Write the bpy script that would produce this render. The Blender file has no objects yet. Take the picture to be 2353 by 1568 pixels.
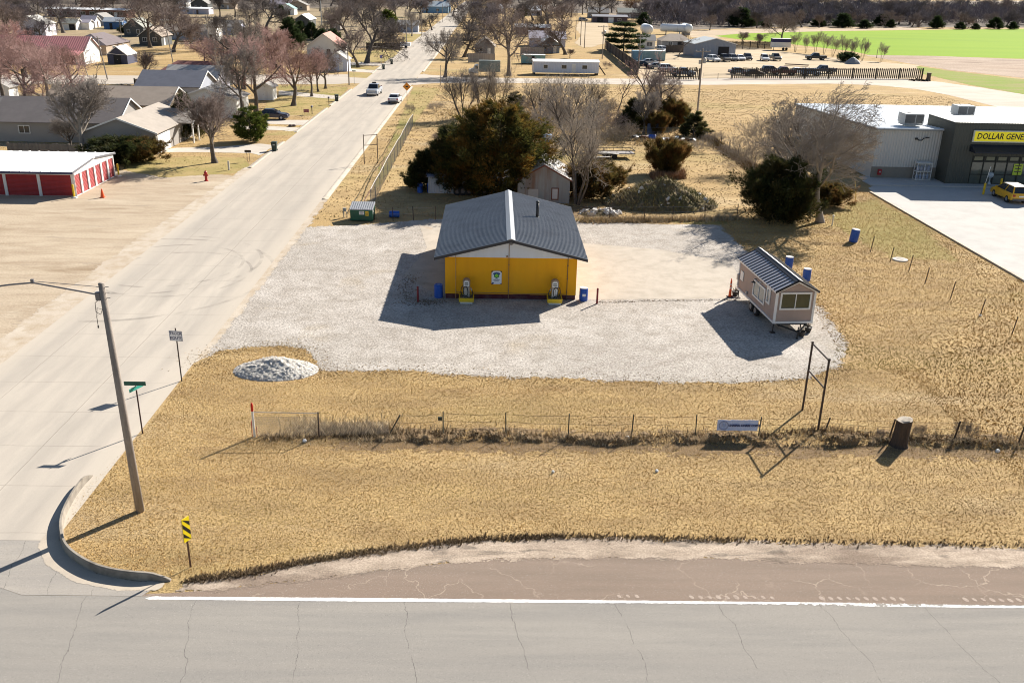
import bpy, bmesh, math, random
import numpy as np
from mathutils import Vector, Matrix, Euler
random.seed(7); RNG = np.random.default_rng(7)
S = bpy.context.scene; C = S.collection
PI = math.pi; rad = math.radians
# ---------------------------------------------------------------- survey of the site (drone pose, 20 m up)
PITCH, ROLL, YAW, FPX, CAMH = 0.3788664, 0.02167684, 0.02407703, 2100.0, 20.0
def cam_axes():
    cp, sp = math.cos(PITCH), math.sin(PITCH)
    f = Vector((math.sin(YAW)*cp, math.cos(YAW)*cp, -sp)); r = Vector((math.cos(YAW), -math.sin(YAW), 0)); u = r.cross(f)
    return r*math.cos(ROLL)+u*math.sin(ROLL), u*math.cos(ROLL)-r*math.sin(ROLL), f
CR, CU, CF = cam_axes()
def G(x, y, z=0.0):
    d = CR*((x-1176)/FPX) - CU*((y-784)/FPX) + CF
    t = (z-CAMH)/d.z
    return Vector((d.x*t, d.y*t, z))
def H(x, y, ty):
    b = G(x, y); lo, hi = 0, 60
    for _ in range(40):
        m = (lo+hi)/2; d = b+Vector((0, 0, m-CAMH))
        if 784-FPX*d.dot(CU)/d.dot(CF) > ty: lo = m
        else: hi = m
    return lo
def GP(pts): return [tuple(G(*p)[:2]) for p in pts]
# ---------------------------------------------------------------- node helpers
class NT:
    def __init__(s, m):
        m.use_nodes = True; s.t = m.node_tree; s.n = s.t.nodes; s.l = s.t.links
        s.b = s.n.get('Principled BSDF'); s.out = [x for x in s.n if x.type == 'OUTPUT_MATERIAL'][0]
    def new(s, ty, **k):
        n = s.n.new(ty)
        for a, v in k.items():
            if a[0] == '_': n.inputs[int(a[1:])].default_value = v
            else: setattr(n, a, v)
        return n
    def link(s, a, b): s.l.new(a, b)
    def coord(s, kind):
        if kind == 'world': return s.new('ShaderNodeNewGeometry').outputs['Position']
        return s.new('ShaderNodeTexCoord').outputs['Object']
    def noise(s, co, scale, detail=4, rough=.6, dist=0, stretch=None):
        if stretch:
            mp = s.new('ShaderNodeMapping'); mp.inputs['Scale'].default_value = stretch
            s.link(co, mp.inputs['Vector']); co = mp.outputs['Vector']
        n = s.new('ShaderNodeTexNoise'); n.inputs['Scale'].default_value = scale; n.inputs['Detail'].default_value = detail
        n.inputs['Roughness'].default_value = rough; n.inputs['Distortion'].default_value = dist
        s.link(co, n.inputs['Vector']); return n.outputs['Fac']
    def ramp(s, fac, stops, interp='LINEAR'):
        r = s.new('ShaderNodeValToRGB'); e = r.color_ramp.elements; r.color_ramp.interpolation = interp
        while len(e) < len(stops): e.new(.5)
        for i, (p, c) in enumerate(stops):
            e[i].position = p; e[i].color = (*c, 1) if len(c) == 3 else c
        s.link(fac, r.inputs['Fac']); return r.outputs['Color']
    def mix(s, fac, a, b, mode='MIX'):
        m = s.new('ShaderNodeMix', data_type='RGBA', blend_type=mode)
        for sock, v in ((m.inputs[0], fac), (m.inputs[6], a), (m.inputs[7], b)):
            if hasattr(v, 'is_output'): s.link(v, sock)
            elif isinstance(v, (int, float)): sock.default_value = v
            else: sock.default_value = (*v, 1)
        return m.outputs[2]
    def math(s, op, a, b=0.0, c=None):
        m = s.new('ShaderNodeMath', operation=op)
        for i, v in enumerate((a, b) if c is None else (a, b, c)):
            if hasattr(v, 'is_output'): s.link(v, m.inputs[i])
            else: m.inputs[i].default_value = v
        return m.outputs[0]
    def maprange(s, v, a, b, c, d):
        m = s.new('ShaderNodeMapRange'); s.link(v, m.inputs[0])
        for i, x in enumerate((a, b, c, d)): m.inputs[i+1].default_value = x
        return m.outputs[0]
    def bump(s, h, strength, dist=.02):
        b = s.new('ShaderNodeBump'); b.inputs['Strength'].default_value = strength; b.inputs['Distance'].default_value = dist
        s.link(h, b.inputs['Height']); s.link(b.outputs['Normal'], s.b.inputs['Normal'])
_M = {}
def mat(name, col, rough=.7, var=.12, vs=3.0, metal=0.0, bump=0.0, bs=20.0, dirt=None, ds=.8, da=.35, ribs=None, spec=.4, alpha=None, emit=None, streak=None, planks=None):
    """plain procedural paint / wood / metal: base colour, soft variation, optional dirt patches, ribs, planks or streaks"""
    if name in _M: return _M[name]
    m = bpy.data.materials.new(name); t = NT(m); b = t.b
    co = t.coord('object')
    c = t.mix(t.noise(co, vs, 5), tuple(x*(1-var) for x in col), tuple(min(1, x*(1+var)) for x in col))
    if streak:
        n = t.noise(co, streak[2], 4, .6, 0, (1, 1, .12)); c = t.mix(t.maprange(n, .45, .7, 0, streak[1]), c, streak[0])
    if planks:
        sp = t.new('ShaderNodeSeparateXYZ'); t.link(co, sp.inputs[0])
        v = t.math('FLOOR', t.math('MULTIPLY', t.math('ADD', sp.outputs[0], sp.outputs[1]), 1/planks))
        w = t.new('ShaderNodeTexWhiteNoise', noise_dimensions='1D'); t.link(v, w.inputs['W'])
        c = t.mix(t.maprange(w.outputs['Value'], 0, 1, .0, .45), c, tuple(x*.45 for x in col))
    if dirt: c = t.mix(t.maprange(t.noise(co, ds, 6, .65), .45, .68, 0, da), c, dirt)
    t.link(c, b.inputs['Base Color'])
    b.inputs['Roughness'].default_value = rough; b.inputs['Metallic'].default_value = metal
    b.inputs['Specular IOR Level'].default_value = spec
    if ribs:      # (axis, spacing, strength)
        sp = t.new('ShaderNodeSeparateXYZ'); t.link(co, sp.inputs[0])
        s_ = t.math('SINE', t.math('MULTIPLY', sp.outputs['XYZ'.index(ribs[0])], 2*PI/ribs[1]))
        t.bump(s_, ribs[2], ribs[1]*.25)
    elif bump: t.bump(t.noise(co, bs, 6), bump, .02)
    if alpha is not None: b.inputs['Alpha'].default_value = alpha
    if emit: b.inputs['Emission Color'].default_value = (*emit[0], 1); b.inputs['Emission Strength'].default_value = emit[1]
    _M[name] = m; return m
def glass(name='window_glass', col=(.02, .03, .04), rough=.08):
    if name in _M: return _M[name]
    m = bpy.data.materials.new(name); t = NT(m)
    t.link(t.mix(t.noise(t.coord('object'), 1.3, 3), tuple(x*.6 for x in col), tuple(x*1.5 for x in col)), t.b.inputs['Base Color'])
    t.b.inputs['Roughness'].default_value = rough; t.b.inputs['Specular IOR Level'].default_value = .7
    _M[name] = m; return m
# ---------------------------------------------------------------- mesh builder
class MB:
    def __init__(s): s.v = []; s.f = []; s.m = []
    def add(s, vs, fs, mi=0, M=None):
        o = len(s.v)
        s.v += [tuple(M @ Vector(v)) for v in vs] if M else [tuple(v) for v in vs]
        s.f += [tuple(i+o for i in f) for f in fs]; s.m += [mi]*len(fs); return s
    def box(s, x0, x1, y0, y1, z0, z1, mi=0, M=None):
        return s.add([(x0,y0,z0),(x1,y0,z0),(x1,y1,z0),(x0,y1,z0),(x0,y0,z1),(x1,y0,z1),(x1,y1,z1),(x0,y1,z1)],
                     [(0,3,2,1),(4,5,6,7),(0,1,5,4),(1,2,6,5),(2,3,7,6),(3,0,4,7)], mi, M)
    def cbox(s, c, d, mi=0, M=None):
        return s.box(c[0]-d[0]/2, c[0]+d[0]/2, c[1]-d[1]/2, c[1]+d[1]/2, c[2]-d[2]/2, c[2]+d[2]/2, mi, M)
    def bbox(s, x0, x1, y0, y1, z0, z1, r=.03, mi=0, M=None):     # chamfered box
        def ring(i, z): return [(x0+i+r,y0+i,z),(x1-i-r,y0+i,z),(x1-i,y0+i+r,z),(x1-i,y1-i-r,z),(x1-i-r,y1-i,z),(x0+i+r,y1-i,z),(x0+i,y1-i-r,z),(x0+i,y0+i+r,z)]
        rr = [ring(r,z0), ring(0,z0+r), ring(0,z1-r), ring(r,z1)]
        vs = sum(rr, []); fs = []
        for k in range(3):
            for j in range(8): fs.append((k*8+j, k*8+(j+1)%8, k*8+8+(j+1)%8, k*8+8+j))
        fs += [tuple(range(7,-1,-1)), tuple(range(24,32))]
        return s.add(vs, fs, mi, M)
    def prism(s, poly, axis, a, b, mi=0, M=None, mcap=None):    # poly 2-D in the two other axes, extruded along axis
        n = len(poly)
        def P(p, t): return {'x': (t,p[0],p[1]), 'y': (p[0],t,p[1]), 'z': (p[0],p[1],t)}[axis]
        vs = [P(p,a) for p in poly]+[P(p,b) for p in poly]
        s.add(vs, [(i,(i+1)%n,n+(i+1)%n,n+i) for i in range(n)], mi, M)
        s.add(vs, [tuple(range(n-1,-1,-1)), tuple(range(n,2*n))], mi if mcap is None else mcap, M); return s
    def tube(s, pts, r, n=6, mi=0, M=None, cap=True):
        pts = [Vector(p) for p in pts]; k = len(pts)
        rs = r if isinstance(r, (list, tuple)) else [r]*k
        vs = []; up = None
        for i, p in enumerate(pts):
            d = (pts[min(i+1,k-1)]-pts[max(i-1,0)]).normalized()
            if up is None or abs(up.dot(d)) > .95: up = Vector((1,0,0)) if abs(d.x) < .8 else Vector((0,1,0))
            a = d.cross(up).normalized(); b = d.cross(a); up = up-d*up.dot(d)
            if up.length < 1e-4: up = a
            up.normalize()
            for j in range(n):
                t = 2*PI*j/n; vs.append(p+(a*math.cos(t)+b*math.sin(t))*rs[i])
        fs = [(i*n+j, i*n+(j+1)%n, (i+1)*n+(j+1)%n, (i+1)*n+j) for i in range(k-1) for j in range(n)]
        if cap: fs += [tuple(range(n-1,-1,-1)), tuple(range((k-1)*n, k*n))]
        return s.add(vs, fs, mi, M)
    def lathe(s, prof, n=16, mi=0, M=None, c=(0,0,0)):           # prof list of (r, z)
        vs = []; k = len(prof)
        for r_, z in prof:
            for j in range(n):
                t = 2*PI*j/n; vs.append((c[0]+r_*math.cos(t), c[1]+r_*math.sin(t), c[2]+z))
        fs = [(i*n+j, i*n+(j+1)%n, (i+1)*n+(j+1)%n, (i+1)*n+j) for i in range(k-1) for j in range(n)]
        fs += [tuple(range(n-1,-1,-1)), tuple(range((k-1)*n, k*n))]
        return s.add(vs, fs, mi, M)
    def obj(s, name, mats, parent=None, smooth=False, loc=None):
        me = bpy.data.meshes.new(name); me.from_pydata(s.v, [], s.f)
        mats = mats if isinstance(mats, (list, tuple)) else [mats]
        for m in mats: me.materials.append(m)
        if len(mats) > 1: me.polygons.foreach_set('material_index', s.m)
        if smooth: me.polygons.foreach_set('use_smooth', [True]*len(s.f))
        me.update(); o = bpy.data.objects.new(name, me); C.objects.link(o)
        if parent: o.parent = parent
        if loc is not None: o.location = loc
        return o
def tag(o, label=None, cat=None, group=None, kind=None):
    if label: o['label'] = label
    if cat: o['category'] = cat
    if group: o['group'] = group
    if kind: o['kind'] = kind
    return o
def thing(name, label, cat, loc=(0,0,0), rz=0.0, group=None):
    o = bpy.data.objects.new(name, None); C.objects.link(o); o.empty_display_size = .3
    o.location = loc; o.rotation_euler = (0,0,rz); return tag(o, label, cat, group)
def dup(root, loc=None, rz=None, label=None, group=None, scale=None, paint=None):
    kids = {}
    for o in KIDS(root): kids.setdefault(o.parent, []).append(o)
    def cp(o, par):
        c = o.copy(); C.objects.link(c); c.parent = par
        if paint and o.data and o.name.split('.')[0] in paint:
            for i, m in enumerate(paint[o.name.split('.')[0]]):
                c.material_slots[i].link = 'OBJECT'; c.material_slots[i].material = m
        for k in kids.get(o, []): cp(k, c)
        return c
    r = cp(root, None)
    if loc is not None: r.location = loc
    if rz is not None: r.rotation_euler = (0,0,rz)
    if scale is not None: r.scale = (scale,)*3 if isinstance(scale, (int, float)) else scale
    if label: r['label'] = label
    if group: r['group'] = group
    return r
def KIDS(root): return list(root.children_recursive)
def at(p, z=0.0): return (p[0], p[1], z)
# text as flat mesh, built once and joined into the part that carries it
def text_mesh(txt, size, w=1.0, bold=0.0, shear=0.0):
    cu = bpy.data.curves.new('lettering', 'FONT'); cu.body = txt; cu.size = size; cu.align_x = 'CENTER'; cu.align_y = 'CENTER'
    cu.offset = bold; cu.shear = shear; cu.resolution_u = 2
    o = bpy.data.objects.new('lettering', cu); C.objects.link(o)
    dg = bpy.context.evaluated_depsgraph_get(); me = bpy.data.meshes.new_from_object(o.evaluated_get(dg))
    vs = [(v.co.x*w, v.co.y, 0) for v in me.vertices]; fs = [tuple(p.vertices) for p in me.polygons]
    bpy.data.objects.remove(o); bpy.data.curves.remove(cu); bpy.data.meshes.remove(me)
    return vs, fs
def FACE(origin, right=(1,0,0), up=(0,0,1)):    # matrix: local x -> right, y -> up, z -> out of the face
    r = Vector(right).normalized(); u = Vector(up).normalized(); n = r.cross(u)
    M = Matrix((r, u, n)).transposed().to_4x4(); M.translation = Vector(origin); return M
# ================================================================ SETTING
def ground_nodes(t, cols, scales, fine=.25, fscale=14., stretch=None, bump=.4, bdist=.03, patches=()):
    co = t.coord('world')
    n = t.noise(co, scales[0], 5, .6, .3, stretch)
    c = t.mix(t.maprange(n, .35, .65, 0, 1), cols[0], cols[1])
    n2 = t.noise(co, scales[1], 5, .65, .2, stretch)
    c = t.mix(t.maprange(n2, .42, .68, 0, .85), c, cols[2])
    for (pc, ps, lo, hi, amt) in patches:
        c = t.mix(t.maprange(t.noise(co, ps, 5, .6, .4, stretch), lo, hi, 0, amt), c, pc)
    f = t.noise(co, fscale, 5, .75)
    v = t.maprange(f, .3, .7, 1-fine, 1+fine)
    mul = t.new('ShaderNodeVectorMath', operation='SCALE'); t.link(c, mul.inputs[0]); t.link(v, mul.inputs['Scale'])
    t.link(mul.outputs[0], t.b.inputs['Base Color'])
    t.b.inputs['Roughness'].default_value = .95; t.b.inputs['Specular IOR Level'].default_value = .1
    if bump: t.bump(f, bump, bdist)
    return co, mul.outputs[0]
def gmat(name, cols, scales=(.05, .4), edge=None, **k):
    m = bpy.data.materials.new(name); t = NT(m); co, c = ground_nodes(t, cols, scales, **k)
    if edge:       # ragged natural edge: distance to the outline + noise decides where the sheet ends
        a = t.new('ShaderNodeAttribute', attribute_name='sd', attribute_type='GEOMETRY').outputs['Fac']
        n = t.noise(co, edge[1], 6, .7); n2 = t.noise(co, edge[1]*9, 3, .7)
        w = t.math('ADD', t.math('MULTIPLY', t.math('SUBTRACT', n, .5), edge[0]*2), t.math('MULTIPLY', t.math('SUBTRACT', n2, .5), edge[0]*(edge[2] if len(edge) > 2 else 1.2)))
        al = t.math('GREATER_THAN', t.math('ADD', a, w), 0)
        t.link(al, t.b.inputs['Alpha'])
    return m
def sdist(pts, poly):
    P = np.asarray(poly, float); Q = np.roll(P, -1, 0); x, y = pts[:,0], pts[:,1]
    d = np.full(len(pts), 1e9); ins = np.zeros(len(pts), bool)
    for (ax, ay), (bx, by) in zip(P, Q):
        ex, ey = bx-ax, by-ay; L = ex*ex+ey*ey+1e-12
        t = np.clip(((x-ax)*ex+(y-ay)*ey)/L, 0, 1)
        d = np.minimum(d, np.hypot(x-ax-t*ex, y-ay-t*ey))
        c = ((ay > y) != (by > y)); ins ^= c & (x < ex*(y-ay)/(ey if abs(ey) > 1e-12 else 1e-12)+ax)
    return np.where(ins, d, -d)
_zu=set()
def _zl(z):
    while round(z,4) in _zu: z += .0008
    _zu.add(round(z,4)); return z
def sheet(name, poly, z, m, cell=.5, pad=1.2, holes=()):
    z = _zl(z)
    P = np.asarray(poly, float); lo = P.min(0)-pad; hi = P.max(0)+pad
    nx, ny = (np.ceil((hi-lo)/cell)).astype(int)+1
    X, Y = np.meshgrid(lo[0]+np.arange(nx)*cell, lo[1]+np.arange(ny)*cell)
    pts = np.c_[X.ravel(), Y.ravel()]; sd = sdist(pts, poly)
    for h in holes: sd = np.minimum(sd, -sdist(pts, h))
    idx = np.arange(nx*ny).reshape(ny, nx)
    q = np.stack([idx[:-1,:-1], idx[:-1,1:], idx[1:,1:], idx[1:,:-1]], -1).reshape(-1, 4)
    q = q[sd[q].max(1) > -pad]
    used, inv = np.unique(q, return_inverse=True); q = inv.reshape(-1, 4)
    me = bpy.data.meshes.new(name); me.vertices.add(len(used)); me.loops.add(q.size); me.polygons.add(len(q))
    me.vertices.foreach_set('co', np.c_[pts[used], np.full(len(used), z)].astype(np.float32).ravel())
    me.loops.foreach_set('vertex_index', q.ravel().astype(np.int32))
    me.polygons.foreach_set('loop_start', np.arange(0, q.size, 4, dtype=np.int32))
    a = me.attributes.new('sd', 'FLOAT', 'POINT'); a.data.foreach_set('value', sd[used].astype(np.float32))
    me.update(calc_edges=True); me.validate(); me.materials.append(m)
    o = bpy.data.objects.new(name, me); C.objects.link(o); tag(o, kind='structure'); return o
def flat(name, poly, z, m, kind='structure'):
    b = MB(); b.add([(x, y, z) for x, y in poly], [tuple(range(len(poly)))]); o = b.obj(name, m)
    if kind: tag(o, kind=kind)
    return o
# ---- the ground: one sheet to the horizon
TAN, TAN2, BROWN, OLIVE = (.40,.275,.125), (.30,.19,.08), (.17,.115,.06), (.17,.16,.045)
m_ground = gmat('dry_grass_ground', ((.47,.335,.165), (.40,.275,.125), (.29,.20,.10)), (.05, .45), fine=.5, fscale=9, bump=.9, bdist=.06, stretch=(.4,1.2,1),
                patches=(((.24,.215,.07), .06, .55, .70, .5), ((.50,.40,.26), .11, .56, .70, .6), ((.24,.15,.075), .3, .58, .70, .5)))
gz = [-500,-250,-120,-60,0,60,120,250,500,1000,2000,4500]
b = MB()
xs = [-4500,-2000,-900,-400,-200,-100,-50,0,50,100,200,400,900,2000,4500]; ys = [-60,0,50,100,200,400,900,2000,5000]
b.add([(x, y, 0) for y in ys for x in xs], [(j*15+i, j*15+i+1, j*15+i+16, j*15+i+15) for j in range(8) for i in range(14)])
tag(b.obj('ground', m_ground), kind='structure')
# ---- concrete street
def street_mat():
    m = bpy.data.materials.new('street_concrete'); t = NT(m)
    co, c = ground_nodes(t, ((.49,.44,.375), (.43,.385,.33), (.38,.345,.30)), (.08, .5), fine=.07, fscale=25, stretch=(1.6,.25,1), bump=.05)
    sp = t.new('ShaderNodeSeparateXYZ'); t.link(co, sp.inputs[0])
    nz = t.noise(co, .9, 4)
    def line(v, at_, w):
        return t.math('LESS_THAN', t.math('ABSOLUTE', t.math('SUBTRACT', v, at_)), w)
    X, Y = sp.outputs[0], sp.outputs[1]
    Yw = t.math('ADD', Y, t.math('MULTIPLY', t.math('SUBTRACT', nz, .5), .12)); Xw = t.math('ADD', X, t.math('MULTIPLY', t.math('SUBTRACT', nz, .5), .10))
    fy = t.math('ABSOLUTE', t.math('SUBTRACT', t.math('FRACT', t.math('DIVIDE', t.math('SUBTRACT', Yw, 36.78-100*3.44), 3.44)), .5))
    jt = t.math('GREATER_THAN', fy, .4955)
    lines = t.math('MAXIMUM', jt, t.math('MAXIMUM', line(Xw, -20.1, .018), line(Xw, -24.4, .014)))
    c = t.mix(t.math('MULTIPLY', lines, .45), c, (.12,.10,.085))
    # tyre-worn lanes and dusty edges, tyre arcs
    lane = t.new('ShaderNodeTexNoise'); lane.inputs['Scale'].default_value = .7
    wv = t.math('SINE', t.math('MULTIPLY', t.math('ADD', X, t.math('MULTIPLY', nz, .5)), 3.5))
    c = t.mix(t.maprange(wv, -.2, 1, 0, .22), c, (.30,.27,.24))
    ed = t.math('MAXIMUM', t.maprange(X, -25.3, -26.4, 0, 1), t.maprange(X, -17.9, -16.6, 0, 1))
    c = t.mix(t.math('MULTIPLY', ed, .55), c, (.52,.46,.38))
    for (cx, cy, r, w) in ((-24.4, 65, 7.2, .14), (-23.6, 64.5, 5.2, .12), (-25, 62.0, 9.4, .16), (-22.5, 62.5, 5.2, .1)):
        d = t.new('ShaderNodeVectorMath', operation='DISTANCE'); t.link(co, d.inputs[0]); d.inputs[1].default_value = (cx, cy, .01)
        a = t.math('MULTIPLY', line(d.outputs['Value'], r, w), t.maprange(t.noise(co, .35, 3), .45, .6, 0, .42))
        c = t.mix(a, c, (.16,.145,.13))
    c = t.mix(t.maprange(t.noise(co, 1.4, 3, .8, 0, (1.,.3,1)), .70, .76, 0, .45), c, (.26,.235,.21))
    t.link(c, t.b.inputs['Base Color']); return m
m_street = street_mat()
flat('street', [(-26.5,29.4),(-16.3,29.4),(-16.3,820),(-26.5,820)], .02, m_street)
# ---- highway
def highway_mat(name, cols, crack, cc, ext=None):
    m = bpy.data.materials.new(name); t = NT(m)
    co, c = ground_nodes(t, cols, (.12, 1.2), fine=.16, fscale=60, stretch=(.12,1.4,1), bump=.3, bdist=.012)
    c = t.mix(t.maprange(t.noise(co, 22, 3, .85), .54, .72, 0, .5), c, (.10,.095,.09))
    c = t.mix(t.maprange(t.noise(co, 19, 3, .85), .58, .74, 0, .6), c, (.50,.47,.43))
    if crack:
        sp = t.new('ShaderNodeSeparateXYZ'); t.link(co, sp.inputs[0])
        wob = t.math('ADD', t.math('MULTIPLY', t.math('SUBTRACT', t.noise(co, .4, 3, .5), .5), 1.1), t.math('MULTIPLY', t.math('SUBTRACT', t.noise(co, 7, 3, .7), .5), .12))
        xx = t.math('ADD', sp.outputs[0], t.math('ADD', wob, t.math('MULTIPLY', sp.outputs[1], .18)))
        f = t.math('ABSOLUTE', t.math('SUBTRACT', t.math('FRACT', t.math('DIVIDE', xx, crack)), .5))
        br = t.maprange(t.noise(co, 1.1, 2), .36, .44, 0, 1)
        c = t.mix(t.math('MULTIPLY', t.math('LESS_THAN', f, .0075/crack), t.math('MULTIPLY', br, .7)), c, cc)
    if ext == 'shoulder':
        v = t.new('ShaderNodeTexVoronoi', feature='DISTANCE_TO_EDGE'); v.inputs['Scale'].default_value = .55
        dn = t.new('ShaderNodeTexNoise'); dn.inputs['Scale'].default_value = 2.5; dn.inputs['Detail'].default_value = 4; t.link(co, dn.inputs['Vector'])
        ad = t.new('ShaderNodeVectorMath', operation='MULTIPLY_ADD'); t.link(dn.outputs['Color'], ad.inputs[0]); ad.inputs[1].default_value = (.7,.7,.7); t.link(co, ad.inputs[2])
        t.link(ad.outputs[0], v.inputs['Vector'])
        k = t.math('MULTIPLY', t.maprange(v.outputs['Distance'], .002, .016, 1, 0), t.maprange(t.noise(co, .35, 3), .45, .58, 0, .6))
        c = t.mix(k, c, (.46,.38,.30))
    t.link(c, t.b.inputs['Base Color']); return m
m_hwy = highway_mat('highway_asphalt', ((.30,.28,.25), (.27,.252,.228), (.24,.228,.21)), 3.6, (.07,.065,.06))
sl = (25.9-26.07)/(18.67+11.52)
def ey(x): return 26.07+sl*(x+11.52)
flat('highway', [(-400,ey(-400)-14),(400,ey(400)-14),(400,ey(400)+.06),(-16,ey(-16)+.06),(-17,ey(-16)+.5),(-400,ey(-400)+.5)], .012, m_hwy)
flat('opposite_verge', [(-400,-60),(400,-60),(400,ey(400)-14.1),(-400,ey(-400)-14.1)], .006, m_ground)
m_line = gmat('worn_white_paint', ((.80,.79,.76), (.74,.73,.70), (.62,.60,.57)), (.4, 2.5), edge=(.03, 3.), fine=.1, fscale=40, bump=.05)
sheet('edge_line', [(-11.75,ey(-11.75)-.11),(120,ey(120)-.11),(120,ey(120)+.09),(-11.75,ey(-11.75)+.09)], .018, m_line, .2, .2)
m_sh = highway_mat('shoulder_asphalt', ((.235,.175,.135), (.255,.20,.16), (.21,.165,.13)), 0, None, 'shoulder')
shp = [(-13.4,26.2),(-11.0,26.32)]+[(-9.41,26.55),(-6.51,27.1),(-3.51,27.83),(.44,28.5),(6.14,28.66),(19.95,28.3),(120,27.7)]+[(120,ey(120)+.05),(-12.5,ey(-12.5)+.06)]
flat('highway_shoulder', shp, .010, m_sh)
m_silt = gmat('silt', ((.46,.375,.295), (.37,.30,.235), (.27,.215,.165)), (.5, 2.2), edge=(.5, .9, 1.6), fine=.35, fscale=14, stretch=(.35,1,1), patches=(((.11,.095,.08), 1.2, .55, .66, .75), ((.20,.15,.115), .5, .52, .62, .7)))
silt = [(-10.9,26.35),(-9.41,26.5),(-6.51,27.05),(-3.51,27.75),(.44,28.4),(6.14,28.55),(19.95,28.15),(120,27.5),(120,28.9),(20.5,29.45),(9.6,29.7),(2.95,29.85),(-.4,29.55),(-3.6,28.95),(-6.7,28.1),(-8.7,27.4),(-10.6,26.9)]
sheet('roadside_silt', silt, .016, m_silt, .25, .8)
# patched corner between street and highway
m_patch = highway_mat('old_corner_asphalt', ((.33,.305,.275), (.29,.27,.245), (.38,.345,.30)), 1.6, (.07,.065,.06))
flat('corner_pavement', [(-30,ey(-30)+.4),(-17,ey(-16)+.5),(-16,ey(-16)+.07),(-11.9,ey(-12)+.07),(-11.5,26.8),(-12.6,26.95),(-13.9,27.35),(-15.3,28.35),(-16.2,29.42),(-30,29.42)], .016, m_patch)
m_gut = gmat('gutter_concrete', ((.52,.45,.36), (.45,.39,.32), (.40,.35,.29)), (.3, 1.4), edge=(.12, 1.2), fine=.08, fscale=30, bump=.08)
sheet('gutter', [(-16.9,30.6),(-16.75,29.0),(-15.9,27.85),(-14.4,26.85),(-12.8,26.42),(-11.4,26.45),(-11.3,26.9),(-12.6,26.98),(-14,27.4),(-15.3,28.4),(-16.1,29.4),(-16.6,30.8)], .021, m_gut, .2, .4)
m_kerb = mat('kerb_concrete', (.30,.265,.22), .9, .2, 2, dirt=(.10,.085,.07), ds=1.2, da=.7, bump=.3, bs=30)  # dark tone and patches put the kerb face's shade into the colour
kp = [(-16.95,34.2),(-17.0,32.88),(-16.72,30.93),(-16.13,29.45),(-15.3,28.35),(-13.96,27.42),(-12.58,27.02),(-11.2,26.95)]
kc = []
for i in range(len(kp)-1):
    for k in range(6):
        t_ = k/6; p0 = kp[max(i-1,0)]; p1 = kp[i]; p2 = kp[i+1]; p3 = kp[min(i+2,len(kp)-1)]
        kc.append(tuple(.5*((2*p1[a])+(-p0[a]+p2[a])*t_+(2*p0[a]-5*p1[a]+4*p2[a]-p3[a])*t_**2+(-p0[a]+3*p1[a]-3*p2[a]+p3[a])*t_**3) for a in (0,1)))
kc.append(kp[-1])
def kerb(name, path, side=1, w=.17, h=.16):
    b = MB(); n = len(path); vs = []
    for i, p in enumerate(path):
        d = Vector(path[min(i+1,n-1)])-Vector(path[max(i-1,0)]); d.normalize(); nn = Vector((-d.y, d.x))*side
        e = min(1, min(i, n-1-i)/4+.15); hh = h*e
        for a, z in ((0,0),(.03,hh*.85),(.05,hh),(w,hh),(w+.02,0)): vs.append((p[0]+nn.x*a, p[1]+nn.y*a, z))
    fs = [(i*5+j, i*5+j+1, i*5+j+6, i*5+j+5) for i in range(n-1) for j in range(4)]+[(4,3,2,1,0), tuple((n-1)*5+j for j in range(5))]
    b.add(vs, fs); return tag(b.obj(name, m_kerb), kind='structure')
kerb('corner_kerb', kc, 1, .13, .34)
m_kerb2 = mat('pale_kerb', (.50,.44,.36), .9, .2, 2, dirt=(.30,.25,.19), ds=.6, da=.6)
def lowkerb(x0, y0, y1, side):
    b = MB(); s_ = side
    prof = [(0,0),(.02*s_,.08),(.05*s_,.1),(.2*s_,.1),(.55*s_,.0)]
    b.prism([(x0+a, z) for a, z in (prof if s_ < 0 else prof[::-1])], 'y', y0, y1)
    return tag(b.obj('street_kerb', m_kerb2), kind='structure')
for y0, y1 in ((100.5,117.5),(125.2,149.5),(152.5,176),(206,224),(232,246),(262,300)): lowkerb(-26.52, y0, y1, -1)
for y0, y1 in ((86,182),(212,330)): lowkerb(-16.28, y0, y1, 1)
# ---- gravel lot, pads, dirt lot
GR = ((.46,.42,.375), (.395,.36,.32), (.31,.275,.235))
m_gravel = gmat('gravel', GR, (.12, .9), edge=(.9, .45, 1.6), fine=.55, fscale=7, bump=.8, bdist=.06, patches=(((.53,.49,.445), .22, .54, .7, .8), ((.27,.235,.195), .5, .60, .73, .7), ((.215,.19,.165), 3.5, .63, .72, .75), ((.36,.30,.22), .16, .60, .72, .6)))
lot = [(-16.6,46.2),(-15.5,48.2),(-12.6,49.2),(-10.7,48.7),(-9.1,45.6),(-5.4,45.8),(-.66,45.2),(4,44.9),(8.7,44.6),(13.4,44.7),(17.2,45.4),(19.6,46.8),(21.2,50),(21.8,54.5),(21.7,59.5),(20.5,66),(20.2,72),(20,78.5),(14,78.7),(8,79.2),(-5,79.2),(-12,76.6),(-16.2,75.7)]
sheet('gravel_lot', lot, .008, m_gravel, .4, 1.4)
m_pad = gmat('pad_concrete', ((.49,.435,.365), (.45,.40,.335), (.38,.335,.275)), (.12, .9), edge=(.18, .6), fine=.09, fscale=18, bump=.06, patches=(((.33,.28,.22), .5, .60, .72, .45), ((.40,.24,.11), .4, .68, .76, .5)))
sheet('concrete_apron', [(5.6,57.9),(16.3,58.6),(17.9,63.2),(18.4,67.3),(12.9,70.6),(6.6,72.2),(5.6,72.2)], .013, m_pad, .35, .5)
sheet('side_apron', [(-6.4,62.5),(-3.15,57.9),(-3.15,78),(-6.6,78.2),(-5.2,70),(-5.8,66)], .013, m_pad, .35, .5)
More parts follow.
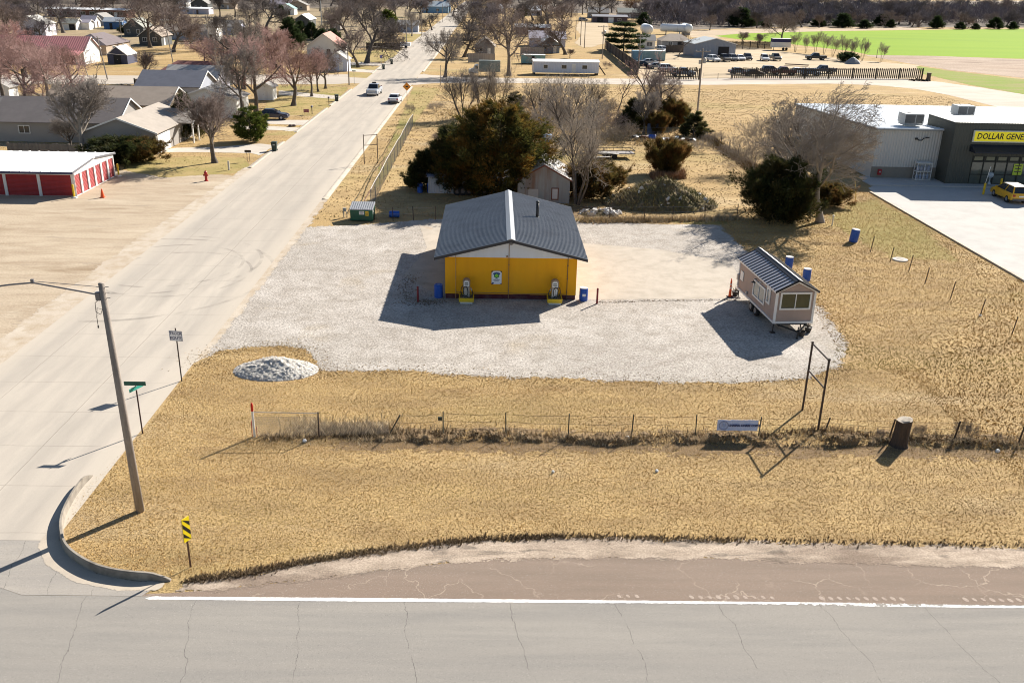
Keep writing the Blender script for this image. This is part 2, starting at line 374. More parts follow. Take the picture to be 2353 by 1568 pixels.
m_dirt = gmat('sandy_dirt', ((.47,.39,.29), (.42,.34,.25), (.33,.255,.18)), (.1, .6), edge=(.9, .25), fine=.25, fscale=7, stretch=(.3,1.1,1), bump=.35, patches=(((.25,.18,.115), .22, .56, .68, .8), ((.54,.465,.36), .3, .55, .7, .7), ((.29,.24,.19), 1.1, .60, .70, .6)))
sheet('dirt_lot', [(-90,28),(-26.6,28),(-26.7,56),(-26.7,96),(-29,97),(-33,95.5),(-39,98),(-46,99),(-90,99)], .007, m_dirt, .8, 2.)
m_edge = gmat('pale_edge', ((.52,.46,.38), (.47,.40,.32), (.38,.30,.21)), (.2, .9), edge=(.6, .5), fine=.15, fscale=12, bump=.2)
sheet('street_edge', [(-28.3,29),(-26.3,29),(-26.3,101),(-27.3,101),(-28.4,70)], .011, m_edge, .4, 1.)
sheet('street_edge', [(-16.5,46),(-15.9,47.5),(-15.7,80),(-16.0,120),(-15.6,182),(-16.5,182)], .0115, m_edge, .4, .9)
# ---- store parking and walk
m_park = gmat('parking_concrete', ((.52,.505,.475), (.485,.47,.445), (.44,.425,.40)), (.08, .6), fine=.05, fscale=14, bump=.04)
pk = [(39.45,93.4),(39.0,64.3),(39.4,52),(120,44),(120,98.0),(41.9,98.0),(39.7,95.4)]
flat('parking_lot', pk, .012, m_park)
b = MB(); b.box(40.4, 120, 96.6, 99.0, .0, .12); b.box(40.9,120,98.9,101.2,0,.125); tag(b.obj('store_walkway', m_park), kind='structure')
pkk = [(39.45,93.4),(39.0,64.3),(39.4,52)]
b = MB(); b.box(39.0,39.22,52,93.3,0,.12); tag(b.obj('parking_kerb', m_kerb2), kind='structure')
# ---- cross street, gravel lane, field
m_cross = gmat('cross_street_surface', ((.50,.45,.385), (.45,.40,.34), (.40,.35,.29)), (.05, .4), edge=(.5, .2), fine=.08, fscale=6, stretch=(.3,1,1), bump=.1)
sheet('cross_street', [(-26.2,206),(-30,203.5),(-36,201.2),(-45,200),(-64,193.5),(-90,190.5),(-240,186),(-240,172),(-90,174.5),(-64,177.5),(-44.5,181),(-31,184),(-27.5,186.5),(-26.2,184)], .010, m_cross, 1., 2.)
lane = [(-16.4,184),(-13,188.5),(-5,191),(10,192.5),(30,193.5),(46,196),(60,200),(72,203),(82,201.5),(88,195),(90,186),(91,160),(91.6,130),(118,130),(112,160),(108,186),(104.5,200),(100,212),(92,217.5),(77,218),(60,213),(45,209),(30,205.5),(8,202),(-8,202),(-14,205),(-16.4,209)]
m_lane = gmat('lane_gravel', ((.56,.50,.43), (.50,.44,.375), (.43,.37,.30)), (.05, .3), edge=(.8, .2), fine=.12, fscale=5, stretch=(.4,1,1), bump=.2)
sheet('gravel_lane', lane, .010, m_lane, 1., 2.)
m_yard = gmat('yard_dirt', ((.52,.42,.29), (.46,.37,.25), (.40,.31,.20)), (.05, .3), edge=(1.5, .12), fine=.14, fscale=4, stretch=(.35,1,1), bump=.2)
sheet('salvage_yard', GP(((1470,180),(1600,184),(2115,182),(2110,150),(1960,138),(1820,122),(1700,105),(1640,112),(1500,104),(1440,110))), .008, m_yard, 1.5, 4.)
m_lawn = gmat('lawn', ((.40,.30,.135), (.36,.27,.12), (.28,.23,.09)), (.08, .5), edge=(.6, .3), fine=.16, fscale=6, bump=.3, patches=(((.22,.21,.06), .1, .48, .62, .7),))
m_field = gmat('winter_wheat', ((.19,.315,.002), (.165,.28,.002), (.21,.325,.004)), (.012, .06), edge=(2., .08), fine=.10, fscale=1.2, stretch=(.2,1,1), bump=0, patches=(((.09,.18,.010), .03, .60, .72, .5),))
sheet('green_field', GP(((1640,83),(1700,78),(1900,72),(2100,69.5),(2600,64),(2750,140),(2352,136),(2150,129),(2000,127),(1955,118),(1800,100),(1690,90))), .008, m_field, 4., 8.)
m_fallow = gmat('fallow_stubble', ((.36,.27,.20), (.43,.34,.27), (.25,.18,.13)), (.05, .2), edge=(2., .1), fine=.35, fscale=2., stretch=(.3,1,1), bump=.3, patches=(((.13,.09,.06), .1, .60, .70, .7),))
sheet('fallow_ground', GP(((1985,127),(2150,129),(2352,137),(2650,152),(2650,196),(2352,180),(2180,161),(2070,143))), .010, m_fallow, 2., 5.)
m_green2 = gmat('weedy_green', ((.17,.24,.02), (.20,.25,.03), (.27,.23,.09)), (.05, .25), edge=(1.5, .15), fine=.25, fscale=2.5, stretch=(.4,1,1), bump=.2)
sheet('weedy_strip', GP(((2045,143),(2180,163),(2352,183),(2600,205),(2600,240),(2352,217),(2230,196),(2120,170),(2100,150))), .012, m_green2, 1.5, 3.)
m_hay = gmat('dry_margin', ((.50,.41,.29), (.42,.33,.23), (.34,.25,.17)), (.05, .2), edge=(2.5, .08), fine=.2, fscale=1.5, stretch=(.2,1,1), bump=0)
sheet('field_margin', GP(((1560,72),(1800,64),(2100,63),(2125,68),(1900,72),(1700,79),(1640,90),(1590,86))), .006, m_hay, 4., 8.)
sheet('far_lot', GP(((1345,112),(1390,100),(1400,70),(1395,52),(1330,50),(1322,66),(1335,82),(1320,100))), .007, m_yard, 3., 5.)
# far country fields
for nm, pts, col in (('far_stubble_field', ((1900,15),(2320,12),(2600,4),(2400,2),(1850,6)), (.50,.43,.36)), ('far_green_field', ((1900,20),(2140,17.5),(2190,13.5),(1890,14.5)), (.30,.36,.13)), ('far_green_field', ((2100,16),(2500,13),(2300,10.5),(2100,12)), (.26,.34,.12))):
    flat(nm, GP(pts), .02, gmat(nm+'_soil', (col, tuple(x*.85 for x in col), tuple(x*1.1 for x in col)), (.004,.02), fine=.05, fscale=.3, bump=0))
# driveways and lawns on the left side of the street
def drive(pts): 
    sheet('driveway', GP(pts), .014, m_drv, .6, .6)
m_drv = gmat('driveway_concrete', ((.56,.51,.44), (.51,.46,.40), (.45,.40,.34)), (.1, .6), edge=(.15, .5), fine=.07, fscale=8, bump=.05)
for pts in (((362,350),(470,350),(575,352),(600,358),(618,342),(640,336),(600,330),(500,338),(400,340)), ((590,284),(700,288),(728,285),(740,276),(600,276)), ((560,297),(650,300),(672,303),(690,294),(600,289),(540,290)),
            ((640,218),(770,228),(790,222),(640,208)), ((790,164),(865,168),(880,163),(790,157)), ((790,149),(884,152),(900,146),(790,142)), ((905,108),(985,110),(995,99),(920,97)), ((925,77),(990,79),(1000,75),(925,74))): drive(pts)
for pts in (((270,375),(420,360),(560,362),(575,380),(540,398),(470,402),(380,408),(300,395)), ((640,262),(760,262),(800,200),(640,196)), ((600,310),(700,312),(730,292),(640,302)), ((600,262),(740,268),(770,232),(620,226)),
            ((790,146),(895,142),(985,112),(900,112),(800,116)), ((800,158),(870,162),(880,155),(800,150)), ((800,178),(850,180),(868,170),(800,166)), ((70,300),(110,300),(100,320),(30,330),(0,318)),
            ((925,95),(1000,97),(1030,76),(930,80)), ((300,100),(520,90),(540,76),(440,86)), ((950,200),(1010,205),(940,300),(880,420),(850,440))):
    sheet('lawn', GP(pts), .009, m_lawn, .8, 2.)
m_grn = gmat('greening_grass', ((.29,.235,.085), (.35,.26,.11), (.24,.205,.065)), (.15, .8), edge=(1.6, .25, 2.), fine=.35, fscale=8, bump=.6, bdist=.05)
for pts in (((1905,490),(2010,455),(2120,520),(2200,600),(2050,590),(1930,530)), ((1320,505),(1650,505),(1700,520),(1330,500))):
    sheet('greening_patch', GP(pts), .005, m_grn, .5, 2.5)
m_brw = gmat('matted_thatch', ((.21,.145,.08), (.26,.18,.10), (.16,.11,.065)), (.3, 1.2), edge=(1.2, .35, 2.), fine=.4, fscale=10, bump=.7, bdist=.05)
for pts in (((740,1010),(1500,1012),(2352,1030),(2352,1050),(1500,1040),(760,1035)), ((1300,470),(1420,480),(1420,505),(1320,505)), ((700,525),(860,520),(1000,506),(1000,515),(850,533),(720,535))):
    sheet('thatch_patch', GP(pts), .0055, m_brw, .5, 2.5)

m_wf = gmat('woodland_floor', ((.15,.125,.10), (.20,.165,.135), (.11,.095,.08)), (.02,.12), edge=(4., .05), fine=.3, fscale=.8, bump=0)
sheet('woodland_floor', GP(((1490,66),(1560,70),(1800,62),(2120,63),(2352,64),(2700,60),(2700,26),(2352,26),(1900,27),(1700,32),(1480,42))), .013, m_wf, 5., 10.)
sheet('woodland_floor', GP(((-200,34),(300,26),(640,20),(1000,14),(1060,3),(1000,-8),(-200,0))), .0135, m_wf, 6., 10.)
sheet('woodland_floor', GP(((1100,14),(1300,30),(1480,34),(1480,4),(1150,0))), .014, m_wf, 6., 10.)
m_sub = gmat('town_ground', ((.36,.28,.17), (.30,.235,.15), (.22,.175,.115)), (.03,.2), edge=(5., .05), fine=.3, fscale=1.5, bump=0, patches=(((.17,.16,.065), .05, .54, .66, .5),))
sheet('town_ground', GP(((-150,120),(330,110),(560,90),(760,130),(840,110),(1000,40),(1030,14),(640,18),(300,24),(-150,34))), .0035, m_sub, 4., 8.)
sheet('town_ground', GP(((-150,360),(100,330),(200,300),(140,215),(-150,214))), .0036, m_sub, 2., 5.)
# rumble strip dimples along the edge line
b = MB()
for x0, x1 in ((1420,1475),(1585,1775),(1880,2080),(2205,2400)):
    X0, X1 = G(x0,1360).x, G(x1,1362).x; x = X0
    while x < X1:
        y = ey(x)+.33+random.uniform(-.02,.02); s_ = random.uniform(.7,1.1)
        b.add([(x+.085*s_*math.cos(a)-.03*math.sin(a), y+.12*s_*math.sin(a), .0165) for a in [2*PI*k/10 for k in range(10)]], [tuple(range(10))]); x += .315
tag(b.obj('rumble_strip', gmat('rumble_dust', ((.44,.37,.31), (.38,.31,.26), (.32,.26,.215)), (.8,4), fine=.2, fscale=20)), kind='structure')
# ================================================================ NEAR THINGS
white = mat('white_paint', (.78,.77,.74), .6, .06, 2, dirt=(.45,.40,.34), ds=.7, da=.25)
black = mat('black_metal', (.02,.02,.022), .5, .2, 5)
steel = mat('galvanised_steel', (.42,.43,.44), .45, .15, 6, metal=.6, dirt=(.25,.2,.16), ds=2, da=.3)
rust = mat('rusty_steel', (.10,.05,.032), .85, .35, 8, dirt=(.22,.10,.05), ds=3, da=.5)
darkpost = mat('dark_steel_post', (.045,.035,.032), .7, .3, 8, dirt=(.12,.06,.04), ds=3, da=.4)
rubber = mat('tyre_rubber', (.02,.02,.02), .9, .2, 10)
bluepl = mat('blue_plastic', (.012,.085,.42), .45, .12, 4, dirt=(.10,.16,.34), ds=1.5, da=.35)
redp = mat('dull_red_paint', (.22,.02,.025), .55, .2, 5, dirt=(.10,.02,.02), ds=2, da=.5)
yellowp = mat('yellow_paint', (.78,.52,.02), .55, .12, 5, dirt=(.35,.24,.06), ds=2, da=.4)
gl = glass()
# ---- the orange building
FY, BY, BX0, BX1 = 57.85, 71.25, -3.13, 5.58
RX = 1.18
t = thing('service_building', 'orange walled block building with a grey ribbed gable roof and maroon footing', 'building', ((BX0+BX1)/2, (FY+BY)/2, 0))
O = Vector((t.location.x, t.location.y, 0))
orange = mat('orange_stucco', (.88,.405,.008), .85, .07, .9, bump=.25, bs=60, streak=((.74,.30,.012), .4, 1.6), dirt=(.74,.37,.03), ds=.5, da=.3)
gablew = mat('gable_white_board', (.74,.76,.80), .6, .04, 1.2, streak=((.55,.55,.55), .25, 2.))
maroon = mat('maroon_footing', (.085,.012,.022), .75, .2, 3, dirt=(.20,.15,.12), ds=1.2, da=.4)
b = MB(); b.box(BX0-O.x, BX1-O.x, FY-O.y, BY-O.y, .34, 2.88); b.obj('wall', orange, t)
b = MB(); b.box(BX0+.03-O.x, BX1-.03-O.x, FY+.03-O.y, BY-.03-O.y, 0, .34)
b.box(1.4-O.x, 2.5-O.x, FY-.05-O.y, FY-O.y+.03, .30, .36); b.obj('footing', maroon, t)
b = MB()
za, ze = 4.22, 2.98
zg = lambda x: za - abs(x-RX)*(za-ze)/4.97
gp = [(BX0-O.x, 2.88), (BX1-O.x, 2.88), (BX1-O.x, zg(BX1)-.1), (RX-O.x, za-.1), (BX0-O.x, zg(BX0)-.1)]
b.prism(gp, 'y', FY-.02-O.y, FY+.15-O.y); b.obj('gable', gablew, t); b = MB(); b.prism(gp, 'y', BY-.15-O.y, BY+.02-O.y); b.obj('gable', gablew, t)
roofm = mat('grey_ribbed_roof', (.27,.28,.295), .38, .10, 1.1, metal=.35, dirt=(.15,.15,.155), ds=.6, da=.4)
roofd = mat('roof_trim_dark', (.035,.036,.042), .5, .1, 3)
Y0, Y1 = FY-.62, BY+.62
b = MB(); EX0, EX1 = -3.78, 6.2
for sx, ex in ((-1, EX0), (1, EX1)):
    b.prism([(RX-O.x, za), (ex-O.x, ze), (ex-O.x, ze-.07), (RX-O.x, za-.07)], 'y', Y0-O.y, Y1-O.y)
    ln = math.hypot(ex-RX, za-ze); n = 52
    ang = math.atan2(ze-za, ex-RX)
    for i in range(n):
        y = Y0+.08+(Y1-Y0-.16)*i/(n-1)-O.y
        d = Vector((ex-RX, 0, ze-za)).normalized(); up = Vector((-d.z, 0, d.x)); up = up if up.z > 0 else -up
        p0 = Vector((RX-O.x, y, za))+d*.02; p1 = Vector((ex-O.x, y, ze))+d*.02
        vs = [p0+Vector((0,-.055,0)), p0+Vector((0,-.02,0))+up*.05, p0+Vector((0,.02,0))+up*.05, p0+Vector((0,.055,0)),
              p1+Vector((0,-.055,0)), p1+Vector((0,-.02,0))+up*.05, p1+Vector((0,.02,0))+up*.05, p1+Vector((0,.055,0))]
        b.add(vs, [(0,1,5,4),(1,2,6,5),(2,3,7,6),(0,3,2,1),(4,5,6,7)])
roof = b.obj('roof', roofm, t)
b = MB()
for y0, y1 in ((Y0-.03, Y0), (Y1, Y1+.03)):
    b = MB(); b.prism([(EX0-.02-O.x, ze-.15), (RX-O.x, za-.15), (EX1+.02-O.x, ze-.15), (EX1+.02-O.x, ze+.03), (RX-O.x, za+.04), (EX0-.02-O.x, ze+.03)], 'y', y0-O.y, y1-O.y); b.obj('fascia', roofd, roof)
b = MB(); b.prism([(RX-.28-O.x, za+.0), (RX-O.x, za+.12), (RX+.28-O.x, za+.0), (RX-O.x, za+.05)], 'y', Y0-.02-O.y, Y1+.02-O.y)
b.obj('ridge_cap', mat('ridge_cap_grey', (.30,.315,.335), .4, .06, 2, metal=.3), roof)
b = MB()
b.lathe([(.11,0),(.11,1.05),(.085,1.05),(.085,1.12),(.135,1.12),(.135,1.2),(.02,1.25)], 12, c=(G(1234,498,3.75).x-O.x, G(1234,498,3.75).y-O.y, zg(G(1234,498,3.75).x)-.02))
b.lathe([(.2,0),(.12,.07)], 12, c=(G(1234,498,3.75).x-O.x, G(1234,498,3.75).y-O.y, zg(G(1234,498,3.75).x)-.02))
b.obj('flue_pipe', black, roof, True)
for x, m_, zt in ((-2.42, mat('conduit_pale', (.62,.36,.12), .6), 3.15), (1.08, mat('conduit_brown', (.33,.20,.10), .6), 3.8), (4.97, mat('conduit_dark', (.08,.07,.06), .6), 3.2)):
    b = MB(); b.tube([(x-O.x, FY-.05-O.y, .0), (x-O.x, FY-.05-O.y, zt)], .022, 6)
    for z in (.6,1.5,2.4): b.cbox((x-O.x, FY-.04-O.y, z), (.09,.03,.03))
    b.obj('conduit', m_, t)
b = MB(); b.tube([(-2.4-O.x, FY-.05-O.y, .46), (4.9-O.x, FY-.05-O.y, .40)], .018, 6); b.cbox((.95-O.x, FY-.06-O.y, 2.98), (.10,.08,.10)); b.obj('conduit', mat('conduit_brown', (0,0,0)), t)
b = MB(); b.lathe([(.18,0),(.17,.06),(.09,.1),(.07,.06)], 14, M=FACE((1.2-O.x, FY-.03-O.y, 3.92))); b.obj('gable_light', [mat('lamp_grey', (.25,.25,.27), .4)], t)
# door and window on the hidden east wall kept plain
# ---- sign board on the orange wall
sg = thing('wall_sign', 'white arched-top notice board with green emblem on the orange wall', 'sign', (.28, FY-.05, 1.07))
b = MB(); bw, bh = .33, .9
prof = [(-bw,0),(bw,0),(bw,bh-.17)]+[(bw-.17+.17*math.cos(a), bh-.17+.17*math.sin(a)) for a in (PI/8,PI/4,3*PI/8,PI/2)]+[(-bw+.17-.17*math.cos(a), bh-.17+.17*math.sin(a)) for a in (PI/2,3*PI/8,PI/4,PI/8)]+[(-bw,bh-.17)]
b.prism(prof, 'y', -.02, .02); b.obj('board', mat('sign_white', (.80,.82,.86), .5, .03), sg)
b = MB(); M_ = FACE((0,-.022,0))
hx = lambda r, cx, cz: [(cx+r*math.cos(PI/6+PI/3*i), cz+r*math.sin(PI/6+PI/3*i)) for i in range(6)]
def flatpoly(bb, poly, z, mi, M): bb.add([(x, y, z) for x, y in poly], [tuple(range(len(poly)))], mi, M)
flatpoly(b, hx(.20, 0, .60), .003, 0, M_); flatpoly(b, hx(.13, 0, .60), .006, 1, M_)
flatpoly(b, [(-.25,.68),(-.14,.62),(0,.72),(.14,.62),(.25,.68),(.2,.78),(0,.83),(-.2,.78)], .009, 2, M_)
for i, (w_, z_) in enumerate(((.10,.37),(.24,.30),(.2,.25),(.14,.2))): flatpoly(b, [(-w_,z_),(w_,z_),(w_,z_+.03),(-w_,z_+.03)], .003, 3, M_)
flatpoly(b, [(-.30,.02),(-.18,.02),(-.18,.12),(-.30,.12)], .003, 2, M_)
b.obj('emblem', [mat('emblem_dark_green', (.03,.22,.07), .5), mat('emblem_lime', (.25,.62,.05), .5), mat('emblem_navy', (.03,.09,.22), .5), mat('sign_grey_print', (.25,.27,.33), .5)], sg)
for x in (-.3,.3):
    for z in (.86,.01): b = MB(); b.cbox((x,-.0,z), (.09,.05,.06)); b.obj('bracket', black, sg)
# ---- fuel pumps
pumpm = mat('pump_enamel', (.52,.48,.42), .45, .2, 4, dirt=(.24,.16,.10), ds=2.2, da=.6)
def pump(loc, label, hoseside, cover):
    t = thing('fuel_pump', label, 'pump', loc, 0, 'old pumps before the orange wall')
    b = MB(); b.bbox(-.40,.40,-.12,.72,0,.18,.02); b.obj('plinth', white, t)
    b = MB(); b.prism([(-.47,.16),(.47,.16),(.50,.42),(-.50,.42)], 'y', -.2, -.14); b.prism([(-.47,.16),(.47,.16),(.50,.42),(-.50,.42)], 'y', .74, .80)
    b.box(-.49,-.43,-.14,.74,.17,.415); b.box(.43,.49,-.14,.74,.17,.415); b.box(-.43,.43,-.14,.74,.17,.2)
    b.obj('drip_tray', yellowp, t)
    b = MB(); b.box(-.42,.42,-.13,.73,.2,.36); b.obj('tray_floor', mat('tray_grime', (.10,.11,.11), .5, .4, 4), t)
    b = MB(); b.bbox(-.20,.20,.22,.52,.34,1.05,.02); b.obj('cabinet', pumpm, t)
    b = MB(); b.prism([(-.23,1.05),(.23,1.05),(.24,1.45)]+[(.24*math.cos(a), 1.45+.17*math.sin(a)) for a in (PI/6,PI/3,PI/2,2*PI/3,5*PI/6)]+[(-.24,1.45)], 'y', .2, .54)
    hd = b.obj('head', mat('pump_hood', (.30,.20,.13), .5, .25, 5, dirt=(.5,.45,.4), ds=2, da=.5), t)
    b = MB(); b.prism([(-.18,1.1),(.18,1.1),(.18,1.42),(.1,1.5),(-.1,1.5),(-.18,1.42)], 'y', .185, .2); b.obj('dial_face', mat('dial_white', (.78,.77,.72), .4, .05), hd)
    b = MB(); b.box(-.12,.12,.175,.185,1.22,1.28); b.obj('dial_window', black, hd); b = MB(); b.box(-.12,.12,.175,.185,1.33,1.37); b.obj('dial_window', black, hd); b = MB(); b.box(-.15,.15,.21,.22,.86,.92); b.obj('nameplate', black, t)
    b = MB(); b.box(-.16,.02,.2,.22,.5,.98); b.box(.05,.17,.2,.22,.62,.98); b.obj('front_panel', white if cover else pumpm, t)
    b = MB(); s = hoseside
    pts = [(s*.24,.36,1.1),(s*.33,.28,1.0),(s*.37,.25,.75),(s*.30,.2,.52),(s*.12,.15,.42),(-s*.05,.12,.50),(-s*.10,.14,.7),(-s*.08,.16,.95),(s*.02,.16,1.12),(s*.16,.16,1.08),(s*.22,.18,.9),(s*.16,.1,.55),(-s*.15,.02,.40),(-s*.35,.1,.45),(-s*.42,.2,.7),(-s*.28,.28,1.0)]
    b.tube(pts, .028, 6); b.obj('hose', black, t, True)
    b = MB(); b.tube([(-s*.26,.3,1.02),(-s*.30,.2,.95),(-s*.34,.12,.84)], [.03,.035,.018], 6); b.obj('nozzle', steel, t)
    return t
pump((-1.69,56.88,0), 'rusty-topped old fuel pump on yellow tray, nearer the round-topped white notice board', -1, False)
pump((4.13,56.92,0), 'old fuel pump with coiled black hose on yellow tray, near the white-topped barrel', 1, True)
# ---- barrels
def barrel(loc, label, lid=None, lying=False, lab=False, tilt=0, open_=False, sc=1.0):
    t = thing('plastic_barrel', label, 'barrel', loc, 0, 'blue barrels')
    b = MB(); p = [(.255,0),(.285,.03),(.29,.28),(.297,.30),(.29,.32),(.29,.56),(.297,.58),(.29,.60),(.285,.85),(.265,.88)]
    if lying: M_ = Matrix.Translation((-.45,0,.29)) @ Matrix.Rotation(rad(90),4,'Y')
    else: M_ = Matrix.Rotation(rad(tilt),4,'Y')
    b.lathe(p, 20, M=M_); b.obj('body', bluepl, t, False)
    if not lying:
        b = MB(); b.lathe([(.268,.875),(.275,.90),(.26,.915),(.23,.90)], 20, M=M_)
        for s in (-1,1): b.lathe([(.04,.905),(.04,.935)], 8, M=M_ @ Matrix.Translation((s*.15,.05,0)))
        b.obj('lid', lid or bluepl, t)
    if lab:
        b = MB()
        for i in range(5):
            a0 = rad(-112+i*9); a1 = a0+rad(9)
            b.add([(.2935*math.cos(a),.2935*math.sin(a),z) for a,z in ((a0,.36),(a1,.36),(a1,.53),(a0,.53))], [(0,1,2,3)], 0, M_)
        b.obj('label', white, t)
    if sc != 1: t.scale = (sc,)*3
    return t
barrel((-3.58,58.05,0), 'blue barrel standing in shade against the orange building corner')
barrel((6.11,57.83,0), 'blue barrel with white top and paper label beside the dark red post', white, lab=True)
barrel((-7.25,89.75,0), 'pale blue barrel standing alone in shade left of the bluish shed')
barrel((-6.30,89.9,0), 'blue barrel touching the end wall of the bluish shed')
barrel((-8.74,79.6,0), 'blue barrel lying on its side in the dry grass', lying=True)
barrel((30.15,73.75,0), 'leaning blue barrel with white lid on the grass by the metal posts', white, tilt=6, sc=1.2)
barrel((22.35,65.9,0), 'white-lidded blue barrel behind the tiny house, farther from its gabled window end', white)
barrel((22.75,62.9,0), 'white-lidded blue barrel behind the tiny house, nearer its gabled window end', white)
# ---- red bollards
def bollard(loc, label, h=1.1):
    t = thing('bollard', label, 'bollard', loc, 0, 'red bollards by the orange building')
    b = MB(); b.lathe([(.065,0),(.065,h-.02),(.05,h)], 12); b.obj('post', redp, t)
    b = MB(); b.lathe([(.15,0),(.13,.03)], 10); b.obj('collar', mat('old_concrete', (.33,.29,.24), .9, .2, 5), t)
bollard(tuple(G(960,694)), 'bright red steel bollard standing in the building shadow')
bollard(tuple(G(1371,698)), 'dark red steel bollard beside the labelled blue barrel')
# ---- tiny house on trailer
th = thing('tiny_house', 'tan tiny house on a trailer with white trim and black-ribbed gable roof', 'tiny house', (17.18,52.05,0), rad(4.5))
tan = mat('tan_siding', (.40,.305,.262), .7, .06, .8, bump=.08, bs=30, streak=((.34,.26,.222), .35, 1.5))
wt = mat('white_trim', (.80,.79,.77), .5, .05, 2, dirt=(.6,.56,.5), ds=1.4, da=.3)
W_, L_, z0, ze_, za_ = 2.5, 6.9, .66, 2.72, 3.40
b = MB(); b.box(.04,W_-.04,.04,L_-.04,z0+.1,ze_-.02)
for y0,y1 in ((.04,.10),(L_-.10,L_-.04)): b.prism([(.04,ze_-.02),(W_-.04,ze_-.02),(W_/2,za_-.06)], 'y', y0, y1)
b.obj('wall', tan, th)
b = MB()
for x in (0,W_-.13):
    for y in (0,L_-.13): b.box(x,x+.13,y,y+.13,z0+.1,ze_-.03)
b.box(-.015,W_+.015,-.015,L_+.015,z0,z0+.125)
for s, x0 in ((-1,-.08),(1,W_+.08)):     # rake boards and eave boards
    b.prism([(x0,ze_-.11),(W_/2,za_-.13),(W_/2,za_-.02),(x0,ze_+.0)], 'y', -.10, -.06); b.prism([(x0,ze_-.11),(W_/2,za_-.13),(W_/2,za_-.02),(x0,ze_)], 'y', L_+.06, L_+.10)
    b.box(min(x0,x0-s*.03),max(x0,x0-s*.03),-.06,L_+.06,ze_-.12,ze_-.01)
b.obj('trim', wt, th)
rm = mat('grey_standing_seam', (.40,.40,.43), .4, .05, 1.5, metal=.2); rbk = mat('black_seam', (.014,.014,.02), .5)
b = MB()
for s, x0 in ((-1,-.12),(1,W_+.12)): b.prism([(x0,ze_-.015),(W_/2,za_),(W_/2,za_+.035),(x0,ze_+.02)], 'y', -.12, L_+.12)
rf = b.obj('roof', rm, th)
b = MB(); n = 18
for s, x0 in ((-1,-.125),(1,W_+.125)):
    for i in range(n):
        y = -.12+(L_+.18)*i/(n-1)
        b.prism([(x0,ze_+.02),(W_/2,za_+.035),(W_/2,za_+.075),(x0,ze_+.06)], 'y', y, y+.05)
b.prism([(-.135,ze_-.07),(W_/2,za_-.03),(W_+.135,ze_-.07),(W_+.135,ze_+.03),(W_/2,za_+.06),(-.135,ze_+.03)], 'y', -.17, -.12)
b.prism([(W_/2-.24,za_-.03),(W_/2,za_+.10),(W_/2-.02,za_+.06),(W_/2-.26,za_-.06)], 'y', -.12, L_+.1); b.obj('seams', rbk, rf)
b = MB(); b.prism([(W_/2-.02,za_+.12),(W_/2+.25,za_-.02),(W_/2+.25,za_-.05),(W_/2-.02,za_+.08)], 'y', -.12, L_+.12); b.obj('ridge_flashing', mat('pale_flashing', (.72,.72,.73), .4), rf)
def window(parent, M, w, h, panes=2, fr=.1, sash=wt, name='window', g=None):
    b = MB()
    b.box(0,w,0,fr,0,.05,0,M); b.box(0,w,h-fr,h,0,.05,0,M); b.box(0,fr,fr,h-fr,0,.05,0,M); b.box(w-fr,w,fr,h-fr,0,.05,0,M)
    for k in range(1,panes):
        x = fr+(w-2*fr)*k/panes; b.box(x-.025,x+.025,fr,h-fr,0,.045,0,M)
    o = b.obj(name, sash, parent)
    b = MB(); b.box(fr,w-fr,fr,h-fr,-.01,.015,0,M); b.obj('pane', g or gl, o); return o
wf = window(th, FACE((.26,-.0+.02,1.55)), 1.95, 1.1, 2, .1, wt, 'window', glass('front_glass', (.035,.05,.035)))
wl = FACE((.02,3.94,1.18), (0,-1,0)); window(th, wl, 2.12, 1.1, 2, .11, g=glass('side_glass', (.16,.18,.19)))
window(th, FACE((.02,1.56,1.53), (0,-1,0)), .6, 1.02, 1, .12, g=glass('side_glass'))
b = MB(); b.box(0,.55,0,.62,0,.03,0,FACE((.02,6.45,1.45),(0,-1,0))); b.obj('hatch', wt, th)
b = MB()
for y in (3.35,): b.tube([(-.02,y,2.42),(-.16,y,2.46),(-.24,y,2.40),(-.24,y,2.30)], .02, 6); b.lathe([(.03,.1),(.06,.06),(.15,0),(.13,.0)], 12, c=(-.24,y,2.22))
b.obj('wall_lamp', black, th)
b = MB(); b.cbox((-.05,4.9,1.0),(.12,.12,.2)); b.cbox((-.06,2.65,2.45),(.08,.2,.1)); b.cbox((-.03,6.8,1.5),(.12,.2,.4)); b.tube([(-.05,6.7,1.3),(-.1,6.6,1.0),(-.06,6.75,.9)],.02,5); b.obj('utility_box', mat('outlet_grey', (.55,.5,.46), .5), th)
b = MB()
for x in (.35,W_-.45): b.box(x,x+.1,-.05,L_+.05,.50,.66)
for y in (.2,2,3.4,4.8,6.6): b.box(.3,W_-.3,y,y+.08,.50,.64)
b.tube([(.5,0,.52),(1.25,-1.1,.50)], .05, 6); b.tube([(2.0,0,.52),(1.25,-1.1,.50)], .05, 6); b.lathe([(.04,0),(.04,.75)], 8, c=(1.25,-.9,0)); b.lathe([(.09,0),(.09,.04)],8,c=(1.25,-.9,0))
b.obj('trailer_frame', black, th)
for y in (3.2,4.05):
    for x in (.02,W_-.26):
        b = MB(); b.lathe([(.2,0),(.34,.02),(.36,.06),(.36,.18),(.34,.22),(.2,.24)], 20, M=Matrix.Translation((x,y,.36)) @ Matrix.Rotation(rad(90),4,'Y')); wh = b.obj('wheel', rubber, th)
        b = MB(); b.lathe([(.19,-.012),(.17,.01),(.06,.03),(.05,-.01)] if x < 1 else [(.05,.25),(.06,.22),(.17,.23),(.19,.252)], 14, M=Matrix.Translation((x,y,.36)) @ Matrix.Rotation(rad(90),4,'Y')); b.obj('hub', steel, wh)
for x, y in ((.1,.15),(2.3,.15),(1.9,.3),(.1,L_-.2),(2.3,L_-.2)):
    b = MB(); b.tube([(x,y,.62),(x,y,.06)], .035, 6); b.cbox((x,y,.03),(.28,.28,.06)); b.obj('jack', darkpost, th)
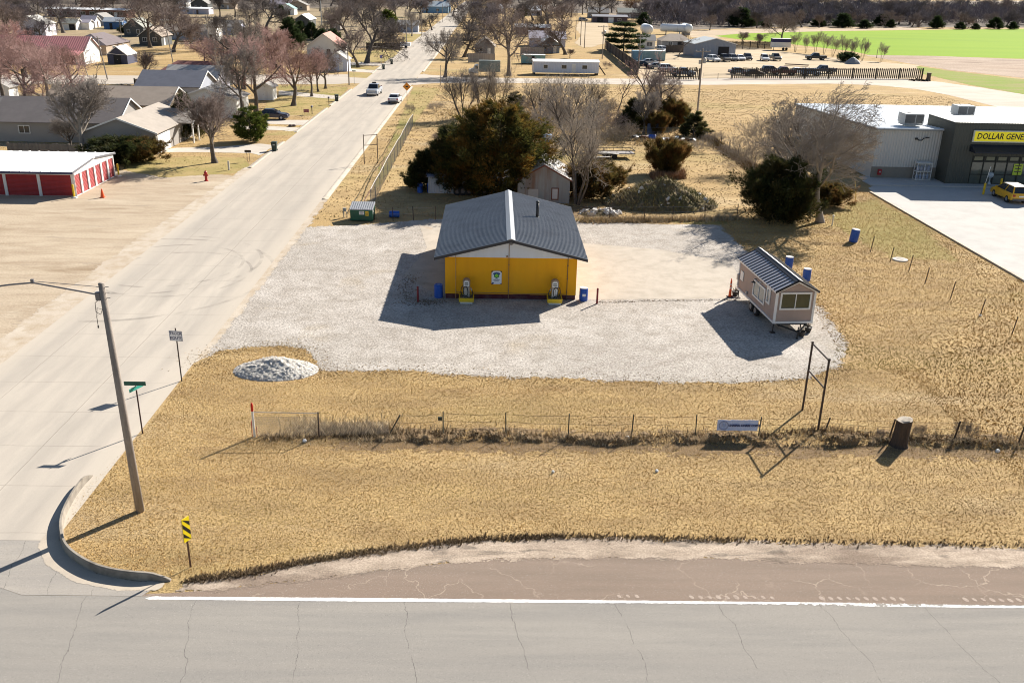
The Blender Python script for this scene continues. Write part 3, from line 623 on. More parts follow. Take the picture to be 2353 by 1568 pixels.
# ---- delineator cone
def cone(loc, label, tall=False, sc=1):
    t = thing('traffic_cone', label, 'cone', loc)
    b = MB()
    if tall: b.lathe([(.11,.05),(.085,.5),(.075,.52),(.06,1.18),(.035,1.2),(.035,1.28),(.05,1.3),(.02,1.32)], 12)
    else: b.lathe([(.17,.04),(.045,.72),(.02,.73)], 14)
    b.obj('body', mat('cone_orange', (.80,.10,.02), .5, .1), t)
    if tall:
        b = MB(); b.lathe([(.083,.62),(.078,.74)], 12); b.lathe([(.076,.85),(.072,.97)], 12); b.obj('stripe', mat('cone_stripe', (.75,.60,.52), .4), t)
    b = MB(); b.bbox(-.2,.2,-.2,.2,0,.05,.02); b.obj('base', rubber if tall else mat('cone_orange', (0,0,0)), t); t.scale = (sc,)*3
cone(tuple(G(1676,682)), 'tall slim orange delineator cone by the back corner of the tiny house', True)
cone(tuple(G(236,454)), 'short orange traffic cone on the dirt beside the red storage doors', False, 1.15)
for k, (x, y) in enumerate(((1688,679),(1840,772),(1855,762))):
    t = thing('potted_plant', ('dark pot of dead stems beside the tall orange cone', 'dark pot of dead stems at the trailer hitch', 'black pot with twigs nearest the grass by the trailer hitch')[k], 'plant pot', tuple(G(x,y)))
    b = MB(); b.lathe([(.16,0),(.24,.32),(.26,.34),(.22,.34),(.2,.3)], 12); b.obj('pot', mat('dark_pot', (.05,.045,.04), .7), t)
    b = MB()
    for i in range(26):
        a = random.uniform(0,6.28); r = random.uniform(.05,.3); b.tube([(0,0,.3),(r*.5*math.cos(a),r*.5*math.sin(a),.3+random.uniform(.1,.2)),(r*math.cos(a),r*math.sin(a),.35+random.uniform(.1,.4))], [.012,.008,.004], 3)
    b.obj('stems', mat('dead_stem', (.16,.12,.08), .9), t)
# ---- empty sign frames
def signframe(name, label, p0, p1, h, h2, r, m_):
    p0, p1 = Vector(p0), Vector(p1); c = (p0+p1)/2; t = thing(name, label, 'sign frame', at(c))
    a, b_ = p0-c, p1-c
    for p in (a, b_):
        b = MB(); b.tube([p, p+Vector((0,0,h+.04))], r, 8); b.lathe([(r*1.3,0),(r*1.3,.06)], 8, c=tuple(p+Vector((0,0,h-.02)))); b.obj('post', m_, t)
    for z in (h-.05, h2):
        b = MB(); b.tube([a+Vector((0,0,z)), b_+Vector((0,0,z))], r*.75, 6); b.obj('crossbar', m_, t)
    return t
signframe('sign_frame', 'tall black empty two-post sign frame on the verge behind the banner', G(1843,941), G(1879,986), 3.66, 2.18, .055, darkpost)
signframe('sign_frame', 'small brown empty sign frame on the grass beside the street', G(837,377), G(868,375), 3.25, 2.1, .045, mat('frame_brown', (.085,.055,.04), .8))
b = MB()
# ---- front fence: chain-link stub, wires and T posts
ft = thing('wire_fence', 'low dark post and wire fence with a chain-link end along the front verge', 'fence', (4,38.2,0)); fo = Vector((4,38.2,0))
tp = [(733,1003,946),(893,1000,952),(1018,997,945),(1162,998,947),(1305,1008,950),(1450,1006,952),(1597,1003,952),(1742,1003,957)]
tpg = mat('green_t_post', (.05,.06,.045), .7, .3, 6)
tops = []
for i, (x, y, ty) in enumerate(tp):
    p = G(x,y)-fo; h = H(x,y,ty); lean = (.55 if i == 1 else random.uniform(-.04,.04))
    b = MB(); top = p+Vector((lean,0,h)); b.tube([p, top], .028 if i else .035, 5); b.tube([p+Vector((0,-.03,0)), top+Vector((0,-.03,-.05))], .014, 4)
    if i == 2: b.cbox(top+Vector((-.14,0,-.36)), (.2,.05,.18))
    b.obj('post', tpg if i else darkpost, ft); tops.append((p, top))
pR = G(585,1003)-fo
b = MB(); b.tube([pR+Vector((0,0,1.27)), tops[0][1]+Vector((0,0,-.06))], .02, 6); b.obj('top_rail', mat('rail_white', (.62,.58,.52), .6), ft)
b = MB(); A, B_ = pR+Vector((.1,0,.05)), tops[0][0]+Vector((0,0,.05)); 
def chain(b, A, B_, h0, h1, sp=.075, r=.0045):
    n = int((B_-A).length/sp); d = (B_-A).normalized(); L = (B_-A).length
    for i in range(-int(h0/sp), n+1):
        for s in (1,-1):
            s0 = i*sp if s > 0 else i*sp+h0; 
            a0 = max(0, min(L, i*sp)); a1 = max(0, min(L, i*sp+h0))
            za_, zb_ = (a0-i*sp), (a1-i*sp)
            if s < 0: za_, zb_ = h0-za_, h0-zb_
            if a1-a0 > .02: b.tube([A+d*a0+Vector((0,0,za_)), A+d*a1+Vector((0,0,zb_))], r, 3, cap=False)
chain(b, A, B_, 1.0, 1.0); chain(b, tops[0][0]+Vector((.05,0,.05)), tops[1][0]+Vector((0,0,.02)), .72, .4); b.obj('mesh', mat('grey_mesh_wire', (.20,.19,.17), .6), ft)
tpx = [(1896,987,960),(2041,1010,963),(2190,1012,968),(2338,1020,972)]
for (x, y, ty) in tpx:
    p = G(x,y)-fo; h = H(x,y,ty); b = MB(); top = p+Vector((.16,.05,h)); b.tube([p, top], .04, 5); b.obj('post', mat('dark_wood_post', (.06,.045,.035), .9), ft); tops.append((p, top))
for f in (.92,.6,.3):
    b = MB()
    for (p0, t0), (p1, t1) in zip(tops[1:], tops[2:]):
        q0, q1 = p0.lerp(t0,f), p1.lerp(t1,f); b.tube([q0, q0.lerp(q1,.5)-Vector((0,0,.06)), q1], .0055, 3)
    b.obj('wire', mat('barbed_wire', (.09,.08,.07), .7), ft)
# weeds along the fence are added with the grasses
t = thing('marker_post', 'white post with a red top at the chain-link end of the front fence', 'post', tuple(G(585,1003)))
b = MB(); b.lathe([(.055,0),(.055,1.33)], 12); b.obj('shaft', white, t)
b = MB(); b.lathe([(.058,1.33),(.058,1.62),(.03,1.74)], 12); b.obj('cap', mat('signal_red', (.62,.03,.015), .5, .1), t)
b = MB(); b.tube([(-.12,.05,0),(-.10,.05,.8)], .02, 6); b.tube([(.1,.06,0),(.11,.06,.5)], .02, 6); b.obj('stake', mat('red_stake', (.30,.05,.04), .7), t)
# ---- banner
bn = thing('banner_sign', 'pale blue printed banner with round logo hung on the front fence', 'banner', (0,0,0))
P0, P1 = G(1650,984,.0), G(1737,985,.0)
P0 = Vector((P0.x, 38.15, 0)); 
x0, x1 = (G(1650,965).x), (G(1737,967).x)
y_ = 38.22; x0 = 10.63; x1 = 12.55
bn.location = (x0, y_, 0); bw, bz0, bz1 = x1-x0, .42, .97
b = MB(); n = 14
vs = [(bw*i/n, .02*math.sin(i*1.3)+.012*math.sin(i*2.9), z) for z in (bz0, bz1) for i in range(n+1)]
vs += [(x, y+.008, z) for x, y, z in vs]
k = n+1; fs = [(i,i+1,k+i+1,k+i) for i in range(n)]+[(2*k+i+1,2*k+i,3*k+i,3*k+i+1) for i in range(n)]+[(k+i,k+i+1,3*k+i+1,3*k+i) for i in range(n)]
b.add(vs, fs); b.obj('cloth', mat('banner_blue', (.50,.60,.86), .6, .04, 3), bn)
b = MB(); tv, tf = text_mesh('CHASING SUNRISE COFFEE', .158, .78, .009); b.add(tv, tf, 0, FACE((bw*.665, -.032, (bz0+bz1)/2)))
for r0, r1 in ((.225,.21),(.19,.183)):
    m_ = 32; vs = [(r*math.cos(2*PI*i/m_), r*math.sin(2*PI*i/m_), 0) for r in (r0,r1) for i in range(m_)]
    b.add(vs, [(i,(i+1)%m_,m_+(i+1)%m_,m_+i) for i in range(m_)], 0, FACE((.30,-.032,(bz0+bz1)/2)))
for q in range(3):
    b.tube([(.18,-.033,.62+q*.06),(.25,-.033,.66+q*.06),(.32,-.033,.62+q*.06),(.42,-.033,.67+q*.06)], .006, 4)
for i in range(5): a = rad(30+30*i); b.tube([(.30+.07*math.cos(a),-.033,.80+.03*math.sin(a)),(.30+.1*math.cos(a),-.033,.80+.06*math.sin(a))], .005, 4)
b.obj('print', mat('banner_print', (.03,.05,.16), .6), bn)
b = MB(); 
for x, z in ((0,bz0),(0,bz1),(bw,bz0),(bw,bz1)): b.tube([(x,.0,z),(x+(-.06 if x == 0 else .1),.02,z)], .008, 4)
b.obj('tie', black, bn)
# ---- stump
t = thing('tree_stump', 'thick dark sawn tree trunk with a pale top in the fence line', 'stump', tuple(G(2064,1022)))
b = MB(); prof = [(.44,0),(.38,.15),(.345,.5),(.335,1.0),(.34,1.34)]
n = 22; vs = []
for r, z in prof:
    for j in range(n):
        a = 2*PI*j/n; rr = r*(1+.05*math.sin(5*a)+.03*math.sin(11*a+z)); vs.append((rr*math.cos(a)+.05*z, rr*math.sin(a), z+(.06*math.cos(a) if z > 1.3 else 0)))
b.add(vs, [(i*n+j,i*n+(j+1)%n,(i+1)*n+(j+1)%n,(i+1)*n+j) for i in range(len(prof)-1) for j in range(n)])
b.obj('trunk', mat('dark_bark', (.075,.055,.042), .95, .35, 7, bump=1., bs=14, streak=((.03,.024,.02), .7, 9)), t)
b = MB(); b.add(vs[-n:], [tuple(range(n))]); b.add([(v[0]*.6+.05,v[1]*.55-.1,v[2]+.05) for v in vs[-n:]], [tuple(range(n))]); b.obj('cut_face', mat('sawn_wood', (.48,.42,.34), .9, .2, 9, dirt=(.3,.25,.2), ds=4, da=.6), t)
# ---- utility pole with lamp
pl = thing('utility_pole', 'tall grey wooden pole carrying a street lamp at the grassy corner', 'utility pole', tuple(G(322,1173)))
wood = mat('weathered_pole_wood', (.31,.27,.235), .95, .25, 5, bump=.6, bs=18, streak=((.17,.145,.125), .7, 7))
lean = Vector((-.16,0,9.5))
b = MB(); b.tube([(0,0,0), tuple(lean*.5), tuple(lean)], [.165,.14,.11], 16); b.obj('shaft', wood, pl, True)
def onp(h): return lean*(h/9.5)
a0 = onp(9.06)
b = MB(); pts = [a0+Vector((-.1,0,-.02)), a0+Vector((-.7,0,.10)), a0+Vector((-2.45,0,.42)), a0+Vector((-3.3,-.0,.33)), a0+Vector((-4.1,0,.20))]
b.tube(pts, .03, 8); b.tube([onp(9.36)+Vector((-.1,0,0)), pts[2]+Vector((0,0,.06))], .012, 5); b.cbox(pts[2]+Vector((0,0,.05)), (.1,.08,.16)); b.bbox(*[v for c, d in zip(a0+Vector((-.18,0,-.05)), (.09,.09,.16)) for v in (c-d, c+d)], .02)
for z in (8.95,9.15,9.36): b.tube([onp(z)+Vector((-.2,0,0)), onp(z)+Vector((.24,0,0))], .012, 5)
b.obj('lamp_arm', mat('arm_steel', (.16,.16,.18), .5, .2, 5, metal=.4), pl)
b = MB(); c_ = pts[4]
M_ = Matrix.Translation(c_+Vector((-.36,0,-.07))) @ Matrix.Rotation(rad(-9),4,'Y')
b.bbox(-.40,.40,-.16,.16,-.05,.08,.04,0,M_); b.lathe([(.05,.08),(.05,.17),(.03,.19)], 8, 0, M_ @ Matrix.Translation((.22,0,0)))
lh = b.obj('lamp_head', mat('lamp_head_grey', (.62,.63,.66), .4, .1), pl)
b = MB(); b.box(-.36,.12,-.13,.13,-.07,-.05,0,M_); b.obj('lens', glass('lamp_lens', (.10,.13,.18)), lh)
b = MB(); q = onp(8.8)
b.tube([q+Vector((-.15,0,.1)), q+Vector((-.34,0,-.05)), q+Vector((-.36,0,-.4)), q+Vector((-.2,0,-.5)), q+Vector((-.12,0,-.3)), q+Vector((-.3,0,-.25)), q+Vector((-.36,0,-.6)), q+Vector((-.36,0,-.95))], .012, 5)
b.cbox(q+Vector((-.36,0,-.98)), (.04,.04,.09)); b.obj('cable', black, pl)
# ---- road signs
def signpost(name, label, loc, h, m_, lean=0):
    t = thing(name, label, 'sign', loc)
    b = MB(); b.box(-.028,.028,-.02,.0,0,h); b.box(-.028,-.016,-.035,-.02,0,h); b.box(.016,.028,-.035,-.02,0,h); b.obj('post', m_, t); return t
t = signpost('truck_route_sign', 'small white TRUCK ROUTE sign on a dark post by the street', tuple(G(418,875)), 2.98, darkpost); t.rotation_euler = (0, 0, rad(-8))
b = MB(); b.bbox(-.36,.36,-.062,-.04,2.28,2.84,.008); pn = b.obj('plate', mat('sign_plate_white', (.78,.79,.82), .4, .03), t)
b = MB(); 
for (s, z) in (('TRUCK',2.69),('ROUTE',2.44)):
    tv, tf = text_mesh(s, .22, .93, .005); b.add(tv, tf, 0, FACE((0,-.0655,z)))
for a in ((-.335,.335,2.305,2.32),(-.335,.335,2.80,2.815)): b.add([(a[0],-.065,a[2]),(a[1],-.065,a[2]),(a[1],-.065,a[3]),(a[0],-.065,a[3])], [(0,1,2,3)])
for a in ((-.335,-.32),(.32,.335)): b.add([(a[0],-.065,2.32),(a[1],-.065,2.32),(a[1],-.065,2.80),(a[0],-.065,2.80)], [(0,1,2,3)])
b.obj('lettering', mat('sign_navy', (.02,.03,.10), .5), pn)
t = signpost('street_name_sign', 'dark green street name sign with crossed blades on a dark post', tuple(G(328,995)), 2.22, mat('brown_square_post', (.05,.022,.018), .7), 0)
grn = mat('sign_green', (.008,.095,.07), .4, .1)
b = MB(); b.bbox(-.52,.46,-.02,.0,2.44,2.64,.006); b.obj('blade', grn, t)
b = MB(); b.bbox(-.012,.012,-.42,.42,2.24,2.42,.005, 0, Matrix.Rotation(rad(-24),4,'Z')); b.obj('blade', mat('sign_green_pale', (.05,.40,.33), .35), t)
b = MB(); b.cbox((0,-.01,2.43),(.06,.05,.06)); b.cbox((0,-.01,2.23),(.06,.05,.06)); b.obj('bracket', steel, t)
t = signpost('hazard_marker_sign', 'yellow and black diagonally striped hazard marker on a rusty post by the kerb', tuple(G(437,1301)), 1.95, rust)
t.rotation_euler = (0, 0, rad(62))
b = MB(); b.bbox(-.17,.17,-.06,-.04,1.12,2.08,.006); pn = b.obj('plate', mat('marker_yellow', (.85,.66,.01), .4, .04), t)
b = MB()
for zc in (1.22,1.60,1.98):
    poly = [(-.165,zc+.30),(-.165,zc+.12),(.165,zc-.30),(.165,zc-.12)]
    poly = [poly[0],poly[3],poly[2],poly[1]][::-1]; poly = [(x, min(2.07,max(1.13,z))) for x, z in poly]; b.add([(x,-.0625,z) for x, z in poly], [(0,1,2,3)])
b.obj('stripe', mat('marker_black', (.012,.012,.012), .5), pn)
b = MB(); b.box(-.17,.17,-.041,-.038,1.12,2.08); b.obj('back', steel, t)
# ---- seven steel posts in the right field
for k, (x, y, ty) in enumerate(((1999,579,543),(2044,602,568),(2087,624,586),(2124,652,615),(2183,686,647),(2251,726,688),(2324,768,727))):
    lab = ('bare steel post farthest back, nearest the leaning blue barrel', 'bare steel post immediately left of the concrete ring', 'bare steel post just in front of the concrete ring', 'fourth bare steel post from the leaning blue barrel', 'fifth bare steel post from the leaning blue barrel', 'sixth bare steel post from the leaning blue barrel, one before the last', 'bare steel post nearest the front fence at the right edge')[k]
    t = thing('fence_post', lab, 'post', tuple(G(x,y)), 0, 'row of bare steel posts in the grass')
    h = H(x,y,ty); b = MB(); l = Vector((.12,0,h)); b.tube([(0,0,0),tuple(l)], .03, 5); b.tube([(0,-.03,0),tuple(l*.97+Vector((0,-.03,0)))], .013, 4); b.obj('shaft', darkpost, t)
    if k == 5:
        b = MB(); b.lathe([(.1,0),(.08,.12)], 8); b.obj('collar', white, t)
t = thing('manhole', 'round pale concrete manhole ring lying flush in the grass', 'manhole', tuple(G(2067,597)))
b = MB(); b.lathe([(.58,0),(.58,.07),(.50,.10),(.32,.10)], 24); b.obj('ring', mat('pale_concrete', (.60,.55,.48), .9, .1, 4), t)
b = MB(); b.lathe([(.32,.09),(.30,.115)], 20); b.obj('cover', mat('cast_iron', (.22,.2,.18), .7, .2, 8), t)
t = thing('white_pipe', 'short white capped pipe standing near the big cedar trunk', 'pipe', tuple(G(1911,518)))
b = MB(); b.lathe([(.06,0),(.06,.8),(.09,.8),(.09,.92),(.03,.95)], 10); b.obj('riser', white, t)
t = thing('guy_marker', 'leaning thin yellow marker rod beside the store wall', 'marker', tuple(G(1966,463)))
b = MB(); b.tube([(0,0,0),(-.42,0,2.05)], [.035,.03], 8); b.obj('rod', mat('yellow_rod', (.72,.52,.14), .5), t)
b = MB(); b.tube([(0,0,0),(0,0,.15)], .05, 8); b.obj('foot', mat('orange_foot', (.5,.15,.05), .6), t)
# ---- litter by the fence
for k, (x, y, s, lab) in enumerate(((1440,1006,.13,'round white hub cap lying at a fence post foot'),(2290,1036,.12,'crumpled white cup in the grass near the right-hand fence posts'),(700,1014,.1,'scrap of white paper by the chain-link fence end'),(1508,1083,.08,'tiny white scrap in the middle of the verge'),(1270,1085,.07,'tiny pale scrap on the verge left of the middle'))):
    t = thing('litter', lab, 'litter', tuple(G(x,y)))
    b = MB(); b.lathe([(s*.6,0),(s,.05),(s*.8,.12),(s*.2,.13)], 9, M=Matrix.Rotation(rad(70 if k < 2 else 25),4,'X')); b.obj('scrap', mat('litter_white', (.75,.74,.72), .7), t)
# ================================================================ STORE
st = thing('variety_store', 'long pale metal retail store with dark entrance and yellow sign', 'store', (41.9,100.6,0)); s0 = Vector((41.9,100.6,0))
clad = mat('pale_ribbed_cladding', (.56,.55,.52), .55, .05, .8, ribs=('X',.30,.35)); cladY = mat('pale_ribbed_side', (.56,.55,.52), .55, .05, .8, ribs=('Y',.30,.35))
dgd = mat('dark_green_cladding', (.075,.078,.065), .6, .10, .7, ribs=('X',.30,.3)); block = mat('grey_blockwork', (.24,.22,.19), .9, .12, 2, bump=.2)
zr = lambda y: 5.48-y*.036          # eave falls towards the back
b = MB(); b.prism([(.0,0),(29,0),(29,zr(29)),(0,zr(0))], 'x', -.0, .12); b.obj('side_wall', cladY, st)
b = MB(); b.box(.12,8.6,0,.12,1.32,5.42); b.obj('front_wall', clad, st)
b = MB(); b.box(-.03,8.5,-.06,.10,0,1.32); b.obj('block_base', block, st)
b = MB(); b.prism([(-.25,zr(-.25)-.02),(29.2,zr(29.2)-.02),(29.2,zr(29.2)+.08),(-.25,zr(-.25)+.08)], 'x', -.22, 70)
for i in range(30):
    y = -.1+i*.98; b.prism([(y,zr(y)+.08),(y+.03,zr(y)+.115),(y+.09,zr(y)+.115),(y+.12,zr(y)+.075)], 'x', -.2, 70)
b.obj('roof', mat('white_metal_roof', (.74,.78,.82), .4, .05, .4, metal=.1), st)
b = MB(); b.box(-.27,-.23,-.3,29.2,4.2,4.3) if False else b.prism([(-.28,zr(0)-.16),(29.2,zr(29.2)-.16),(29.2,zr(29.2)+.02),(-.28,zr(0)+.02)], 'x', -.28, -.23); b.box(-.28,8.3,-.30,-.25,5.34,5.47); b.obj('gutter', mat('gutter_grey', (.30,.30,.29), .5), st)
ex = 49.05-41.9; ey0 = 98.0-100.6
en = MB(); en.box(ex,ex+.15,ey0,4,0,6.55); en.box(ex+.15,ex+26,ey0,ey0+.15,3.15,6.5); en.box(ex+.15,ex+2.55,ey0,ey0+.15,0,3.15); en.box(ex+16,ex+26,ey0,ey0+.15,0,3.15); en.box(ex-.03,ex+26,ey0-.05,ey0+.2,6.5,6.62); en.box(ex+.15,ex+26,.0,.1,0,3.1)
en.obj('entrance_front', dgd, st)
b = MB(); b.prism([(4,6.5),(4,6.62),(ey0,6.62),(ey0,6.5)], 'x', ex, ex+.3); b.box(ex+.15,ex+26,ey0+.15,4,6.42,6.5); b.obj('parapet_cap', mat('parapet_pale', (.35,.35,.33), .5, ribs=('Y',.4,.5)), st)
b = MB(); b.prism([(ey0,4.35),(ey0-1.3,3.75),(ey0-1.3,3.62),(ey0,3.62)], 'x', ex+2.0, ex+18); b.obj('awning', mat('awning_navy', (.018,.022,.035), .6, .1, 2), st)
b = MB(); b.box(ex+2.55,ex+16,ey0+.05,ey0+.12,2.55,3.15); 
for k in range(9): b.box(ex+2.5+k*1.3,ex+2.6+k*1.3,ey0,ey0+.12,0,3.15)
b.box(ex+2.55,ex+16,ey0+.02,ey0+.12,2.45,2.6); b.box(ex+2.55,ex+16,ey0+.02,ey0+.12,0,.15); b.box(ex+2.55,ex+16,ey0+.02,ey0+.12,1.1,1.18)
b.obj('door_frame', mat('dark_frame', (.02,.022,.02), .5), st)
b = MB(); b.box(ex+2.6,ex+16,ey0+.08,ey0+.1,.15,3.1); b.obj('shop_window', glass('shop_glass', (.10,.11,.09)), st)
b = MB()
for k in (0,1,2,3,4): b.box(ex+2.75+k*1.3,ex+3.65+k*1.3,ey0+.03,ey0+.05,2.68,3.05)
b.obj('transom_pane', mat('transom_cream', (.22,.22,.15), .4, .2, 3), st)
b = MB(); b.box(ex+7.2,ex+8.2,ey0-.0,ey0+.02,1.15,2.35); b.obj('window_poster', mat('poster_lime', (.55,.68,.06), .5, .15, 4), st)
b = MB()
for z, w_ in ((2.1,.35),(1.8,.3),(1.45,.38)): b.box(ex+7.7-w_,ex+7.7+w_,ey0-.012,ey0-.002,z,z+.1)
b.obj('poster_print', mat('poster_print', (.12,.10,.08), .6), st)
sgn = MB(); sgn.bbox(2.0,9.4,-.22,-.02,4.62,5.88,.03); sb = sgn.obj('sign_board', mat('sign_frame_cream', (.62,.62,.52), .5, .03), st, loc=(ex,ey0,0))
b = MB(); b.box(2.13,9.27,-.235,-.20,4.75,5.75); b.obj('sign_face', mat('sign_yellow', (.78,.66,.01), .45, .03, emit=((.9,.75,.02), .12)), sb)
b = MB(); tv, tf = text_mesh('DOLLAR GENERAL', .86, .88, .018, .12); xs_ = [v[0] for v in tv]; b.add(tv, tf, 0, FACE((2.42-min(xs_),-.245,5.24)))
mx = max(v[0] for v in b.v)
b.v = [(2.42+(v[0]-2.42)*(9.1-2.42)/(mx-2.42) if False else v[0], v[1], v[2]) for v in b.v]
b.obj('sign_lettering', mat('sign_letter_black', (.015,.014,.012), .5), sb)
b = MB(); b.tube([(4.3,-.1,4.45),(4.75,-.12,4.28),(4.95,-.12,4.3),(5.05,-.3,4.52),(5.3,-.35,4.62)], .05, 6); b.cbox((4.35,-.08,4.45),(.3,.15,.2)); b.cbox((5.4,-.4,4.64),(.35,.22,.10)); b.obj('wall_light', black, st)
for i, (x, y) in enumerate(((45.3,102.0),(56.8,113.6))):
    M_ = Matrix.Translation((x-s0.x, y-s0.y, zr(y-s0.y)+.2)) @ Matrix.Rotation(0,4,'Z')
    b = MB(); b.bbox(0,2.1,0,2.0,.22,1.25,.04,0,M_); b.box(.1,2.0,.1,1.9,0,.22,0,M_)
    u = b.obj('rooftop_unit', mat('ac_grey', (.42,.42,.40), .5, .1, 2), st)
    b = MB(); b.box(.0,1.1,-.015,0.0,.3,1.15,0,M_); b.box(1.2,2.0,-.012,.0,.3,1.15,0,M_); b.obj('grille', mat('ac_grille', (.12,.12,.115), .6), u)
    b = MB(); b.lathe([(.45,1.25),(.45,1.3),(.1,1.31)], 14, 0, M_ @ Matrix.Translation((1.1,1.2,0))); b.obj('fan', mat('ac_fan', (.55,.55,.53), .5), u)
    b = MB(); b.tube([M_ @ Vector((1.9,-.15,.1)), M_ @ Vector((1.9,-.15,.55))], .05, 6); b.obj('vent_pipe', steel, u)
t = thing('ice_cage', 'white wire gas bottle cage standing against the pale store wall', 'cage', (46.45,99.45,.12))
b = MB(); w_, d_, h_ = 1.6, .75, 1.85
for x in (0,w_/2,w_):
    for y in (0,d_): b.cbox((x,y,h_/2),(.06,.06,h_))
for z in (.03,h_/2,h_):
    for y in (0,d_): b.cbox((w_/2,y,z),(w_,.06,.06))
    for x in (0,w_): b.cbox((x,d_/2,z),(.06,d_,.06))
for k in range(1,14):
    b.cbox((w_*k/14,0,h_/2),(.012,.012,h_)); 
for k in range(1,12): b.cbox((w_/2,0,h_*k/12),(w_,.012,.012)); b.cbox((0,d_/2,h_*k/12),(.012,d_,.012))
b.obj('frame', white, t)
b = MB(); b.box(-.05,w_+.05,-.05,d_+.05,h_,h_+.06); b.obj('roof_panel', white, t)
gb = mat('gas_bottle', (.30,.36,.52), .45, .15, 3)
for z in (.06,.98):
    for k in range(4):
        b = MB(); b.lathe([(.13,0),(.155,.06),(.155,.4),(.1,.52),(.05,.55),(.05,.62)], 10, c=(.22+k*.39,.35,z)); b.obj('gas_bottle', gb, t)
t = thing('fire_box', 'small red fire connection box on the store wall base', 'fire box', (42.55,100.52,.45))
b = MB(); b.bbox(0,.42,-.18,0,0,.62,.02); b.obj('box', mat('fire_red', (.35,.015,.02), .5, .15), t)
b = MB(); b.lathe([(.1,0),(.1,.06),(.03,.08)], 10, M=FACE((.21,-.18,.35))); b.obj('coupling', steel, t)
for k, (x, y, lab) in enumerate(((2258,447,'yellow guard bollard at the yellow car bonnet'),(2296,436,'yellow guard bollard nearest the lime poster by the shop doors'))):
    t = thing('bollard', lab, 'bollard', tuple(G(x,y)), 0, 'yellow bollards by the store'); b = MB(); b.lathe([(.11,0),(.11,1.15),(.07,1.22)], 12); b.obj('post', yellowp, t)
    if k == 0: b = MB(); b.tube([(0,0,1.2),(.3,.2,2.9)], .025, 6); b.obj('flag_rod', white, t)
t = thing('goods_stack', 'jumble of boxed goods stacked beside the shop doors', 'goods', tuple(G(2250,420,.12)))
rr = random.Random(3); cols = [mat('goods_'+n, c, .5, .2, 6) for n, c in (('white',(.6,.6,.62)),('navy',(.03,.04,.12)),('purple',(.12,.06,.25)),('tan',(.3,.22,.15)))]
for i in range(16):
    x, y, z = rr.uniform(-.6,.7), rr.uniform(-.3,.3), .0 if i < 6 else rr.uniform(.3,1.3); s_ = rr.uniform(.18,.3)
    b = MB(); b.bbox(x-s_,x+s_,y-s_*.7,y+s_*.7,z,z+s_*1.4,.03); b.obj('box', cols[i%4], t)
t = thing('round_stand', 'pale grey round-topped stand outside the shop doors', 'stand', tuple(G(2270,422,.12)))
b = MB(); b.lathe([(.25,0),(.2,.1),(.13,.3),(.13,.6),(.33,.8),(.38,1.0),(.3,1.2),(.1,1.3)], 14); b.obj('body', mat('pale_grey_plastic', (.45,.5,.55), .5), t)
# ================================================================ CARS
def paintm(n, c, r=.3): 
    m = mat('car_paint_'+n, c, r, .05, 2, dirt=tuple(x*.8+.04 for x in c), ds=1.2, da=.3, spec=.6); return m
CARG = glass('car_glass', (.015,.018,.022), .06)
PROF = {'sedan': (4.75, 1.82, [(-2.36,.38),(-2.38,.78),(-2.30,.98),(-1.55,1.03),(.95,.98),(1.95,.86),(2.30,.72),(2.38,.5),(2.34,.30)], (-1.80,1.15,-1.05,.25,1.44), .33, (-1.40,1.42)),
        'suv':   (4.6, 1.84, [(-2.28,.42),(-2.30,.85),(-2.24,1.08),(-1.5,1.10),(.85,1.06),(1.85,.95),(2.22,.78),(2.30,.52),(2.26,.34)], (-2.24,1.22,-1.95,.25,1.70), .36, (-1.35,1.38)),
        'pickup':(5.7, 2.0, [(-2.85,.52),(-2.85,1.18),(-.75,1.2),(1.25,1.2),(2.55,1.12),(2.80,1.0),(2.85,.60),(2.80,.42)], (-.85,1.45,-.65,.75,1.88), .40, (-1.75,1.78))}
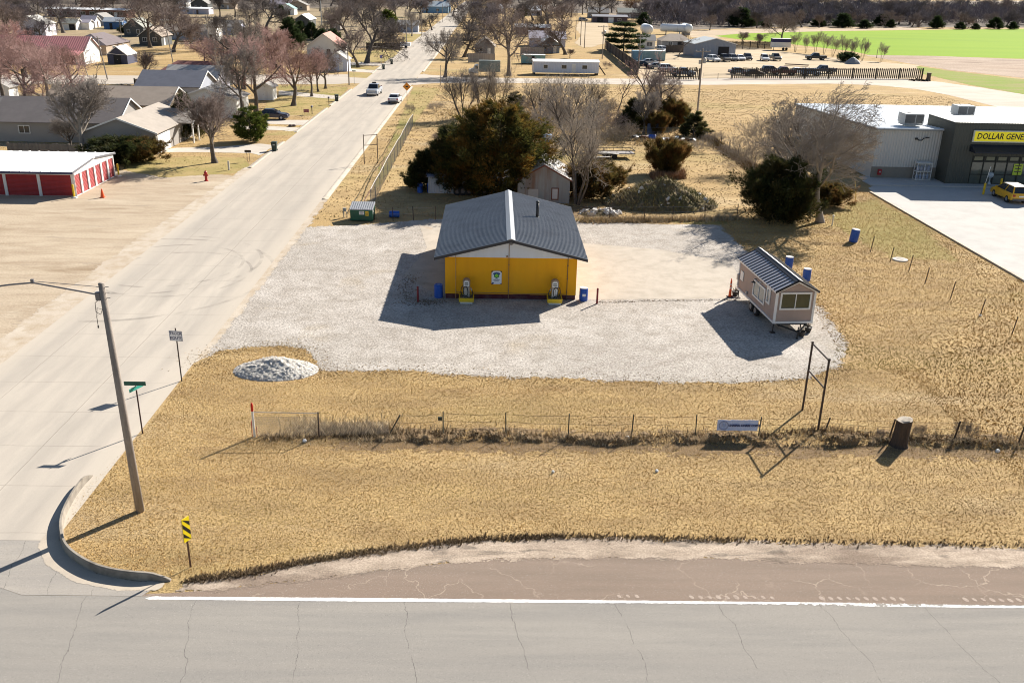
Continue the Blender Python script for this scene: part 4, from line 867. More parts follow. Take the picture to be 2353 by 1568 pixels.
def car(label, kind, loc, rz, paint, group=None, roofp=None, name='car', cat='car', extra=None, z=0):
    L, W, pr, (b0, b1, r0, r1, rh), wr, (wx0, wx1) = PROF[kind]
    t = thing(name, label, cat, (loc[0], loc[1], z), rz, group); hw = W/2
    b = MB(); n = len(pr)
    cx = sum(p[0] for p in pr)/n
    def ring(y, f, zf): return [(p[0]*f, y, p[1] if p[1] < .6 else p[1]-zf) for p in pr]
    rows = [ring(-hw,.965,.10), ring(-hw+.05,.99,.03), ring(-hw+.16,1,0), ring(hw-.16,1,0), ring(hw-.05,.99,.03), ring(hw,.965,.10)]
    vs = sum(rows, [])
    fs = [(k*n+i, k*n+(i+1)%n, (k+1)*n+(i+1)%n, (k+1)*n+i) for k in range(5) for i in range(n)]+[tuple(range(n-1,-1,-1)), tuple(5*n+i for i in range(n))]
    b.add(vs, fs); zb = pr[3][1]-.06; wb, wt_ = hw-.08, hw-.24
    V = [(b0,-wb,zb),(b1,-wb,zb),(b1,wb,zb),(b0,wb,zb),(r0,-wt_,rh),(r1,-wt_,rh),(r1,wt_,rh),(r0,wt_,rh)]
    b.add(V, [(0,1,5,4),(1,2,6,5),(2,3,7,6),(3,0,4,7)])
    cb = b
    if kind == 'pickup':
        cb.box(-2.7,-.95,-hw+.12,hw-.12,1.17,1.215)
    body = b.obj('body', paint, t)
    b = MB(); b.add([(r0,-wt_,rh),(r1,-wt_,rh),(r1,wt_,rh),(r0,wt_,rh),(r0+.12,-wt_+.1,rh+.045),(r1-.15,-wt_+.1,rh+.045),(r1-.15,wt_-.1,rh+.045),(r0+.12,wt_-.1,rh+.045)], [(0,1,5,4),(1,2,6,5),(2,3,7,6),(3,0,4,7),(4,5,6,7)]); b.obj('roof', roofp or paint, t)
    def pane(nm, quad, ins=.1):
        c = sum((Vector(q) for q in quad), Vector())/4; q = [Vector(v).lerp(c, ins) for v in quad]
        nrm = (q[1]-q[0]).cross(q[2]-q[0]).normalized(); b = MB(); b.add([v+nrm*.012 for v in q], [(0,1,2,3)]); b.obj(nm, CARG, t)
    V = [Vector(v) for v in V]
    pane('windscreen', (V[1],V[2],V[6],V[5]), .10); pane('rear_window', (V[3],V[0],V[4],V[7]), .13)
    mx_ = .52
    for (a, bb, c, d) in ((V[0],V[1],V[5],V[4]), (V[2],V[3],V[7],V[6])):
        m0, m1 = a.lerp(bb,mx_), d.lerp(c,mx_); pane('side_window', (a,m0,m1,d), .11); pane('side_window', (m0,bb,c,m1), .11)
    for x in (wx0, wx1):
        for s in (-1,1):
            M_ = Matrix.Translation((x, s*(hw-.10), wr)) @ Matrix.Rotation(rad(-90*s),4,'X')
            b = MB(); b.lathe([(wr*.6,-.12),(wr*.97,-.10),(wr,-.05),(wr,.05),(wr*.97,.10),(wr*.62,.115)], 16, M=M_); wh = b.obj('wheel', rubber, t)
            b = MB(); b.lathe([(wr*.62,.10),(wr*.5,.125),(wr*.15,.12),(wr*.1,.13)], 12, M=M_); b.obj('rim', mat('alloy_rim', (.38,.38,.39), .35, .1, 6, metal=.5), wh)
    b = MB()
    for x in (wx0, wx1):
        for s in (-1,1): b.lathe([(wr*1.18,-.01),(wr*1.18,.01)], 16, M=Matrix.Translation((x, s*(hw-.022), wr*1.02)) @ Matrix.Rotation(rad(90),4,'X'))
    b.obj('wheel_arch', black, t)
    xf, xb = pr[-3][0]*.985, pr[1][0]
    zf = pr[-3][1]
    for s in (-1,1):
        b = MB(); b.cbox((xf-.02, s*(hw-.30), zf-.06), (.14,.34,.13)); b.obj('headlight', mat('headlamp', (.6,.62,.64), .2), t)
        b = MB(); b.cbox((xb+.02, s*(hw-.22), pr[1][1]+.02), (.10,.24,.2)); b.obj('taillight', mat('taillamp', (.35,.012,.012), .3), t)
        b = MB(); b.cbox((b1-.25, s*(hw+.06), zb+.10), (.14,.16,.12)); b.obj('mirror', paint, t)
    b = MB(); b.cbox((xf+.01,0,zf-.16),(.10,hw*1.0,.16)); b.cbox((pr[-1][0]-.02,0,.42),(.12,W*.8,.16)); b.cbox((xb-.01,0,.48),(.10,W*.86,.18)); b.obj('bumper', mat('bumper_grey', (.10,.10,.105), .5) if kind != 'pickup' else mat('chrome', (.55,.56,.58), .25, .05, metal=.8), t)
    b = MB(); b.cbox((xb-.045,0,.80),(.03,.46,.14)); b.obj('number_plate', white, t)
    if kind == 'pickup':
        b = MB(); b.box(-2.72,-.95,-hw+.15,hw-.15,1.218,1.222); b.obj('bed', mat('bed_dark', (.03,.03,.035), .8), t)
    if extra: extra(t)
    return t
fw_, rw_ = G(2279,449), G(2317,467); hd = math.atan2(fw_.y-rw_.y, fw_.x-rw_.x)
mid = (fw_+rw_)/2; rt = Vector((math.sin(hd), -math.cos(hd), 0)); cc = mid+rt*.80
yc = paintm('yellow', (.72,.40,.008), .3)
car('yellow hatchback with white roof parked nose-in at the store front', 'suv', cc, hd, yc, None, paintm('cream', (.80,.78,.72)))
def beacon(t):
    b = MB(); b.bbox(-.35,.05,-.35,.35,1.92,2.16,.04); b.obj('roof_box', black, t)
    b = MB(); 
    for z in (.72,.86,1.0): b.box(2.83,2.875,-.62,.62,z,z+.05)
    b.obj('grille', mat('chrome', (0,0,0)), t)
car('silver pickup truck driving towards the camera on the street', 'pickup', (G(854,222).x+.1, G(854,222).y+3.0), rad(-93), paintm('silver', (.38,.41,.46), .25), None, None, 'pickup_truck', 'pickup', beacon)
car('white sedan driving away on the right side of the street', 'sedan', (-16.75, G(912,240).y+2.4), rad(88), paintm('white', (.76,.77,.78)))
car('dark navy sedan parked in a driveway beside the round clipped evergreen', 'sedan', (G(626,274).x, G(626,276).y+.9), rad(2), paintm('navy', (.012,.015,.035), .2))
# ================================================================ STORAGE UNITS
ub = thing('storage_building', 'low white-roofed storage building with red roller doors', 'storage building', (-39.2,85.55,0)); 
redd = mat('red_roller_door', (.33,.028,.030), .5, .08, 1.5, ribs=('Z',.12,.5), streak=((.20,.02,.02), .35, 2)); wst = mat('storage_white', (.70,.68,.66), .6, .06, 2, dirt=(.5,.45,.4), ds=1, da=.3)
D_, hh_, pk_ = 9.55, 2.32, .42
b = MB(); b.box(-34,-.12,.12,D_-.1,0,hh_); b.obj('wall', wst, ub)
b = MB(); n6 = 6; dw = D_/n6
b.prism([(0,hh_-.35),(D_,hh_-.35),(D_,hh_),(D_/2,hh_+pk_),(0,hh_)], 'x', -.10, .02)
for k in range(n6+1):
    y = k*dw; b.box(-.10,.02,max(0,y-.17),min(D_,y+.17),0,hh_-.35)
b.box(-.10,.0,0,D_,0,.06); b.obj('end_frame', wst, ub)
for k in range(n6):
    b = MB(); b.box(-.115,-.07,k*dw+.17,(k+1)*dw-.17,.06,hh_-.35); dr = b.obj('roller_door', redd, ub)
    b = MB(); b.cbox((-.06,k*dw+.45,.9),(.03,.06,.2)); b.obj('handle', steel, dr)
b = MB(); b.box(-34,.02,-.02,.12,hh_-.28,hh_)
xs_ = [0]; 
for k in range(9): b.box(-.25-k*3.15,.02-k*3.15,-.02,.12,0,hh_-.28)
b.obj('front_frame', wst, ub)
for k in range(8):
    b = MB(); b.box(-.25-k*3.15-2.88,-.25-k*3.15,.06,.115,.05,hh_-.28); b.obj('roller_door', redd, ub)
b = MB()
b.prism([(-.35,hh_-.03),(D_/2,hh_+pk_),(D_+.35,hh_-.03),(D_+.35,hh_+.05),(D_/2,hh_+pk_+.08),(-.35,hh_+.05)], 'x', -34, .12)
for i in range(36):
    x = .1-i*.95
    for (ya,za_),(yb,zb_) in (((-.35,hh_+.05),(D_/2,hh_+pk_+.08)),((D_/2,hh_+pk_+.08),(D_+.35,hh_+.05))):
        b.prism([(ya,za_),(yb,zb_),(yb,zb_+.05),(ya,za_+.05)], 'x', x-.06, x)
b.obj('roof', mat('bright_white_roof', (.82,.82,.82), .5, .03, .5), ub)
b = MB(); b.box(-34,.14,-.40,-.35,hh_-.14,hh_+.04); b.obj('eave_trim', mat('navy_trim', (.03,.03,.09), .5), ub)
b = MB(); b.prism([(-.37,hh_-.1),(D_/2-.3,hh_+pk_-.05),(D_/2-.3,hh_+pk_+.1),(-.37,hh_+.08)], 'x', .12, .16); b.prism([(D_/2+.3,hh_+pk_-.05),(D_+.37,hh_-.1),(D_+.37,hh_+.08),(D_/2+.3,hh_+pk_+.1)], 'x', .12, .16); b.obj('end_gutter', mat('gutter_dark_grey', (.16,.16,.18), .5), ub)
for (x, y, lab) in ((171,455,'yellow bollard at the near corner of the red-doored storage building'),(273,405,'yellow bollard at the far corner of the red-doored storage building')):
    t = thing('bollard', lab, 'bollard', tuple(G(x,y)), 0, 'yellow bollards at the storage building'); b = MB(); b.lathe([(.09,0),(.09,1.25),(.05,1.3)], 10); b.obj('post', yellowp, t)
    b = MB(); b.lathe([(.3,0),(.25,.1),(.1,.16)], 9); b.obj('footing', mat('pale_concrete', (0,0,0)), t)
# ================================================================ SHEDS BEHIND THE ORANGE BUILDING
galv = mat('weathered_corrugated', (.30,.33,.36), .5, .15, 1.2, metal=.25, ribs=('X',.10,.5), streak=((.20,.10,.06), .75, 1.1))
rroof = mat('rusty_white_roof', (.52,.51,.50), .5, .2, 1, metal=.15, dirt=(.10,.07,.06), ds=1.1, da=.8)
sh = thing('metal_shed', 'weathered grey corrugated shed with rust-streaked gable front', 'shed', (2.3,86.0,0)); w_, d_ = 4.95, 7.5
b = MB(); b.prism([(0,0),(w_,0),(w_,2.25),(w_/2,3.62),(0,2.25)], 'y', 0, d_); b.obj('wall', galv, sh)
b = MB()
for s in (0,1):
    x0, x1 = (w_/2,-.25) if s == 0 else (w_/2,w_+.25)
    b.prism([(x0,3.66),(x1,2.14),(x1,2.19),(x0,3.71)], 'y', -.25, d_+.2)
    for i in range(12):
        y = -.2+i*.68; b.prism([(x0,3.71),(x1,2.19),(x1,2.23),(x0,3.75)], 'y', y, y+.05)
rf = b.obj('roof', rroof, sh)
b = MB(); b.prism([(-.28,2.06),(w_/2,3.58),(w_+.28,2.06),(w_+.28,2.20),(w_/2,3.72),(-.28,2.20)], 'y', -.30, -.25); b.obj('barge_board', mat('rust_red_board', (.16,.06,.045), .8, .3), rf)
b = MB(); b.lathe([(.16,3.2),(.16,4.2),(.28,4.2),(.28,4.45),(.15,4.5)], 12, c=(.55,3.2,0)); b.obj('stove_pipe', mat('burnt_pipe', (.035,.025,.022), .8), rf)
b = MB(); b.box(1.0,1.95,-.03,.0,.45,1.35); b.obj('door', mat('grey_door', (.40,.41,.42), .6, .1), sh)
window(sh, FACE((3.2,-.0,.35)), .7, 1.15, 1, .09, mat('rust_red_board', (0,0,0)), 'window', mat('boarded_white', (.55,.55,.57), .6))
lo = thing('long_shed', 'low bluish-white long shed half hidden under the big cedar', 'shed', (-6.45,89.5,0))
b = MB(); b.prism([(0,0),(4.2,0),(4.2,2.15),(0,1.65)], 'x', 0, 8.4); b.obj('wall', mat('bluish_shed_wall', (.48,.52,.58), .6, .08, 1.2, ribs=('X',.25,.3)), lo)
b = MB(); b.prism([(-.3,1.66),(4.4,2.22),(4.4,2.28),(-.3,1.72)], 'x', -.25, 8.5); b.obj('roof', mat('patchy_shed_roof', (.42,.44,.55), .5, .15, .8, dirt=(.10,.09,.14), ds=1.5, da=.7), lo)
for k, x in enumerate((1050,1063,1078,1098,1112)):
    t = thing('tyre', ('first old tyre from the left in the row leaning on the long bluish shed','second old tyre from the left in the row leaning on the long bluish shed','middle old tyre in the row leaning on the long bluish shed','second old tyre from the right in the row leaning on the long bluish shed','rightmost old tyre in the row leaning on the long bluish shed')[k], 'tyre', tuple(G(x,449)), rad(random.uniform(-12,12)), 'old tyres by the bluish shed')
    r = (.38,.45,.42,.5,.46)[k]; b = MB(); b.lathe([(r*.55,-.1),(r*.95,-.12),(r,-.06),(r,.06),(r*.95,.12),(r*.55,.1),(r*.5,0)], 18, M=Matrix.Translation((0,0,r)) @ Matrix.Rotation(rad(72),4,'X')); b.obj('casing', rubber, t)
    b = MB(); b.lathe([(r*.53,-.03),(r*.5,.03)], 14, M=Matrix.Translation((0,0,r)) @ Matrix.Rotation(rad(72),4,'X')); b.obj('rim', mat('rusty_rim', (.12,.10,.09), .7), t)
# dumpster
dm = thing('dumpster', 'dark green dumpster with grey ribbed lid and paper notices', 'dumpster', (-12.4,77.95,0), rad(-2)); dgm = mat('dumpster_green', (.012,.10,.055), .5, .15, 3, dirt=(.05,.05,.035), ds=1.5, da=.5)
b = MB(); b.prism([(0,.08),(1.35,.08),(1.35,1.35),(0,1.02)], 'x', 0, 1.95); 
for z in (.3,.75): b.box(-.04,1.99,-.04,.0,z,z+.06) if False else None
b.box(-.06,0,.3,.9,.55,.75); b.box(1.95,2.01,.3,.9,.55,.75); b.obj('body', dgm, dm)
b = MB(); b.prism([(-.08,1.03),(1.4,1.38),(1.4,1.43),(-.08,1.08)], 'x', -.06, 2.0)
for i in range(11): b.prism([(-.08,1.08),(1.4,1.43),(1.4,1.47),(-.08,1.12)], 'x', -.02+i*.19, .06+i*.19)
b.obj('lid', mat('grey_plastic_lid', (.34,.35,.37), .5, .08), dm)
b = MB(); b.box(.78,1.22,-.012,0.0,.62,.92); b.obj('notice', white, dm)
b = MB(); b.box(1.33,1.60,-.012,0.0,.52,.92); b.obj('notice', mat('notice_yellow', (.75,.5,.03), .5, .15, 6), dm)
b = MB(); 
for z, a in ((.84,.3),(.78,.34),(.70,.26)): b.box(.84,.84+a,-.016,-.012,z,z+.025)
for z in (.8,.7,.6): b.box(1.37,1.56,-.016,-.012,z,z+.03)
b.obj('notice_print', black, dm)
b = MB(); b.box(1.952,1.965,.12,.4,.62,.98); b.obj('side_label', white, dm)
t = thing('meter_post', 'small grey utility meter on a post left of the green dumpster', 'meter', tuple(G(790,500)))
b = MB(); b.tube([(0,0,0),(0,0,.7)], .05, 8); b.cbox((.08,0,.72),(.28,.18,.3)); b.tube([(.2,0,.6),(.28,0,.3),(.28,0,0)], .035, 6); b.obj('meter', mat('meter_grey', (.34,.34,.33), .5, .2, 5), t)
# ================================================================ FENCES
def post_fence(name, label, pts, posts_h, cat='fence', pm=None, wires=(.9,.5), wm=None, r=.035, rail=None, mesh=None):
    P = [Vector(p) for p in pts]; c = P[0].copy(); t = thing(name, label, cat, tuple(c)); pm = pm or darkpost
    tops = []
    for i, p in enumerate(P):
        h = posts_h[i] if isinstance(posts_h, (list,tuple)) else posts_h
        l = Vector((random.uniform(-.06,.06), random.uniform(-.06,.06), h)); b = MB(); b.tube([p-c, p-c+l], r, 6); b.obj('post', pm, t); tops.append((p-c, p-c+l))
    for f in wires:
        b = MB()
        for (a,ta),(d,td) in zip(tops, tops[1:]): b.tube([a.lerp(ta,f), a.lerp(ta,f).lerp(d.lerp(td,f),.5)-Vector((0,0,.03)), d.lerp(td,f)], .009, 3)
        b.obj('wire', wm or mat('fence_wire_grey', (.28,.27,.26), .6), t)
    if rail:
        b = MB()
        for (a,ta),(d,td) in zip(tops, tops[1:]): b.tube([ta-Vector((0,0,.02)), td-Vector((0,0,.02))], rail, 6)
        b.obj('top_rail', mat('rail_grey', (.46,.44,.42), .5, .1, metal=.3), t)
    if mesh:
        b = MB()
        for (a,ta),(d,td) in zip(tops, tops[1:]):
            L = (d-a).length; n = int(L/mesh); hgt_ = min(ta.z, td.z)
            for i in range(-int(hgt_/mesh), n+1):
                for s in (1,-1):
                    u0, u1 = i*mesh, i*mesh+hgt_; a0, a1 = max(0,u0), min(L,u1)
                    if a1-a0 < .05: continue
                    z0, z1 = a0-u0, a1-u0
                    if s < 0: z0, z1 = hgt_-z0, hgt_-z1
                    dd = (d-a)/L; b.tube([a+dd*a0+Vector((0,0,z0)), a+dd*a1+Vector((0,0,z1))], .006, 3, cap=False)
        b.obj('mesh', mat('chain_mesh', (.30,.29,.28), .6, .1, metal=.3), t)
    return t
A_, B_ = G(852,478), G(948,291)
post_fence('chain_link_fence', 'long grey chain-link fence running beside the street lawn', [A_.lerp(B_, k/13) for k in range(14)], 1.75, rail=.03, mesh=.30, wires=(), pm=mat('fence_post_grey', (.25,.25,.25), .6))
t = thing('leaning_pipe', 'thin rusty pipe and cable leaning along the chain-link fence', 'pipe', tuple(G(822,487))); p0 = G(822,487)
b = MB(); b.tube([(0,0,0), tuple(G(872,398,1.1)-p0), tuple(G(880,372,.9)-p0), tuple(G(906,340,.9)-p0)], .035, 5); b.obj('pipe', mat('dull_red_pipe', (.12,.05,.05), .8), t)
post_fence('wire_fence', 'thin wire fence behind the dumpster and shaded grass', [G(*p) for p in ((860,505),(903,508),(950,506),(1000,505))], 1.25, pm=darkpost)
post_fence('wire_fence', 'rusty wire fence in front of the weedy rubble mound', [G(*p) for p in ((1343,508),(1400,508),(1480,508),(1545,507),(1618,505),(1692,502))], 1.35, wires=(.95,.6,.3))
post_fence('wire_fence', 'slanting wire fence of thin posts behind the lone bush yard', [G(*p) for p in ((1624,316),(1640,326),(1655,341),(1673,354),(1694,365),(1712,377),(1732,388))], [1.3,1.4,1.7,1.7,1.8,1.6,1.7], wires=(.9,.6,.3), r=.045)
post_fence('wire_fence', 'straight wire fence along the back of the overgrown yard', [G(*p) for p in ((1460,312),(1520,312),(1570,311),(1600,312))], 1.2)
def picket(name, label, a, b_, h, n, pw, gap_m, posts, m_, group=None, seed=1, th=.04):
    rr = random.Random(seed); A, B = Vector(a), Vector(b_); d = (B-A); L = d.length; d.normalize(); t = thing(name, label, 'fence', tuple(A), math.atan2(d.y, d.x), group)
    b = MB()
    for i in range(n):
        x = L*(i+.5)/n; hh = h*(1+rr.uniform(-.03,.03)); w = L/n*pw
        b.box(x-w/2,x+w/2,-th/2+rr.uniform(-.01,.01),th/2,.08,hh)
    b.obj('pickets', m_, t)
    if n > 100: t.children[0]['kind'] = 'stuff'
    b = MB(); 
    for z in (.25,.82): b.box(0,L,th/2+.002,th/2+.06,h*z,h*z+.1)
    b.obj('rail', m_, t)
    for i in range(posts+1):
        x = L*i/posts; b = MB(); b.box(x-.09,x+.09,th/2+.062,th/2+.22,0,h*1.03); b.obj('post', m_, t)
    return t
dwood = mat('dark_fence_wood', (.055,.045,.036), .95, .3, 3); gwood = mat('grey_fence_wood', (.17,.145,.12), .95, .3, 3, planks=.18); bwood = mat('brown_fence_wood', (.11,.09,.075), .95, .3, 3, planks=.2)
picket('picket_fence', 'dark open picket fence along the gravel lane, the longer right-hand run', G(1680,181), G(2118,182), 2.35, 96, .55, 0, 8, dwood)
picket('picket_fence', 'dark open picket fence, the short run left of the salvage yard gate', G(1514,183), G(1606,184), 2.35, 24, .55, 0, 2, dwood, None, 2)
picket('board_fence', 'tall dark solid board fence slanting away beside the long white trailer home', G(1466,172), G(1390,113), 2.6, 90, .98, 0, 10, bwood, None, 3)
picket('board_fence', 'dark board fence behind the blue-grey barn, left part', G(1530,122), G(1580,122), 2.2, 30, .98, 0, 3, bwood, None, 4)
picket('picket_fence', 'dark picket fence between the blue-grey barn and the white box trailer', G(1672,113), G(1772,113), 2.3, 60, .7, 0, 6, dwood, None, 5)
picket('board_fence', 'grey weathered board fence behind the red-doored storage building', G(22,368), G(190,372), 1.9, 60, .97, 0, 6, gwood, None, 6)
picket('picket_fence', 'tall dark wood fence with gaps beside the blue-grey roofed house', G(281,225), G(312,228), 2.2, 16, .75, 0, 2, dwood, None, 7)
picket('board_fence', 'tall dark wood fence panel left of the blue-grey roofed house', G(314,214), G(344,210), 2.4, 14, .98, 0, 2, dwood, None, 8)
picket('board_fence', 'dark board fence across the lawn beyond the trees left of the street', G(842,115), G(918,116), 2.0, 50, .98, 0, 5, dwood, None, 9)
picket('board_fence', 'pale wood board fence right of the street, in front of the gabled house', G(1076,144), G(1136,145), 2.2, 40, .97, 0, 4, mat('pale_fence_wood', (.42,.36,.31), .9, .2, 3, planks=.2), None, 10)
picket('board_fence', 'pale wood board fence beside the teal camper', G(1196,128), G(1249,128), 2.1, 36, .97, 0, 4, mat('pale_fence_wood', (0,0,0)), None, 11)
picket('picket_fence', 'thin wire-and-post fence in front of the teal container', G(1512,168), G(1600,166), 1.1, 14, .12, 0, 4, dwood, None, 12)
gt = thing('field_gate', 'thin metal pipe gate between the two picket fence runs', 'gate', tuple(G(1612,183))); L = (G(1676,182)-G(1612,183)).length
b = MB()
for z in (.2,.5,.8,1.1,1.35): b.tube([(.2,0,z),(L-.2,0,z)], .025, 5)
for x in (.2,L/2-.05,L/2+.05,L-.2): b.tube([(x,0,.1),(x,0,1.38)], .03, 5)
b.obj('bars', mat('gate_grey', (.32,.28,.25), .6), gt)
# ================================================================ POLES
def upole(label, x, y, ty, arm=None, r=.14, lean=0, m_=None, trans=False, az=0, h=None):
    p = G(x,y); h = h or H(x,y,ty); t = thing('utility_pole', label, 'utility pole', tuple(p), az)
    b = MB(); b.tube([(0,0,0),(lean*h,0,h)], [r,r*.7], 8); b.obj('shaft', m_ or wood, t)
    if arm:
        for z in ((h-.45,) if arm < 9 else (h-.4,)):
            b = MB(); b.cbox((lean*z,-.1,z),(arm,.1,.13)); ca = b.obj('crossarm', m_ or wood, t)
            b = MB()
            for k in (-.47,-.2,.2,.47): b.lathe([(.05,0),(.07,.08),(.04,.18)], 6, c=(lean*z+k*arm,-.1,z+.06))
            b.obj('insulator', mat('insulator_grey', (.38,.40,.45), .3), ca)
    if trans:
        b = MB(); b.lathe([(.22,0),(.25,.05),(.25,.75),(.15,.85)], 10, c=(.38,0,h-2.2)); b.lathe([(.18,0),(.2,.6)], 10, c=(-.34,0,h-2.3)); b.obj('transformer', steel, t)
    return t
upole('grey utility pole with one crossarm standing behind the small dark cedar', 1601,266,112, 2.3, .16, -.002, mat('pale_pole_wood', (.33,.30,.265), .9, .2, 4, streak=((.2,.17,.15), .6, 5)), True)
def pl_(lab, x, y, ty, arm=None, **k): return upole(lab, x, y, ty, arm, **k)
pl_('dark pole on the street corner lawn, left of the silver pickup', 802,196,100, None, r=.13)
pl_('bare pole by the street beyond the white parked trailer', 934,110,18, None, r=.14)
pl_('pole with crossarm left of the street, beyond the bare pole', 969,85,20, 2.6, r=.14)
pl_('thin pole at the red-marked bare tree right of the street', 1012,196,150, None, r=.07)
pl_('thin far pole by the blue house at the street end', 1004,52,18, None, r=.14)
pl_('dark far pole between the blue house and the street', 1017,52,10, None, r=.14)
pl_('leftmost bare pole of three beside the pale round turnaround', 1322,90,46, None, r=.14)
pl_('middle bare pole of three beside the pale round turnaround', 1333,105,42, None, r=.14)
pl_('rightmost and nearest bare pole of three beside the pale round turnaround', 1342,111,42, None, r=.14)
pl_('pole with crossarm and transformers left of the big dark cedar', 1383,136,58, 3.2, r=.14, trans=True)
pl_('tall pale pole behind the board fence in front of the teal container', 1466,165,78, 2.2, r=.12, m_=mat('pale_pole_wood', (0,0,0)))
pl_('pale leaning pole in the left yards beside the pink-roofed barn', 247,183,84, 2.0, r=.14, lean=-.11)
pl_('thin pole in front of the pink-roofed barn carport', 203,178,146, None, r=.1, lean=-.2, m_=mat('pale_pole_wood', (0,0,0)))
pl_('pale pole with wires right of the dark gabled houses', 398,147,43, 2.0, r=.13, lean=-.09, m_=mat('pale_pole_wood', (0,0,0)))
pl_('pale pole right of the long grey-blue house', 487,133,35, 2.0, r=.13, lean=-.05, m_=mat('pale_pole_wood', (0,0,0)))
pl_('thin grey pole beside the blue shed', 280,92,44, 1.2, r=.10)
pl_('pole among the pink-tinged trees at the left', 90,200,122, None, r=.12, lean=-.08)
pl_('tall steel lattice mast far up the left side', 739,58,2, None, r=.25, m_=steel)
pl_('pole with wires before the row of evergreens left of the street', 653,55,24, 2.0, r=.13)
pl_('thin pale pole at the salvage yard edge by the young trees', 2013,134,112, None, r=.1, m_=mat('pale_pole_wood', (0,0,0)))
def wire(label, pts, r=.02):
    c = Vector(pts[0]); t = thing('power_cable', label, 'cable', tuple(c)); b = MB()
    for a, d in zip(pts, pts[1:]):
        a, d = Vector(a)-c, Vector(d)-c; sag = (d-a).length*.02
        b.tube([a+(d-a)*k/6-Vector((0,0,sag*4*(k/6)*(1-k/6))) for k in range(7)], r, 3)
    b.obj('strand', mat('pale_cable', (.55,.53,.5), .5), t)
def topof(x, y, ty, lean=0):
    p = G(x,y); h = H(x,y,ty); return (p.x+lean*h, p.y, h-.4)
wire('pale sagging cable between the two pale poles behind the left yards', [topof(398,147,110,-.0), topof(487,133,88)])
wire('pale cable from the barn pole towards the dark gabled houses', [topof(247,183,117), topof(398,147,112)])
# ================================================================ SMALL STREET THINGS
def bin_(x, y, lab, c=(.02,.035,.03)):
    t = thing('wheelie_bin', lab, 'bin', tuple(G(x,y)), rad(random.uniform(-15,15)), 'wheelie bins at the kerb'); m_ = mat('bin_dark_green', c, .5, .1, 4)
    b = MB(); b.add([(-.25,-.3,.06),(.25,-.3,.06),(.25,.25,.06),(-.25,.25,.06),(-.32,-.38,1.0),(.32,-.38,1.0),(.32,.36,1.0),(-.32,.36,1.0)], [(0,3,2,1),(4,5,6,7),(0,1,5,4),(1,2,6,5),(2,3,7,6),(3,0,4,7)]); b.obj('body', m_, t)
    b = MB(); b.bbox(-.34,.34,-.42,.38,1.0,1.1,.03); b.obj('lid', m_, t)
    for s in (-1,1): b = MB(); b.lathe([(.11,-.03),(.11,.03)], 10, M=Matrix.Translation((s*.27,.28,.11)) @ Matrix.Rotation(rad(90),4,'Y')); b.obj('wheel', rubber, t)
    b = MB(); b.box(-.12,.12,-.372,-.362,.72,.86); b.obj('sticker', mat('bin_sticker', (.4,.42,.42), .5), t)
bin_(631,347,'dark green wheelie bin at the kerb nearest the bare street tree'); bin_(773.5,233,'black wheelie bin on the corner lawn kerb before the cross street')
bin_(881,160,'black wheelie bin at the kerb just past the cross street'); bin_(899.6,148,'farthest black wheelie bin at the left kerb')
hy = thing('fire_hydrant', 'red fire hydrant on the dirt beside the street', 'hydrant', tuple(G(474,416))); rm_ = mat('hydrant_red', (.40,.025,.02), .45, .15)
b = MB(); b.lathe([(.17,0),(.17,.06),(.11,.08),(.11,.6),(.15,.62),(.15,.68),(.12,.78),(.05,.86),(.04,.93)], 14); b.obj('barrel', rm_, hy)
for s in (-1,1): b = MB(); b.lathe([(.07,0),(.07,.1),(.05,.12)], 10, M=Matrix.Translation((s*.1,0,.5)) @ Matrix.Rotation(rad(90*s),4,'Y')); b.obj('outlet', rm_, hy)
hy.scale = (1.2,)*3
t = thing('marker_post', 'short white post on the grass tip near the red hydrant', 'post', tuple(G(526,391))); b = MB(); b.bbox(-.09,.09,-.06,.06,0,1.0,.02); b.obj('post', mat('marker_pale', (.55,.54,.5), .6), t)
def mailbox(x, y, lab, kind=0):
    t = thing('mailbox', lab, 'mailbox', tuple(G(x,y)))
    if kind == 1:
        for s in (-.13,.13): b = MB(); b.tube([(s,0,0),(s,0,1.0)], .02, 6); b.obj('post', black, t)
        b = MB(); b.bbox(-.36,.36,-.05,.05,1.0,1.28,.02); b.obj('box', mat('brown_board', (.06,.045,.04), .7), t)
    else:
        b = MB(); b.box(-.05,.05,-.05,.05,0,1.05); b.obj('post', mat('post_brown', (.10,.07,.05), .8), t)
        b = MB(); b.prism([(-.13,1.05),(.13,1.05),(.13,1.2)]+[(.13*math.cos(a), 1.2+.1*math.sin(a)) for a in (PI/4,PI/2,3*PI/4)]+[(-.13,1.2)], 'y', -.25, .25); b.obj('box', mat('mailbox_grey', (.10,.10,.14), .4), t)
mailbox(571,371,'dark plank sign on two thin stakes by the first driveway', 1); mailbox(717,263,'dark mailbox on a post by the sale sign', 0); mailbox(755.7,241,'grey mailbox post at the driveway before the black bin', 0)
t = thing('yard_sign', 'small red and white yard sign near the dark mailbox', 'sign', tuple(G(704,264))); b = MB(); b.box(-.42,.42,-.015,.015,.35,.85); b.obj('panel', mat('yard_sign_pink', (.55,.28,.26), .6, .2, 6), t)
b = MB(); b.box(-.36,.36,-.02,-.015,.45,.55); b.box(-.3,.3,-.02,-.015,.62,.75); b.obj('print', mat('yard_sign_print', (.25,.04,.05), .6), t)
for s in (-.3,.3): b = MB(); b.tube([(s,0,0),(s,0,.36)], .012, 4); b.obj('stake', steel, t)
t = thing('diamond_warning_sign', 'orange diamond warning sign on a post behind the white sedan', 'sign', tuple(G(935,232))); b = MB(); b.box(-.03,.03,0,.05,0,2.0); b.obj('post', darkpost, t)
